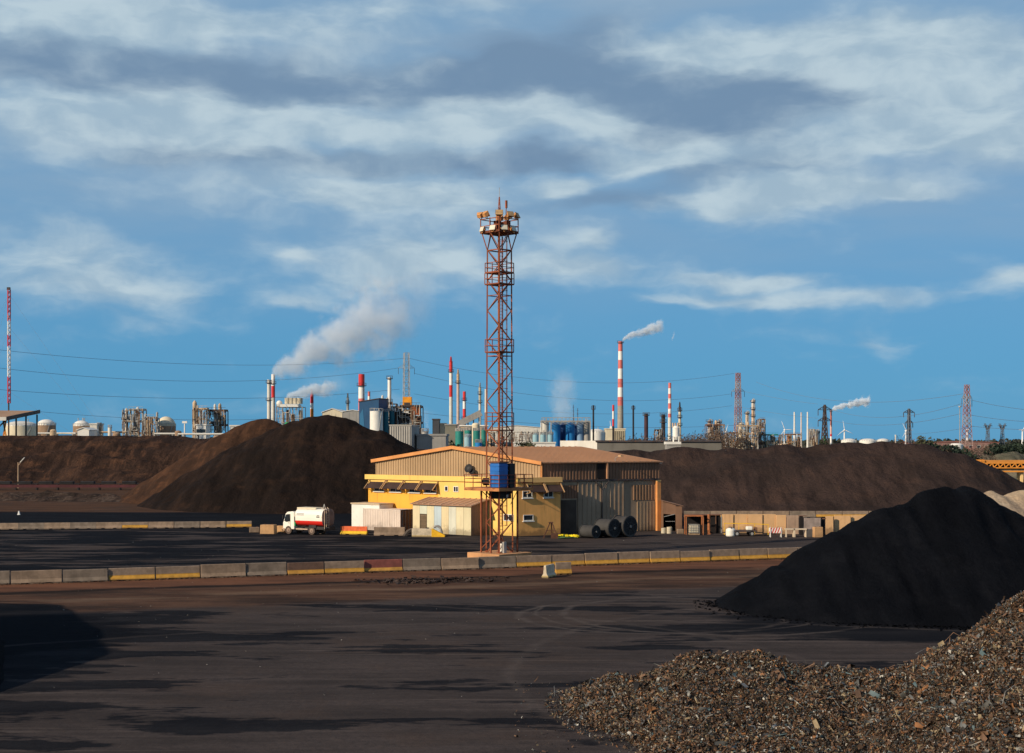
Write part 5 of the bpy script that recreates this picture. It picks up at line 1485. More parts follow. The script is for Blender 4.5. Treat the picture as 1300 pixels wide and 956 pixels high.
tank(137, 142, 543, 478, offw, 'small pale tank alone left of the first process unit', 'dome', vents=0, stair=False)
process_unit(158, 184, 521, 520, 'tallest tangled grey process unit on the left skyline', seed=11, dens=1.7, levels=5, tall=3, bays=5)
process_unit(184, 201, 531, 515, 'lower dark process unit attached right of the tallest left one', seed=12, dens=1.4, levels=3, tall=3)
tank(199, 223, 541, 530, shellb, 'brown shell tank with a tall cream dome behind the left process units', 'dome', cream, 3.6, vents=0)
t = thing('light_mast', 'white T-topped light mast between the two left process units', 'light mast', (gx(234.5, 470), 470, 0))
MB().mat(white).tube((0, 0, 0), (0, 0, gz(537, 470)), .3, .22, n=8).build('pole', t); MB().mat(white).box((0, 0, gz(536, 470)), (1.6, .6, .7)).build('lamp_head', t)
process_unit(246, 264, 520, 510, 'brown piped tower frame with a white cube at its foot', seed=14, dens=2., levels=6, tall=2, m=beigep)
process_unit(264, 288, 522, 515, 'blue-grey process unit of bent pipes right of the white cube', seed=15, dens=1.6, levels=4, tall=4, m=dsteel)
shed(249, 261.3, 540, 488, 7, white, 'white cube building at the foot of the brown piped tower', flat=True, roofm_=white, doors=0, ribs=False, wins=2)
shed(292, 330, 541.5, 420, 18, offw, 'cream-white flat building partly behind the left brown heaps', flat=True, roofm_=offw, doors=0)

# stacks with the large plume
chimney(341.5, 700, 482, 4.6, 5.4, [(495, offw), (515, offw), (560, offw)], 'pale stack with platforms, left one of the close pair below the large plume', plat=(486, 508))
chimney(346.8, 706, 475, 4.6, 5.2, [(490, whp), (505, redp), (560, offw)], 'pale stack with a red band, right one of the close pair below the large plume', plat=(487,))
t = process_unit(353, 386, 517, 690, 'grey steel table structure carrying white vessels beside the pair of stacks', seed=21, dens=1.2, levels=3, tall=1, bays=4, depth=10, m=steel)
k = s_(690)
def PT(px, py): return ((px - 369.5) * k, gz(py, 690))
b = MB().mat(white); x0, z0 = PT(358, 517); x1, z1 = PT(381, 513.5); b.bb(x0, x1, -6, 4, z0, z1); b.build('deck', t)
for px in (366.5, 371.5, 376.5, 381.5):
    x, z = PT(px, 513); MB().mat(mat('cooler_tan', (.45, .40, .30), .7, .2, .6)).tube((x, -3, z), (x, -3, PT(0, 505.5)[1]), 1.5, n=14).build('cooling_cell', t)
x, z = PT(356, 512.5); MB().mat(white).sphere((x, -3, z), 1.5).build('white_sphere', t)
x, z = PT(368, 540); MB().mat(greenp).sphere((x, -8, z), 1.5).tube((x, -8, 0), (x, -8, z), 1.45, n=14).build('green_vessel', t)
chimney(396, 720, 500, 4., 5., [(512, redp), (519, whp), (560, orangep)], 'short red and white stack just left of the largest heap top', tip=redp)
chimney(441.5, 720, 505, 3.2, 3.4, [(560, offw)], 'small grey-brown flare stack above the cream gabled building', plat=(511.5,), tip=steel)
t = shed(409, 434.5, 524, 560, 40, cream, 'cream gabled building on the skyline behind the largest heap', 519, white, doors=0)
shed(434.5, 461, 523, 560, 40, greyc, 'low grey-sided wing with a white roof right of the cream gabled building', 521, white, doors=0)
chimney(459, 640, 475, 7.6, 9, [(490, redp), (506, whp), (560, pinkp)], 'thick red and white chimney behind the blue slanted building', plat=(489.5,))
chimney(468.5, 800, 497, 3., 5.4, [(503, pinkp), (508, whp), (560, pinkp)], 'small pink and white stack peeking over the blue slanted building')
# blue slanted building
D = 470; k = s_(D); bb_ = thing('blue_building', 'dark blue building with a slanted roofline above the largest heap', 'building', (gx(473, D), D, 0), R(-12))
zt1, zt0 = gz(507, D), gz(511, D); w = 26 * k
bm_ = mat('dark_blue_cladding', (.010, .065, .155), .6, .12, .3, streak=.2)
MB().mat(bm_).prism([(-w / 2, 0), (w / 2, 0), (w / 2, zt1), (-w / 2, zt0)], 1, -4, 6).build('wall', bb_)
b = MB().mat(dsteel); slabq(b, [(-w / 2 - .2, -4.2, zt0 + .3), (w / 2 + .2, -4.2, zt1 + .3), (w / 2 + .2, 6.2, zt1 + .3), (-w / 2 - .2, 6.2, zt0 + .3)], .25); b.build('roof', bb_)
b = MB().mat(mat('blue_panel_light', (.02, .13, .26), .6, .1, .4)); b.prism([(-w / 2 + .3, 0), (-w / 2 + 3, 0), (-w / 2 + 1.4, zt0 - 2), (-w / 2 + .3, zt0 - 4)], 1, -4.08, -4.01); b.build('light_panel', bb_)
tank(469.6, 486.2, 522, 455, white, 'white upright tank in front of the dark blue building', 'flat', white)
tank(486.5, 493.5, 523, 470, tealt, 'teal tank just right of the white upright tank', 'flat', tealt, stair=False, group=None)
tank(493.8, 501, 521.5, 473, tealt, 'second teal tank, against the dark steel structure', 'flat', tealt, stair=False)
chimney(494.5, 600, 479, 4.6, 5, [(560, white)], 'plain white stack above the teal tanks', plat=(480.5, 510))
process_unit(480, 504, 513, 500, 'low cluttered pipe unit behind the teal tanks', seed=31, dens=1., levels=4, tall=2, m=dsteel)
t = process_unit(499, 535.5, 517, 480, 'large dark rusty steel structure below the pylon and orange box', seed=32, dens=2.2, levels=4, tall=0, m=dsteel, vm=[dsteel, rsteel, darkin, shellb, orangep], bays=6, depth=14)
k = s_(480)
def Q2(px, py): return ((px - 517.2) * k, gz(py, 480))
x0, z0 = Q2(512.5, 516); x1, z1 = Q2(523.5, 504.5); MB().mat(mat('orange_box_paint', (.78, .30, .02), .6, .15, .6)).bb(x0, x1, -5, -1, z0, z1).build('orange_box', t)
MB().mat(dsteel).bb(x0 + .5, x1 - .5, -5.1, -5.01, z0 + .4, z0 + 1.2).build('box_opening', t)
x0, z0 = Q2(524, 527); x1, z1 = Q2(534, 517); MB().mat(mat('rust_orange_sheet', (.32, .1, .04), .8, .3, .4)).bb(x0, x1, -7.6, -3, z0, z1).build('rust_sheet_box', t)
MB().mat(white).bb(Q2(513, 0)[0], Q2(520.5, 0)[0], -7.7, -7.4, Q2(0, 524.5)[1], Q2(0, 523)[1]).build('white_sign_board', t)
for x_, z_, w_, h_ in ((-2.3, 3, 3.6, 17.6), (.9, 2, 2.9, 19), (3.4, 1, 2.2, 18), (-4.3, 2, .9, 17)): MB().mat(darkin).bb(x_ - w_ / 2, x_ + w_ / 2, -2, 5, 0, h_ + z_).build('dark_bin', t)
pylon(516, 750, 448, 9.5, 6, 'tall grey lattice pylon rising from the dark steel structure', m=steel, arms=((467.5, 10.5),), npan=18, th=.2)
# grey sheds near
D = 330; k = s_(D)
t = thing('industrial_building', 'pale grey corrugated shed with a raking top behind the right side of the largest heap', 'building', (gx(512, D), D, 0), R(-8))
w = 28 * k; b = MB().mat(greyc); b.prism([(-w / 2, 0), (w / 2, 0), (w / 2, gz(541, D)), (-w / 2, gz(540.5, D))], 1, -3, 6)
b.build('wall', t)
b = MB().mat(mat('slanted_light_sheet', (.42, .40, .36), .75, .08, .5, streak=.3))
for i in range(9):
    x = -w / 2 + .1 + i * (w - .2) / 9.; b.prism([(x, 0), (x + .3, 0), (x + .3, gz(541.4, D)), (x, gz(541.4, D))], 1, -3.15, -3.01)
b.build('rib', t)
b = MB().mat(offw); b.bb(-w / 2 - .1, w / 2 + .1, -3.2, 6.1, gz(540.6, D) + .05, gz(539.5, D)); b.build('roof', t)
shed(529, 566, 553.3, 330, 14, greyc, 'long low grey shed just above the warehouse gable on the left', flat=True, roofm_=greyc, doors=0)
shed(549, 557.5, 533, 560, 8, mat('dark_blue_grey', (.055, .06, .07), .8, .15, .5), 'dark blue-grey block tower beside the thin steam column', flat=True, roofm_=dsteel, doors=0)
shed(557.5, 566, 538.5, 565, 8, cream, 'cream block right of the dark block tower', flat=True, roofm_=cream, doors=0, ribs=False)
shed(565, 579.5, 540, 470, 10, mat('olive_grey_wall', (.19, .18, .14), .85, .15, .4), 'olive-grey blank block left of the green tanks', flat=True, roofm_=greyc, doors=0, ribs=False)
t = tank(535, 544, 549, 340, steel, 'small grey tank by the low grey shed', 'dome', vents=0, stair=False)
# striped stacks left of the mast
chimney(572.5, 700, 459, 4.2, 4.6, [(472, redp), (489, whp), (504, redp), (560, offw)], 'tallest red and white stack left of the lighting mast', plat=(472,), tip=redp)
chimney(581.5, 700, 475, 3.6, 4., [(486, beigep), (560, mat('pinkish_stack', (.55, .42, .36), .7, .1, .4))], 'thin pinkish stack just right of the tallest red and white one', plat=(486,), tip=beigep)
chimney(589.5, 700, 497, 3.8, 4.4, [(508.5, redp), (519, whp), (531, redp), (560, dsteel)], 'short red and white stack above the grey conveyor gallery', plat=(508, 531))
chimney(609.3, 680, 492, 3.2, 3.6, [(511, mat('ochre_grey_stack', (.42, .38, .28), .7, .15, .4)), (560, offw)], 'white stack with a grey upper half, left of the lighting mast', plat=(511, 500), tip=steel)
chimney(616.8, 690, 494, 2.8, 3.2, [(560, offw)], 'thin plain white stack hugging the left leg of the lighting mast')
# conveyor gallery
D = 560; k = s_(D); t = thing('conveyor_gallery', 'sloping grey enclosed conveyor gallery behind the green tanks', 'conveyor gallery', (gx(596, D), D, 0))
a, c_ = Vector(((583 - 596) * k, 0, gz(538, D))), Vector(((611 - 596) * k, 0, gz(524, D)))
b = MB().mat(greyc); b.bar(a, c_, 2.6, 2.4); b.build('gallery', t)
for q in (.15, .4, .65, .9):
    p = a.lerp(c_, q); MB().mat(steel).bar((p.x, p.y, 0), (p.x, p.y, p.z - 1.2), .5).build('trestle', t)
rack(583, 620, 541, 520, 'tan pipe deck above the green tanks', 41)
shed(584, 613, 541.5, 540, 10, mat('tan_deck', (.5, .38, .26), .8, .15, .5), 'tan block behind the green tanks', flat=True, roofm_=beigep, doors=0)
gcol = [(578, 588.5, 547.5, 'first'), (589.5, 599, 546.5, 'second'), (600.5, 609.5, 547, 'third'), (611, 617.5, 546, 'fourth')]
for i, (a_, c_, y_, o_) in enumerate(gcol):
    tank(a_, c_, y_, 430 + 6 * (i % 2), greent, 'dark green tank left of the mast, ' + o_ + ' from the left in its row', 'flat', greent, group='green tanks left of the mast', stair=False)
tank(589.3, 598, 555, 400, ltank, 'short pale aqua tank in front of the dark green tanks', 'dome', ltank, 1., vents=0, stair=False)
tank(603, 612, 562, 395, bluetank, 'low bright blue tank in front of the dark green tanks', 'flat', bluetank, vents=0, stair=False)
# white works right of the mast
shed(622, 690, 543.5, 640, 30, offw, 'wide off-white works building right of the lighting mast', 540.5, offw, doors=0)
shed(652, 705, 563, 420, 8, white, 'long low white wall-like shed in front of the small silos', flat=True, roofm_=offw, doors=0)
process_unit(620, 652, 548, 560, 'low pale clutter of pipes seen through the foot of the lighting mast', seed=51, dens=1.4, levels=3, tall=2, m=offw)
process_unit(650, 676, 549, 520, 'pale low pipe unit between the mast and the small silos', seed=52, dens=1.2, levels=2, tall=1, m=offw)
for i, (a_, c_, m_) in enumerate(((676.3, 684, ltank), (685.8, 693, ltank), (695.3, 702.5, ltank))):
    tank(a_, c_, 552, 450, m_, 'small pale blue silo, ' + ORD[i] + ' from the left in the front row', 'cone', m_, .6, group='small pale silos', stair=False)
t = thing('silo_battery', 'steel roof frame standing over the row of large blue silos', 'frame', (gx(718, 520), 520, 0))
k = s_(520); zt = gz(535, 520)
b = MB().mat(steel); w = 61 * k
for y in (-4, 5): b.bar((-w / 2, y, zt), (w / 2, y, zt), .5)
for i in range(13): b.bar((-w / 2 + w * i / 12, -4, zt), (-w / 2 + w * i / 12, 5, zt), .3); b.bar((-w / 2 + w * i / 12, -4, zt), (-w / 2 + w * i / 12, -4, zt + 1.3), .2)
b.bar((-w / 2, -4, zt + 1.3), (w / 2, -4, zt + 1.3), .25)
b.build('top_frame', t)
for q in (-.5, -.31, .5): MB().mat(steel).bar((w * q, -4.2, 0), (w * q, -4.2, zt), .4).build('post', t)
big = [(686.2, 697, 537, offw, 'pale grey-white'), (699.6, 711.2, 539, bluetank, 'bright blue'), (710.5, 719, 539.5, dbluetank, 'dark blue narrow'), (718.2, 729.6, 539, bluetank, 'deep blue central'), (728, 734, 541, dbluetank, 'dark blue partly hidden'), (732.4, 741, 539.5, mat('grey_blue_silo', (.17, .28, .42), .5, .1, .5), 'light grey-blue'), (741, 749, 537.5, greyc, 'grey rightmost')]
for i, (a_, c_, y_, m_, l_) in enumerate(big):
    tank(a_, c_, y_, 522 + (6 if 'dark' in l_ else 0), m_, l_ + ' large silo under the steel roof frame', 'cone', m_, .8, name='silo', group='large silos under the roof frame', stair=False, cat='silo')
for px_, y_, lab in ((728, 514, 'taller thin antenna mast above the large silos'), (733.4, 518, 'shorter thin antenna mast above the large silos')):
    b = MB().mat(dsteel); D = 600; zt = gz(y_, D); b.tube((0, 0, 0), (0, 0, zt), .22, .1, n=6)
    for q in range(4): b.bar((-.5, 0, zt - 1 - q * 1.6), (.5, 0, zt - 1 - q * 1.6), .09)
    props(b.build('antenna', loc=(gx(px_, D), D, 0)), lab, 'antenna', 'thin antennas')
chimney(753.3, 520, 514.5, 2.2, 2.4, [(520, blackp), (560, blackp)], 'thin black stack left of the cream boiler house', plat=(519,), ladder=False)
tank(746, 768, 549, 600, white, 'white low tank behind the thin black stack', 'dome', white, 1.5)
chimney(778.6, 600, 514, 2.6, 2.8, [(522, redp), (532, whp), (541, redp), (560, blackp)], 'small red and white stack left of the tallest chimney')
t = shed(769.5, 794, 545, 680, 14, cream, 'cream pillared boiler house at the foot of the tallest chimney', flat=True, roofm_=cream, doors=0, ribs=False)
k = s_(680)
for q in range(6): MB().mat(mat('boiler_pillar', (.45, .38, .26), .8, .1, .4)).bb((-2.5 + q * 2.6) * k, (-1.4 + q * 2.6) * k, -7.6, -7.02, 0, gz(546.5, 680)).build('pillar', t)
MB().mat(white).bb(-6 * k, -4.2 * k, -3, 2, gz(544.6, 680), gz(541, 680)).prism([(-5.6 * k, gz(541, 680)), (-5.0 * k, gz(541, 680)), (-5.9 * k, gz(534, 680)), (-6.3 * k, gz(534, 680))], 1, -1, 0).build('roof_duct', t)
chimney(787.7, 900, 433.5, 5.4, 8.6, [(446, pinkp), (457, whp), (468, pinkp), (481, whp), (492, pinkp), (504, whp), (515, pinkp), (560, conc)], 'tallest red and white striped chimney on a concrete base', n=28, plat=(435,), ladder=False)
chimney(804, 620, 514.5, 2.2, 2.4, [(520, blackp), (560, blackp)], 'thin black stack right of the tallest chimney', plat=(519,), ladder=False)
chimney(820.3, 600, 525, 5, 5.4, [(527, blackp), (560, mat('dark_maroon_stack', (.06, .03, .035), .8, .2, .4))], 'short thick maroon-black stack, left of a similar pair', ladder=False, plat=(527,))
chimney(842, 600, 526, 5, 5.6, [(528, blackp), (560, mat('black_scabbed_stack', (.035, .03, .03), .8, .5, .6, col2=(.2, .18, .16), thr=.62))], 'short thick black scabby stack beside the slim striped chimney', plat=(528, 536))
process_unit(831, 841, 547, 560, 'small dark machine unit at the foot of the black scabby stack', seed=61, dens=1., levels=2, tall=1, m=dsteel, vm=[tealt, greenp, cream])
chimney(850.3, 900, 486, 3.6, 5.4, [(493, pinkp), (500, whp), (506, pinkp), (512, whp), (519, pinkp), (525, whp), (530, pinkp), (560, offw)], 'slim red and white striped chimney above the white hopper silo', n=20, ladder=False)
chimney(863, 650, 517, 3.2, 4., [(521, dsteel), (529, cream), (531, dsteel), (539, cream), (560, cream)], 'cream banded column right of the slim striped chimney', plat=(521, 530, 540), tip=dsteel)
# hopper silo
D = 290; k = s_(D); t = thing('silo', 'white hopper silo on a white slab at the edge of the right bank', 'silo', (gx(858.3, D), D, 0))
z0 = gz(562, D); zt = gz(543, D); r = 4.5 * k
MB().mat(white).lathe([(r * .3, z0 + .6), (r * .35, gz(558.5, D)), (r, gz(554.5, D)), (r, zt), (r * .6, zt + .35), (0, zt + .4)], 24).build('shell', t)
MB().mat(white).bb(-14 * k, 5 * k, -2, 2, z0 - .35, z0 + .2).build('slab', t)
MB().mat(greyc).bb(-13 * k, 4.6 * k, -1.8, 1.8, 0, z0 - .352).build('plinth', t)
b = MB().mat(beigep)
for x in (-.9, -.2, .5): b.tube((x * r, 0, zt), (x * r, 0, zt + 1.), .16, n=8)
b.build('vent', t)
for sx_ in (-1, 1):
    for sy in (-1, 1): MB().mat(white).bar((sx_ * r * .55, sy * r * .55, 0), (sx_ * r * .75, sy * r * .75, gz(554, D)), .14).build('leg', t)
# long shed behind right bank
D = 300; k = s_(D); t = thing('industrial_building', 'very long low shed with a pale left gable behind the warehouse roof', 'building', (gx(758, D), D, 0))
MB().mat(mat('long_shed_grey', (.16, .15, .13), .85, .12, .3, streak=.3)).bb(0, 158 * k, 0, .3, 0, gz(560, D)).bb(0, 158 * k, .3, 12, 0, gz(560.5, D)).build('wall', t)
MB().mat(offw).prism([(0, 0), (-44 * k, 14), (-44 * k, 14.3), (0, .3)], 2, 0, gz(559.5, D)).build('gable_wall', t)
b = MB().mat(dsteel); slabq(b, [(-.3, -.3, gz(559.3, D)), (158 * k, -.3, gz(559.3, D)), (158 * k, 12, gz(559, D)), (-.3, 12, gz(559, D))], .3); b.build('roof', t)

# refinery right
def vessel_tower(px, D, ytop, w, label, m=beigep, plats=3, name='distillation_column', group=None):
    k = s_(D); t = thing(name, label, 'column', (gx(px, D), D, 0), 0, group); zt = gz(ytop, D); r = w * k / 2
    b = MB().mat(m); b.lathe([(r * 1.15, 0), (r * 1.15, zt * .4), (r, zt * .45), (r, zt - r)] + [(r * math.cos(a), zt - r + r * math.sin(a)) for a in np.linspace(.3, PI / 2, 5)], 18); b.build('shell', t)
    for i in range(plats):
        z = zt * (.35 + .6 * i / max(1, plats - 1)) if plats > 1 else zt * .9
        b = MB().mat(dsteel); b.lathe([(r, z), (r * 1.6 + .3, z), (r * 1.6 + .3, z + .25), (r, z + .25)], 14)
        for j in range(8):
            a, c_ = j * PI / 4, (j + 1) * PI / 4; q = r * 1.6 + .25
            b.bar((q * math.cos(a), q * math.sin(a), z), (q * math.cos(a), q * math.sin(a), z + 1.2), .1); b.bar((q * math.cos(a), q * math.sin(a), z + 1.2), (q * math.cos(c_), q * math.sin(c_), z + 1.2), .1)
        b.build('platform', t)
    b = MB().mat(steel); b.tube((r * 1.3, -r * .6, 0), (r * 1.3, -r * .6, zt), .22, n=6); b.tube((r * 1.3, -r * .6, zt), (0, 0, zt + .5), .22, n=6); b.build('riser_pipe', t)
    return t
vessel_tower(900.8, 800, 533, 5.2, 'round-topped vessel, left one of the paired grey vessels', mat('taupe_vessel', (.36, .31, .28), .7, .2, .4), 2)
vessel_tower(912.5, 805, 533.5, 4.6, 'round-topped vessel, right one of the paired grey vessels', steel, 3)
process_unit(896, 919, 540, 800, 'pipe frame wrapped round the paired grey vessels', seed=71, dens=1.4, levels=3, tall=1, m=rsteel)
vessel_tower(940.5, 800, 537, 4.8, 'stout cream column below the left red pylon', cream, 4)
vessel_tower(948.2, 800, 522.5, 3.8, 'slim cream and rust column between the stout one and the tallest one', mat('cream_rust', (.5, .4, .3), .7, .2, .4, rust=.3), 3)
vessel_tower(955.8, 800, 507, 3.6, 'tallest orange-tinted refinery column', mat('orange_cream_column', (.55, .36, .22), .7, .2, .4, col2=(.6, .55, .48), thr=.5), 6)
process_unit(936, 961, 541, 790, 'dense refinery pipework at the foot of the tall columns', seed=72, dens=1.8, levels=4, tall=2, m=beigep)
process_unit(961, 971, 533, 800, 'tall open-frame refinery unit right of the tallest column', seed=73, dens=1.5, levels=5, tall=1, m=rsteel)
process_unit(922, 936, 550, 780, 'low rusty refinery unit left of the stout cream column', seed=74, dens=1., levels=2, tall=1, m=rsteel, vm=[rsteel, orangep, cream])
process_unit(971, 992, 552.5, 800, 'low green and tan refinery unit right of the open frame', seed=75, dens=1., levels=2, tall=2, m=greent, vm=[cream, offw, beigep])
process_unit(991, 1016, 552, 760, 'wide low rusty pipe unit below the three pale stacks', seed=76, dens=1.6, levels=2, tall=0, m=rsteel, vm=[rsteel, orangep, beigep])
for px_, y_, wb_, l_ in ((1008.5, 523, 3.2, 'left'), (1017.2, 523.5, 2.4, 'middle'), (1025.2, 523, 2.8, 'right')):
    chimney(px_, 900, y_, 1.7, wb_, [(560, white if l_ != 'middle' else mat('pink_white_stack', (.62, .55, .52), .6, .08, .4))], 'pale thin stack, ' + l_ + ' of the three near the green-footed pylon', ladder=False)
process_unit(1027, 1037, 546, 780, 'small steaming process unit left of the green-footed pylon', seed=77, dens=1.8, levels=3, tall=1, m=steel)
vessel_tower(1038.3, 780, 546, 2.8, 'short white column right of the small steaming unit', white, 1)
chimney(1055, 900, 521, 2.2, 2.8, [(540, mat('red_brown_stack', (.42, .13, .08), .7, .15, .4)), (551, mat('pale_pink_stack', (.66, .42, .36), .7, .1, .4)), (554, redp), (560, whp)], 'thin red-brown stack trailing a white plume at the right', ladder=False, plat=(522,))
for a_, c_, l_ in ((1068, 1087, 'left one of the three low white tanks on the horizon'), (1091, 1112, 'middle one of the three low white tanks on the horizon'), (1113, 1129, 'right one of the three low white tanks on the horizon')):
    tank(a_, c_, 560, 900, white, l_, 'dome', white, 1.6, stair=False, vents=0, group='low white tanks on the horizon')
# turbines
turbine(921.5, 1900, 548, (75, 195, 315), 'wind turbine half hidden beside the left red pylon', 0, 9)
turbine(996, 1700, 546, (112, 232, 2), 'wind turbine left of the three pale stacks', .1, 12)
turbine(1072, 1700, 546, (100, 218, 335), 'wind turbine right of the thin smoking stack', -.1, 12)
turbine(1150, 1800, 547, (118, 240, 5), 'wind turbine left of the dark pylon', .1, 10.5)
turbine(1228, 1500, 546, (180, 60, 300), 'wind turbine framed inside the right red pylon', .6, 5)
turbine(1298, 2200, 546, (182, 60, 305), 'wind turbine cut by the right edge of the picture', .1, 6)
# pylons
redgrey = mat('pylon_grey_pink', (.34, .24, .21), .6, .1, .3)
pylon(937, 850, 473.5, 9.5, 4.4, 'tall red and white lattice pylon above the refinery columns', m=steel, arms=((497, 9),), npan=20, redbands=redgrey, th=.27, cat='pylon')
pylon(1047, 800, 514, 9.5, 1.6, 'dark pylon with a green foot between the pale stacks and the thin smoking stack', m=dsteel, arms=((520.5, 9.5), (534.5, 9.5)), npan=10, th=.42)
k = s_(800); b = MB().mat(greenp); b.lathe([(1.9 * k, 0), (1.9 * k, gz(555, 800)), (.5 * k, gz(552, 800)), (0, gz(552, 800))], 14)
props(b.build('green_tank', loc=(gx(1046.5, 815), 815, 0)), 'bright green tank at the foot of the dark pylon', 'tank')
pylon(1154, 1000, 519, 6, 1.8, 'dark lattice pylon standing right of a wind turbine', m=mat('blue_grey_pylon', (.10, .12, .15), .6, .1, .3), arms=((524, 8), (537, 5.5)), npan=12, th=.5)
pylon(1227.5, 560, 488.5, 13, 4.4, 'tall red and white lattice pylon at the right, by the trees', m=steel, arms=((506, 7.5),), npan=16, redbands=redgrey, th=.18)
def ypylon(px, D, ytop, label):
    k = s_(D); t = thing('lattice_pylon', label, 'pylon', (gx(px, D), D, 0), 0, 'twin-peaked pylons'); m_ = mat('blue_grey_pylon', (.10, .12, .15), .6, .1, .3)
    b = MB().mat(m_); th = .45; zt = gz(ytop, D); zw = gz(546, D)
    for y in (-1.5, 1.5):
        for s in (-1, 1):
            b.bar((s * 3 * k, y, 0), (s * .9 * k, y, zw), th); b.bar((s * .9 * k, y, zw), (s * 3.8 * k, y, zt), th); b.bar((s * 2.2 * k, y, zt - 1), (s * .4 * k, y, zw), th * .7)
        z = 0
        for i in range(8): z0, z1 = zw * i / 8, zw * (i + 1) / 8; s = 1 if i % 2 else -1; h0 = (3 - 2.1 * i / 8) * k; h1 = (3 - 2.1 * (i + 1) / 8) * k; b.bar((-s * h0, y, z0), (s * h1, y, z1), th * .6)
    b.build('tower_frame', t)
    MB().mat(m_).bb(-5.5 * k, 5.5 * k, -.8, .8, gz(541, D), gz(540.2, D)).build('cross_arm', t)
    return t
ypylon(1254, 1200, 537.5, 'grey twin-peaked pylon, left one of the two far pylons at the right'); ypylon(1272.5, 1210, 537.5, 'grey twin-peaked pylon, right one of the two far pylons at the right')
for px_, y_, lab in ((1137, 553, 'short white post on the skyline left of a wind turbine'), (1218.5, 517, 'slim grey mast just left of the right red pylon')):
    b = MB().mat(offw if y_ > 540 else steel); D = 900 if y_ > 540 else 570; b.tube((0, 0, 0), (0, 0, gz(y_, D)), .45 if y_ > 540 else .16, n=8); b.lathe([(.6, gz(y_, D)), (.6, gz(y_, D) + .5), (0, gz(y_, D) + .5)], 8)
    props(b.build('mast_pole', loc=(gx(px_, D), D, 0)), lab, 'mast')
D = 700; k = s_(D)
t = shed(1186, 1268, 562.2, D, 12, mat('dull_red_roof_wall', (.26, .15, .13), .8, .2, .3), 'long low red-roofed building beyond the trees at the right', 560.6, mat('dull_red_roof', (.33, .13, .10), .8, .15, .3), doors=0, wins=8)
b = MB().mat(white); b.lathe([(1.9, 0), (1.9, gz(564.5, 420)), (1.3, gz(563, 420)), (0, gz(562.7, 420))], 16)
props(b.build('storage_tank', loc=(gx(1214, 420), 420, 0)), 'small white tank among the dark trees at the right', 'tank')

# orange conveyor bridge
D = 300; k = s_(D); t = thing('conveyor_bridge', 'bright orange lattice conveyor bridge at the right edge', 'conveyor bridge', (gx(1218, D), D, 0))
om = mat('bright_orange_steel', (.75, .30, .05), .6, .12, .4); oc = mat('cream_orange_steel', (.80, .55, .24), .6, .1, .4)
def cz_(y): return gz(y, D)
Lx = 175 * k
for y in (0, 3):
    b = MB().mat(om)
    for yy, h_ in ((588, .24), (594, .4)): b.bar((0 if yy < 590 else 6 * k, y, cz_(yy)), (Lx, y, cz_(yy)), h_, .2)
    n = 24
    for i in range(n):
        x0, x1 = i * Lx / n, (i + 1) * Lx / n
        b.bar((max(x0, 6 * k), y, cz_(593.6)), ((x0 + x1) / 2 + .3, y, cz_(588)), .17); b.bar(((x0 + x1) / 2 + .3, y, cz_(588)), (x1, y, cz_(593.6)), .17)
    b.build('truss', t)
b = MB().mat(mat('orange_cover', (.55, .24, .05), .65, .15, .5)); b.bb(30 * k, Lx, .2, 2.8, cz_(587.4), cz_(584.2)); b.build('belt_cover', t)
b = MB().mat(darkin); b.bb(2 * k, 30 * k, .2, 2.8, cz_(587.4), cz_(585.4)); b.build('belt', t)
b = MB().mat(om)
for i in range(14): x = (1 + i * 2.3) * k; b.bar((x, -.1, cz_(588)), (x, -.1, cz_(584)), .2)
b.bar((0, -.1, cz_(584)), (31 * k, -.1, cz_(584)), .16); b.build('railing', t)
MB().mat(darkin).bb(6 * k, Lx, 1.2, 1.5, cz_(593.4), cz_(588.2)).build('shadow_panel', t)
b = MB().mat(om)
b.bar((26 * k, 0, cz_(598.5)), (Lx, 0, cz_(598.5)), .7, .3); b.mat(oc).bar((14 * k, 0, cz_(597.5)), (26 * k, 0, cz_(597.5)), .5, .25); b.mat(darkin).bb(16 * k, Lx, .4, 2.6, cz_(596.5), cz_(594.2))
b.build('lower_walkway', t)
for x in (29, 80, 130): MB().mat(oc).bar((x * k, .5, 0), (x * k, .5, cz_(599)), .5).build('support_leg', t); 
for x in (29, 80, 130): MB().mat(oc).bar((x * k, 2.5, 0), (x * k, 2.5, cz_(599)), .5).build('support_leg', t)

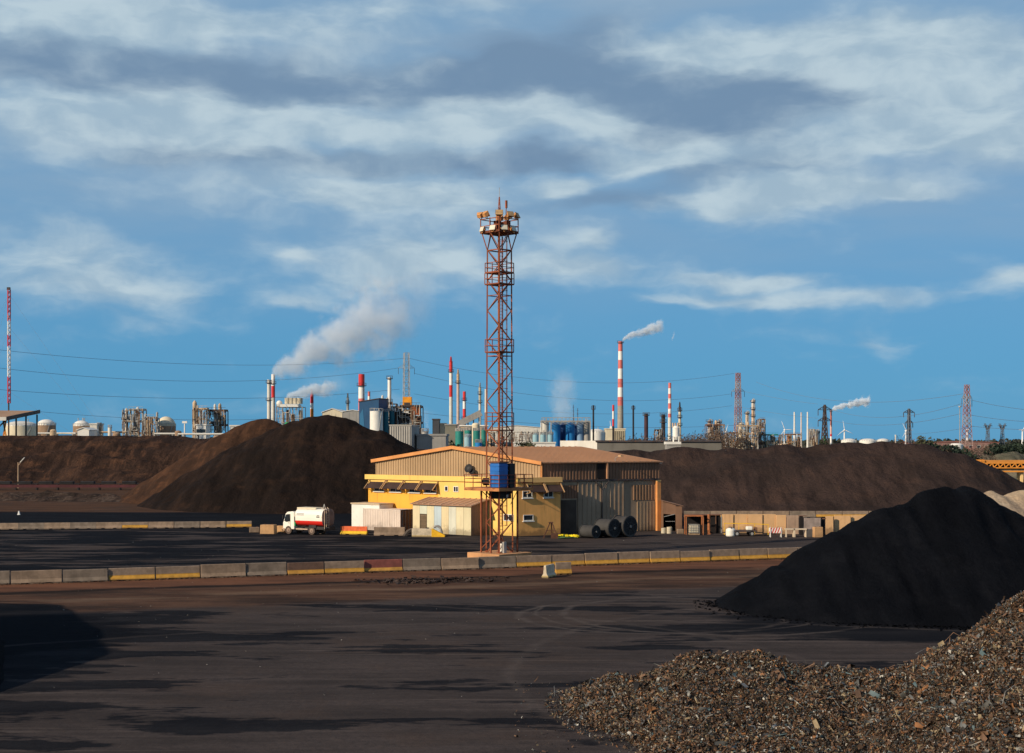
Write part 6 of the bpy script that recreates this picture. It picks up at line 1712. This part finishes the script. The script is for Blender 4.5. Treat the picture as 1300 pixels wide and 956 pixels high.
# ------------------------------------------------------------------ trees and scrub
leafd = mat('dark_evergreen_leaves', (.018, .030, .018), .9, .4, .6); leafb = mat('brown_winter_twigs', (.105, .075, .055), .95, .35, .6); leafg = mat('olive_scrub_leaves', (.055, .06, .03), .95, .4, .6); leafr = mat('reddish_twigs', (.15, .06, .045), .95, .3, .6)
bark = mat('bark', (.09, .065, .05), .95, .3, 1.)
def make_tree(name, label, cat, loc, h, w, lm, seed, dense=1., bare=False, group=None, sz=.5):
    rg = random.Random(seed); t = thing(name, label, cat, loc, 0, group)
    b = MB().mat(bark); b.tube((0, 0, 0), (0, 0, h * .45), h * .03, h * .018, n=8)
    tips = []
    for i in range(11):
        a = rg.uniform(0, 2 * PI); z0 = h * rg.uniform(.2, .5); L = w * rg.uniform(.25, .5)
        p = Vector((L * math.cos(a), L * math.sin(a), z0 + h * rg.uniform(.15, .45))); b.tube((0, 0, z0), p, h * .012, h * .004, n=5); tips.append(p)
        for j in range(3):
            q = p + Vector((rg.uniform(-1, 1) * w * .18, rg.uniform(-1, 1) * w * .18, rg.uniform(0, .22) * h)); b.tube(p, q, h * .004, h * .0015, n=4); tips.append(q)
    b.build('trunk', t)
    b = MB().mat(lm)
    for c in tips + [Vector((rg.uniform(-.3, .3) * w, rg.uniform(-.3, .3) * w, h * rg.uniform(.55, .95))) for _ in range(10)]:
        c = Vector((c.x, c.y, min(c.z, h * .93)))
        for i in range(int((11 if not bare else 8) * dense)):
            p = c + Vector((rg.gauss(0, w * .07), rg.gauss(0, w * .07), rg.gauss(0, h * .05)))
            if p.z > h: p.z = h
            s = sz * rg.uniform(.4, 1.1); d1 = Vector((rg.gauss(0, 1), rg.gauss(0, 1), rg.gauss(0, 1))).normalized(); d2 = d1.orthogonal().normalized() * (.25 if bare else .7)
            b.add([p - d1 * s, p + d2 * s, p + d1 * s, p - d2 * s], [(0, 1, 2, 3)])
    b.build('crown', t); return t
# bare winter trees behind the right bank
btree = make_tree('bare_tree', 'brown leafless tree behind the long shed, nearest the black scabby stack', 'tree', (gx(826, 420), 420, 0), 12.6, 9, leafb, 1, 1., True, 'leafless trees behind the right bank', .55)
names = ['between the maroon stack and the black scabby stack', 'right of the white hopper silo', 'below the cream banded column', 'at the left end of the gap before the paired vessels', 'in the middle of the gap before the paired vessels', 'at the foot of the paired vessels',
         'just right of the paired vessels', 'below the half hidden wind turbine', 'left of the stout cream column']
for i, (px_, hh_) in enumerate(((813, .93), (868, 1.0), (876, .97), (886, .96), (893, .98), (903, 1.06), (915, 1.08), (923, 1.02), (930, 1.0))):
    dup(btree, (gx(px_, 400 + 13 * (i % 3)), 400 + 13 * (i % 3), 0), i * 1.3, 'brown leafless tree ' + names[i], (1.1, 1.1, hh_))
dt = make_tree('evergreen_tree', 'dark evergreen tree left of the right red pylon, leftmost of its clump', 'tree', (gx(1197, 330), 330, 0), 9.9, 8, leafd, 4, 1.9, False, 'dark trees at the right', .55)
for px_, sc_, D_, l_ in ((1205, .95, 335, 'dark evergreen tree left of the right red pylon, in the middle of its clump'), (1213, .9, 330, 'dark evergreen tree just left of the small white tank and red pylon'), (1274, .98, 420, 'dark evergreen tree behind the gravel heap, left of two'), (1291, 1.0, 425, 'dark evergreen tree behind the gravel heap, near the picture edge'), (1304, .95, 420, 'dark evergreen tree cut off by the right picture edge')):
    dup(dt, (gx(px_, D_), D_, 0), px_ * .7, l_, (sc_ * 1.1, sc_ * 1.1, sc_))
bush = make_tree('bare_bush', 'brown leafless bush right of the right red pylon, leftmost of its group', 'bush', (gx(1224, 335), 335, 0), 7.8, 8, leafb, 8, 1.3, True, 'brown bushes at the right', .45)
for px_, sc_, D_, l_ in ((1234, 1.05, 345, 'brown leafless bush directly right of the right red pylon foot'), (1243, 1.12, 360, 'brown leafless bush above the left end of the orange conveyor bridge'), (1252, 1.2, 430, 'brown leafless bush behind the gravel heap top'), (1262, 1.2, 430, 'brown leafless bush right of the gravel heap top'), (1184, 1.22, 300, 'tall brown leafless bush at the right end of the right bank')):
    dup(bush, (gx(px_, D_), D_, 0), px_ * .3, l_, (sc_, sc_, sc_))
gb = make_tree('scrub_bush', 'dark olive bush at the foot of the olive-grey block', 'bush', (gx(570, 400), 400, 0), 10.6, 5, leafg, 12, 1.3, False, 'olive bushes on the skyline', .45)
for px_, sc_, D_, l_ in ((576, .9, 400, 'dark olive bush just left of the dark green tanks'), (662, .98, 380, 'dark olive bush on the low white wall-like shed, leftmost of three'), (669, .95, 380, 'dark olive bush on the low white wall-like shed, middle of three'), (676, .93, 380, 'dark olive bush on the low white wall-like shed, rightmost of three'), (1046, 1.0, 760, 'low olive bush by the green-footed pylon'), (1176, 1.12, 420, 'low olive bush on the right bank top near the red-roofed building')):
    dup(gb, (gx(px_, D_), D_, 0), px_ * .3, l_, (sc_, sc_, sc_))
rbsh = make_tree('bare_bush', 'reddish leafless bush beside the wind turbine left of the dark pylon', 'bush', (gx(1145, 420), 420, 0), 12., 7, leafr, 15, 1.5, True, None, .5)

# far treeline and haze-blue horizon scrub
b = MB().mat(mat('far_treeline_green', (.045, .052, .042), .95, .3, .02))
rg = random.Random(9); x = -1600.
while x < 1600:
    h_ = 9 + 4 * mnoise.noise(Vector((x * .01, 0, 0))) + rg.uniform(-1, 1.6); w = rg.uniform(8, 20)
    for q in range(16):
        p = Vector((x + rg.uniform(-w, w) * .6, 2400 + rg.uniform(-10, 10), h_ * rg.uniform(.1, 1))); s = rg.uniform(2, 4.5)
        d1 = Vector((rg.gauss(0, 1), rg.gauss(0, .4), rg.gauss(0, 1))).normalized(); d2 = Vector((-d1.z, .3, d1.x)).normalized()
        b.add([p - d1 * s, p + d2 * s * .8, p + d1 * s, p - d2 * s * .8], [(0, 1, 2, 3)])
    x += 9
props(b.build('treeline'), 'distant dark treeline along the whole horizon', 'wood', None, 'stuff')

# ------------------------------------------------------------------ power lines
P516, P937, P1047, P1154, P1227 = 750, 850, 800, 1000, 560
wire(W(-20, 442, 560), W(512, 455, P516), 5., 'highest faint power line from the left edge to the grey lattice pylon')
wire(W(-20, 465, 560), W(507, 467, P516), 6.5, 'second highest power line at the left, above the large plume stacks')
wire(W(-20, 493, 560), W(507, 494, P516), 4.5, 'third power line at the left, crossing the plume stacks')
wire(W(44, 522, 620), W(512, 518, P516), 5.0, 'lowest power line at the left, above the process units')
wire(W(520, 455, P516), W(932, 474, P937), 9., 'highest faint power line right of the grey lattice pylon')
wire(W(526, 474, P516), W(929, 500, P937), 8.5, 'second power line between the grey lattice pylon and the left red pylon')
wire(W(526, 500, P516), W(929, 515, P937), 7.5, 'third power line between the grey lattice pylon and the left red pylon')
wire(W(526, 523, P516), W(932, 540, P937), 4., 'lowest power line between the grey lattice pylon and the left red pylon')
wire(W(945, 497, P937), W(1038, 513, P1047), .6, 'power line from the left red pylon down to the green-footed pylon, upper one')
wire(W(941, 517, P937), W(1038, 531, P1047), .6, 'power line from the left red pylon down to the green-footed pylon, lower one')
wire(W(960, 485, P937), W(1222, 500, P1227), 7., 'very faint highest power line at the right')
wire(W(1056, 520, P1047), W(1222, 512, P1227), 5.0, 'upper power line between the green-footed pylon and the right red pylon')
wire(W(1056, 534, P1047), W(1220, 525, P1227), 3.5, 'lower power line between the green-footed pylon and the right red pylon')
wire(W(1160, 551, P1154), W(1222, 544, P1227), .4, 'lowest short power line left of the right red pylon')
wire(W(1234, 508, P1227), W(1340, 522, P1227), 1., 'upper power line leaving the right red pylon to the picture edge')
wire(W(1233, 527, P1227), W(1340, 536, P1227), .8, 'middle power line leaving the right red pylon to the picture edge')
wire(W(1233, 541, P1227), W(1340, 545, P1227), .6, 'lowest power line leaving the right red pylon to the picture edge')

# ------------------------------------------------------------------ smoke
def plume(px, py, D, pts, r0, r1, label, dens, rot=0., fade=.35, wob=.5, nsc=None, rp=1., cat='smoke plume', name='smoke_plume', edge=1.):
    """pts: two numbers c,p of the centre line z=c*x^p in metres; length L; local x along the drift"""
    cc, pp_, L = pts; k = s_(D)
    m, nb, bs = base_mat(name + '_%d' % px)
    nt = m.node_tree; out = [n for n in nt.nodes if n.type == 'OUTPUT_MATERIAL'][0]; nt.nodes.remove(bs)
    tc = nb.new('ShaderNodeTexCoord').outputs['Object']; x, y, z = nb.sep(tc)
    xm = nb.m('MAXIMUM', x, .001)
    zc = nb.m('MULTIPLY', nb.m('POWER', xm, pp_), cc)
    big_ = nb.noise(tc, 1. / (r1 * 1.6), 2, .5, w=px * .1)
    wv = nb.m('MULTIPLY', nb.m('MULTIPLY', nb.m('SUBTRACT', big_, .5), wob * 2.2 * r1), nb.ramp(x, 0, L * .5))
    zc = nb.m('ADD', zc, wv)
    tt = nb.m('DIVIDE', xm, L)
    r = nb.m('ADD', nb.m('MULTIPLY', nb.m('POWER', tt, rp), r1 - r0), r0)
    dd = nb.m('SQRT', nb.m('ADD', nb.m('POWER', y, 2.), nb.m('POWER', nb.m('SUBTRACT', z, zc), 2.)))
    dn = nb.m('DIVIDE', dd, r)
    n1 = nb.noise(tc, nsc or 1. / (r1 * .7), 6, .62, w=px * .1 + 4)
    v_ = nb.m('ADD', nb.m('SUBTRACT', 1., dn), nb.m('MULTIPLY', nb.m('SUBTRACT', n1, .5), 2.6 * edge))
    v_ = nb.ramp(v_, .05, .75 if edge < 1.2 else 1.1)
    v_ = nb.m('MULTIPLY', v_, nb.m('MULTIPLY', nb.ramp(x, -.3, r0 * .6), nb.ramp(x, L, L * (1 - fade))))
    # thins as it spreads
    v_ = nb.m('MULTIPLY', v_, nb.m('DIVIDE', dens, nb.m('POWER', nb.m('DIVIDE', r, r0), .6)))
    pv = nb.new('ShaderNodeVolumePrincipled'); pv.inputs['Color'].default_value = (.86, .93, 1., 1); pv.inputs['Anisotropy'].default_value = -.35
    nb.l.new(v_, pv.inputs['Density']); nb.l.new(pv.outputs[0], out.inputs['Volume'])
    b = MB().mat(m); n = 14; rings = 12; vs = []
    for i in range(rings + 1):
        q = L * i / rings; rr = (r0 + (r1 - r0) * (i / rings) ** rp) * (1.35 + .0 * i) + (wob * r1 * .9 if i > 1 else 0) + .3
        zc_ = cc * max(q, .001) ** pp_
        for j in range(n): a = 2 * PI * j / n; vs.append((q - (.2 if i == 0 else 0), rr * math.cos(a), zc_ + rr * math.sin(a)))
    fs = [(i * n + j, i * n + (j + 1) % n, (i + 1) * n + (j + 1) % n, (i + 1) * n + j) for i in range(rings) for j in range(n)] + [tuple(range(n)), tuple(range(rings * n, rings * n + n))[::-1]]
    b.add(vs, fs)
    o = b.build(name, loc=W(px, py, D)); o.rotation_euler = (0, -rot, 0)
    m.cycles.volume_step_rate = 1.
    return props(o, label, cat)
k7 = s_(700)
plume(345, 474, 700, (.98, .83, 215 * k7), 2.0, 66 * k7, 'largest pale smoke plume drifting right from the pair of stacks', .45, fade=.5, wob=.45, rp=.62, edge=1.5, nsc=1. / 11.)
plume(363, 507, 695, (.9, .6, 72 * k7), 2.2, 12 * k7, 'small steam plume rising from the grey table structure', .6, fade=.5, wob=.55, rp=.6)
plume(544.5, 553, 345, (.03, 1., 40 * s_(345)), .35, 7 * s_(345), 'thin upright wisp of steam beside the dark block tower', .28, rot=R(97), fade=.6, wob=.3, rp=.8, name='steam_wisp', cat='steam')
plume(716, 536, 640, (.02, 1., 75 * s_(640)), 6., 21 * s_(640), 'faint wide steam rising behind the large silos', .06, rot=R(92), fade=.5, wob=.5, rp=.6, name='steam_cloud', cat='steam')
plume(790, 433, 900, (1.25, .62, 54 * s_(900)), .8, 9.5 * s_(900), 'small white plume from the top of the tallest chimney', 1.4, fade=.2, wob=.5, rp=.6)
plume(1056, 520, 900, (.55, .75, 50 * s_(900)), 1.0, 7.5 * s_(900), 'white plume from the thin red-brown stack at the right', 1.8, fade=.15, wob=.55, rp=.5)
plume(853, 432, 900, (.9, 1., 9 * s_(900)), 1.2, 3.6 * s_(900), 'tiny detached puff right of the tallest chimney plume', .2, rot=.5, fade=.5, wob=.4, name='smoke_puff', cat='smoke puff')
plume(1031, 556, 770, (.05, 1., 22 * s_(770)), 1., 5 * s_(770), 'faint steam over the small process unit left of the green-footed pylon', .08, rot=R(95), fade=.6, wob=.4, name='steam_wisp', cat='steam')

# ------------------------------------------------------------------ loose things on the ground
rg = random.Random(21)
b = MB().mat(mat('dark_rubble', (.045, .03, .025), .95, .4, 2.))
for i in range(260):
    px_ = 545 + rg.gauss(0, 40); D_ = 109.5 + rg.gauss(0, 1.2) + (px_ - 545) * .01; s = rg.uniform(.08, .32)
    c = Vector((gx(px_, D_), D_, s * .25)); vs = [c + Vector((rg.uniform(-s, s), rg.uniform(-s, s), rg.uniform(-s * .4, s * .5))) for _ in range(6)]
    b.add(vs, [(0, 1, 2), (0, 2, 3), (0, 3, 4), (1, 2, 5), (2, 3, 5), (3, 4, 5)])
props(b.build('rubble'), 'low scatter of dark rubble on the earth strip before the barriers', 'rubble', None, 'stuff')
def lumps(b, pts, smin, smax):
    for x_, y_ in pts:
        s = rg.uniform(smin, smax) * rg.uniform(.4, 1); c = Vector((x_, y_, s * .25))
        vs = [c + Vector((rg.uniform(-s, s), rg.uniform(-s, s), rg.uniform(-s * .4, s * .6))) for _ in range(6)]
        b.add(vs, [(0, 1, 2), (0, 2, 3), (0, 3, 4), (1, 2, 5), (2, 3, 5), (3, 4, 5)])
b = MB().mat(mat('spilled_earth', (.09, .055, .038), .95, .4, 2.)); P_ = []
for i in range(1500):
    x_ = rg.uniform(-44, 26); P_.append((x_, 121 + .365 * x_ - .35 - abs(rg.gauss(0, .28))))
lumps(b, P_, .04, .17)
props(b.build('dirt_spill'), 'loose earth and stones drifted against the near barrier row', 'dirt', None, 'stuff')
b = MB().mat(coalm); P_ = []
for i in range(2200):
    a_ = rg.uniform(PI * .95, PI * 1.9); rr_ = 1 + abs(rg.gauss(0, .07)); P_.append((29.5 + 15.2 * rr_ * math.cos(a_), 94 + 11.6 * rr_ * math.sin(a_)))
lumps(b, P_, .04, .22)
props(b.build('coal_spill'), 'loose black lumps spilled round the foot of the black coal heap', 'coal', None, 'stuff')
b = MB().mat(mat('pale_litter', (.42, .40, .36), .9, .3, 2.))
for i in range(260):
    D_ = rg.uniform(60, 155); px_ = rg.uniform(-20, 1000); s = rg.uniform(.015, .06) 
    if D_ < 90 and px_ > 700: continue
    c = Vector((gx(px_, D_), D_, s * .3)); b.add([c + Vector((rg.uniform(-s, s), rg.uniform(-s, s), rg.uniform(-s * .3, s * .6))) for _ in range(4)], [(0, 1, 2), (0, 2, 3), (1, 2, 3)])
props(b.build('litter'), 'tiny pale stones and litter scattered over the yard', 'litter', None, 'stuff')

# ------------------------------------------------------------------ off-frame heap added to cast shade on the lower left
oh = heightfield('coal_heap', -75, -22, 40, 100, 110, 120, ridge_fn([(-60, 60, 9.), (-38.5, 60, 11.), (-42, 70, 11.), (-48, 80, 11.5)], .72, 1., 1., .8, .3, .2, .3, 14., .5), coalm)
props(oh, 'black heap added out of view beyond the left edge to shade the near yard', 'stockpile')

# ------------------------------------------------------------------ light and sky
sun_dir = Vector((-.81, -.585, 0)).normalized(); EL = R(27)
ld = bpy.data.lights.new('sun', 'SUN'); ld.energy = 5.0; ld.angle = R(.5); ld.color = (1., .83, .62)
lo = bpy.data.objects.new('sun', ld); C.objects.link(lo)
ts = Vector((sun_dir.x * math.cos(EL), sun_dir.y * math.cos(EL), math.sin(EL)))
lo.rotation_euler = (-ts).to_track_quat('-Z', 'Y').to_euler()
wd = bpy.data.worlds.new('World'); sc.world = wd; wd.use_nodes = True
nb = NB(wd.node_tree); bg = wd.node_tree.nodes['Background']
sky = nb.new('ShaderNodeTexSky', sky_type='NISHITA'); sky.sun_disc = False
sky.sun_elevation = EL; sky.sun_rotation = math.atan2(ts.x, ts.y); sky.altitude = 10; sky.air_density = 1.; sky.dust_density = .3; sky.ozone_density = 3.
dirv = nb.new('ShaderNodeTexCoord').outputs['Generated']
x, y, z = nb.sep(dirv)
az = nb.m('ARCTAN2', x, y); el = nb.m('ARCSINE', z)
vec = nb.comb(nb.m('MULTIPLY', az, 1.), nb.m('MULTIPLY', el, 2.6), .3)
vwarp = nb.noise(vec, 12., 4, .5, out=1)
wx, wy, wz = nb.sep(vwarp)
azw = nb.m('ADD', az, nb.m('MULTIPLY', nb.m('SUBTRACT', wx, .5), .07))
elw = nb.m('ADD', el, nb.m('MULTIPLY', nb.m('SUBTRACT', wy, .5), .036))
f1 = nb.noise(nb.comb(azw, nb.m('MULTIPLY', elw, 2.3), .0), 9., 7, .5)
f2 = nb.noise(nb.comb(az, nb.m('MULTIPLY', elw, 2.2), 5.), 20., 7, .52)
f3 = nb.noise(nb.comb(az, nb.m('MULTIPLY', el, 5.), 9.), 6., 5, .5)
gt = bpy.data.node_groups.new('cloud_patch', 'ShaderNodeTree')
for nm in ('az', 'el', 'a0', 'e0', 'rx', 'ry', 'amt'): gt.interface.new_socket(nm, in_out='INPUT', socket_type='NodeSocketFloat')
gt.interface.new_socket('d', in_out='OUTPUT', socket_type='NodeSocketFloat')
gb_ = NB(gt); gi = gb_.new('NodeGroupInput'); go = gb_.new('NodeGroupOutput')
dx = gb_.m('DIVIDE', gb_.m('SUBTRACT', gi.outputs[0], gi.outputs[2]), gi.outputs[4])
dy = gb_.m('DIVIDE', gb_.m('SUBTRACT', gi.outputs[1], gi.outputs[3]), gi.outputs[5])
q = gb_.m('ADD', gb_.m('MULTIPLY', dx, dx), gb_.m('MULTIPLY', dy, dy))
gt.links.new(gb_.m('MULTIPLY', gb_.m('POWER', 2.718, gb_.m('MULTIPLY', q, -1.)), gi.outputs[6]), go.inputs[0])
def patches(lst):
    tot = None
    for px_, py_, rx_, ry_, am in lst:
        n = nb.new('ShaderNodeGroup'); n.node_tree = gt
        a_ = math.atan((px_ - 650) / F); e_ = math.atan((YH - py_) / math.hypot(F, px_ - 650))
        nb.put(n.inputs[0], azw); nb.put(n.inputs[1], elw)
        for i, v__ in enumerate((a_, e_, rx_ / F, ry_ / F, am)): n.inputs[2 + i].default_value = v__ * (1.45 if i == 3 else 1.)
        tot = n.outputs[0] if tot is None else nb.m('ADD', tot, n.outputs[0])
    return tot
#SKYLIGHT
light = patches([(80, 20, 190, 26, .9), (250, 35, 110, 18, .6), (60, 150, 110, 26, .85), (240, 145, 110, 24, .9), (330, 160, 90, 20, .6), (480, 170, 130, 24, .85), (620, 155, 110, 22, .9), (760, 150, 70, 16, .8),
                 (500, 25, 130, 26, .55), (470, 85, 120, 12, .3), (960, 60, 140, 24, .9), (1060, 55, 110, 22, .8), (1150, 95, 70, 20, .7), (1200, 40, 100, 22, .65), (1280, 60, 60, 26, .6), (1260, 105, 40, 16, .6),
                 (1180, 160, 100, 26, .85), (1270, 175, 70, 26, .8), (1080, 180, 120, 26, .6), (800, 205, 65, 15, 1.0), (900, 195, 70, 14, .6), (715, 235, 45, 10, .95), (765, 298, 34, 10, .8), (930, 262, 80, 12, .7), (1000, 240, 110, 13, .75), (1130, 240, 80, 10, .85), (1170, 250, 50, 7, .6),
                 (450, 245, 100, 16, .75), (560, 255, 110, 20, .6), (560, 320, 120, 30, .6), (500, 350, 130, 24, .45), (400, 392, 50, 7, .55), (360, 327, 20, 6, .5), (110, 340, 170, 20, .6), (60, 305, 110, 14, .45), (180, 370, 160, 12, .4),
                 (740, 340, 90, 15, .8), (960, 354, 110, 9, .75), (1080, 378, 220, 9, .55), (900, 384, 120, 7, .4), (1280, 350, 50, 8, .7), (170, 225, 200, 30, .25), (880, 425, 120, 5, .2), (1200, 430, 160, 5, .15)])
dark = patches([(90, 75, 170, 26, .8), (230, 95, 180, 22, .8), (350, 125, 200, 18, .7), (250, 195, 170, 15, .75), (540, 105, 150, 20, .75), (500, 205, 150, 10, .6), (620, 205, 120, 8, .5), (720, 75, 130, 36, .7), (960, 110, 130, 20, .8), (1010, 95, 60, 16, .5), (850, 125, 120, 22, .7),
                (930, 155, 140, 20, .6), (1000, 205, 130, 16, .6), (790, 255, 110, 12, .65), (860, 225, 70, 10, .5), (700, 195, 80, 10, .6), (560, 45, 80, 12, .3), (1120, 130, 80, 12, .4), (1240, 205, 80, 10, .2), (640, 270, 60, 8, .3), (870, 165, 100, 12, .5), (640, 90, 70, 22, .5), (100, 320, 120, 8, .0)])
# beyond the picture the same weather goes on
outp = nb.m('MULTIPLY', nb.ramp(f3, .45, .62), nb.ramp(nb.m('ABSOLUTE', az), .36, .5))
light = nb.m('ADD', light, nb.m('MULTIPLY', outp, .7))
skc = nb.mix(1., sky.outputs[0], (.60, .86, 1.22), 'MULTIPLY')
SKY_TOP = (1.7, 3.5, 5.4); SKY_LOW = (.60, 2.95, 5.4)
base = nb.mix(nb.ramp(el, .0, .26), SKY_LOW, SKY_TOP)
base = nb.mix(.85, skc, base)
veil = nb.m('MULTIPLY', nb.ramp(el, .04, .24, .0, .9), nb.ramp(f3, .3, .65, .45, 1.))
c = nb.mix(veil, base, (2.7, 3.95, 5.35))
dm = nb.m('ADD', dark, nb.m('MULTIPLY', nb.m('SUBTRACT', f1, .5), 1.2))
c = nb.mix(nb.ramp(dm, .10, .85, 0, .9), c, (1.65, 2.65, 4.0))
lm = nb.m('ADD', light, nb.m('ADD', nb.m('MULTIPLY', nb.m('SUBTRACT', f1, .5), 1.5), nb.m('MULTIPLY', nb.m('SUBTRACT', f2, .5), .8)))
shade = nb.mix(nb.ramp(f2, .35, .65), (3.5, 4.8, 5.9), (5.1, 6.3, 7.0))
c = nb.mix(nb.ramp(lm, .02, .9, 0, .92), c, shade)
c = nb.mix(nb.ramp(el, .36, .8), c, (.95, 1.6, 3.0))
nb.put(bg.inputs[0], c); bg.inputs[1].default_value = .1

# ------------------------------------------------------------------ camera and render settings
cd_ = bpy.data.cameras.new('camera'); co = bpy.data.objects.new('camera', cd_); C.objects.link(co)
co.location = (0, 0, H); co.rotation_euler = (PI / 2, 0, 0)
cd_.sensor_width = 36; cd_.lens = F / 1300 * 36; cd_.shift_y = (YH - 478) / 1300; cd_.clip_end = 20000; cd_.clip_start = .5
sc.camera = co
sc.render.engine = 'CYCLES'
sc.view_settings.view_transform = 'Standard'; sc.view_settings.look = 'None'; sc.view_settings.exposure = 0.; sc.view_settings.gamma = 1
cy = sc.cycles
cy.use_denoising = True; cy.use_adaptive_sampling = True; cy.adaptive_threshold = .02
cy.volume_bounces = 3; cy.max_bounces = 6; cy.volume_max_steps = 256; cy.sample_clamp_indirect = 5
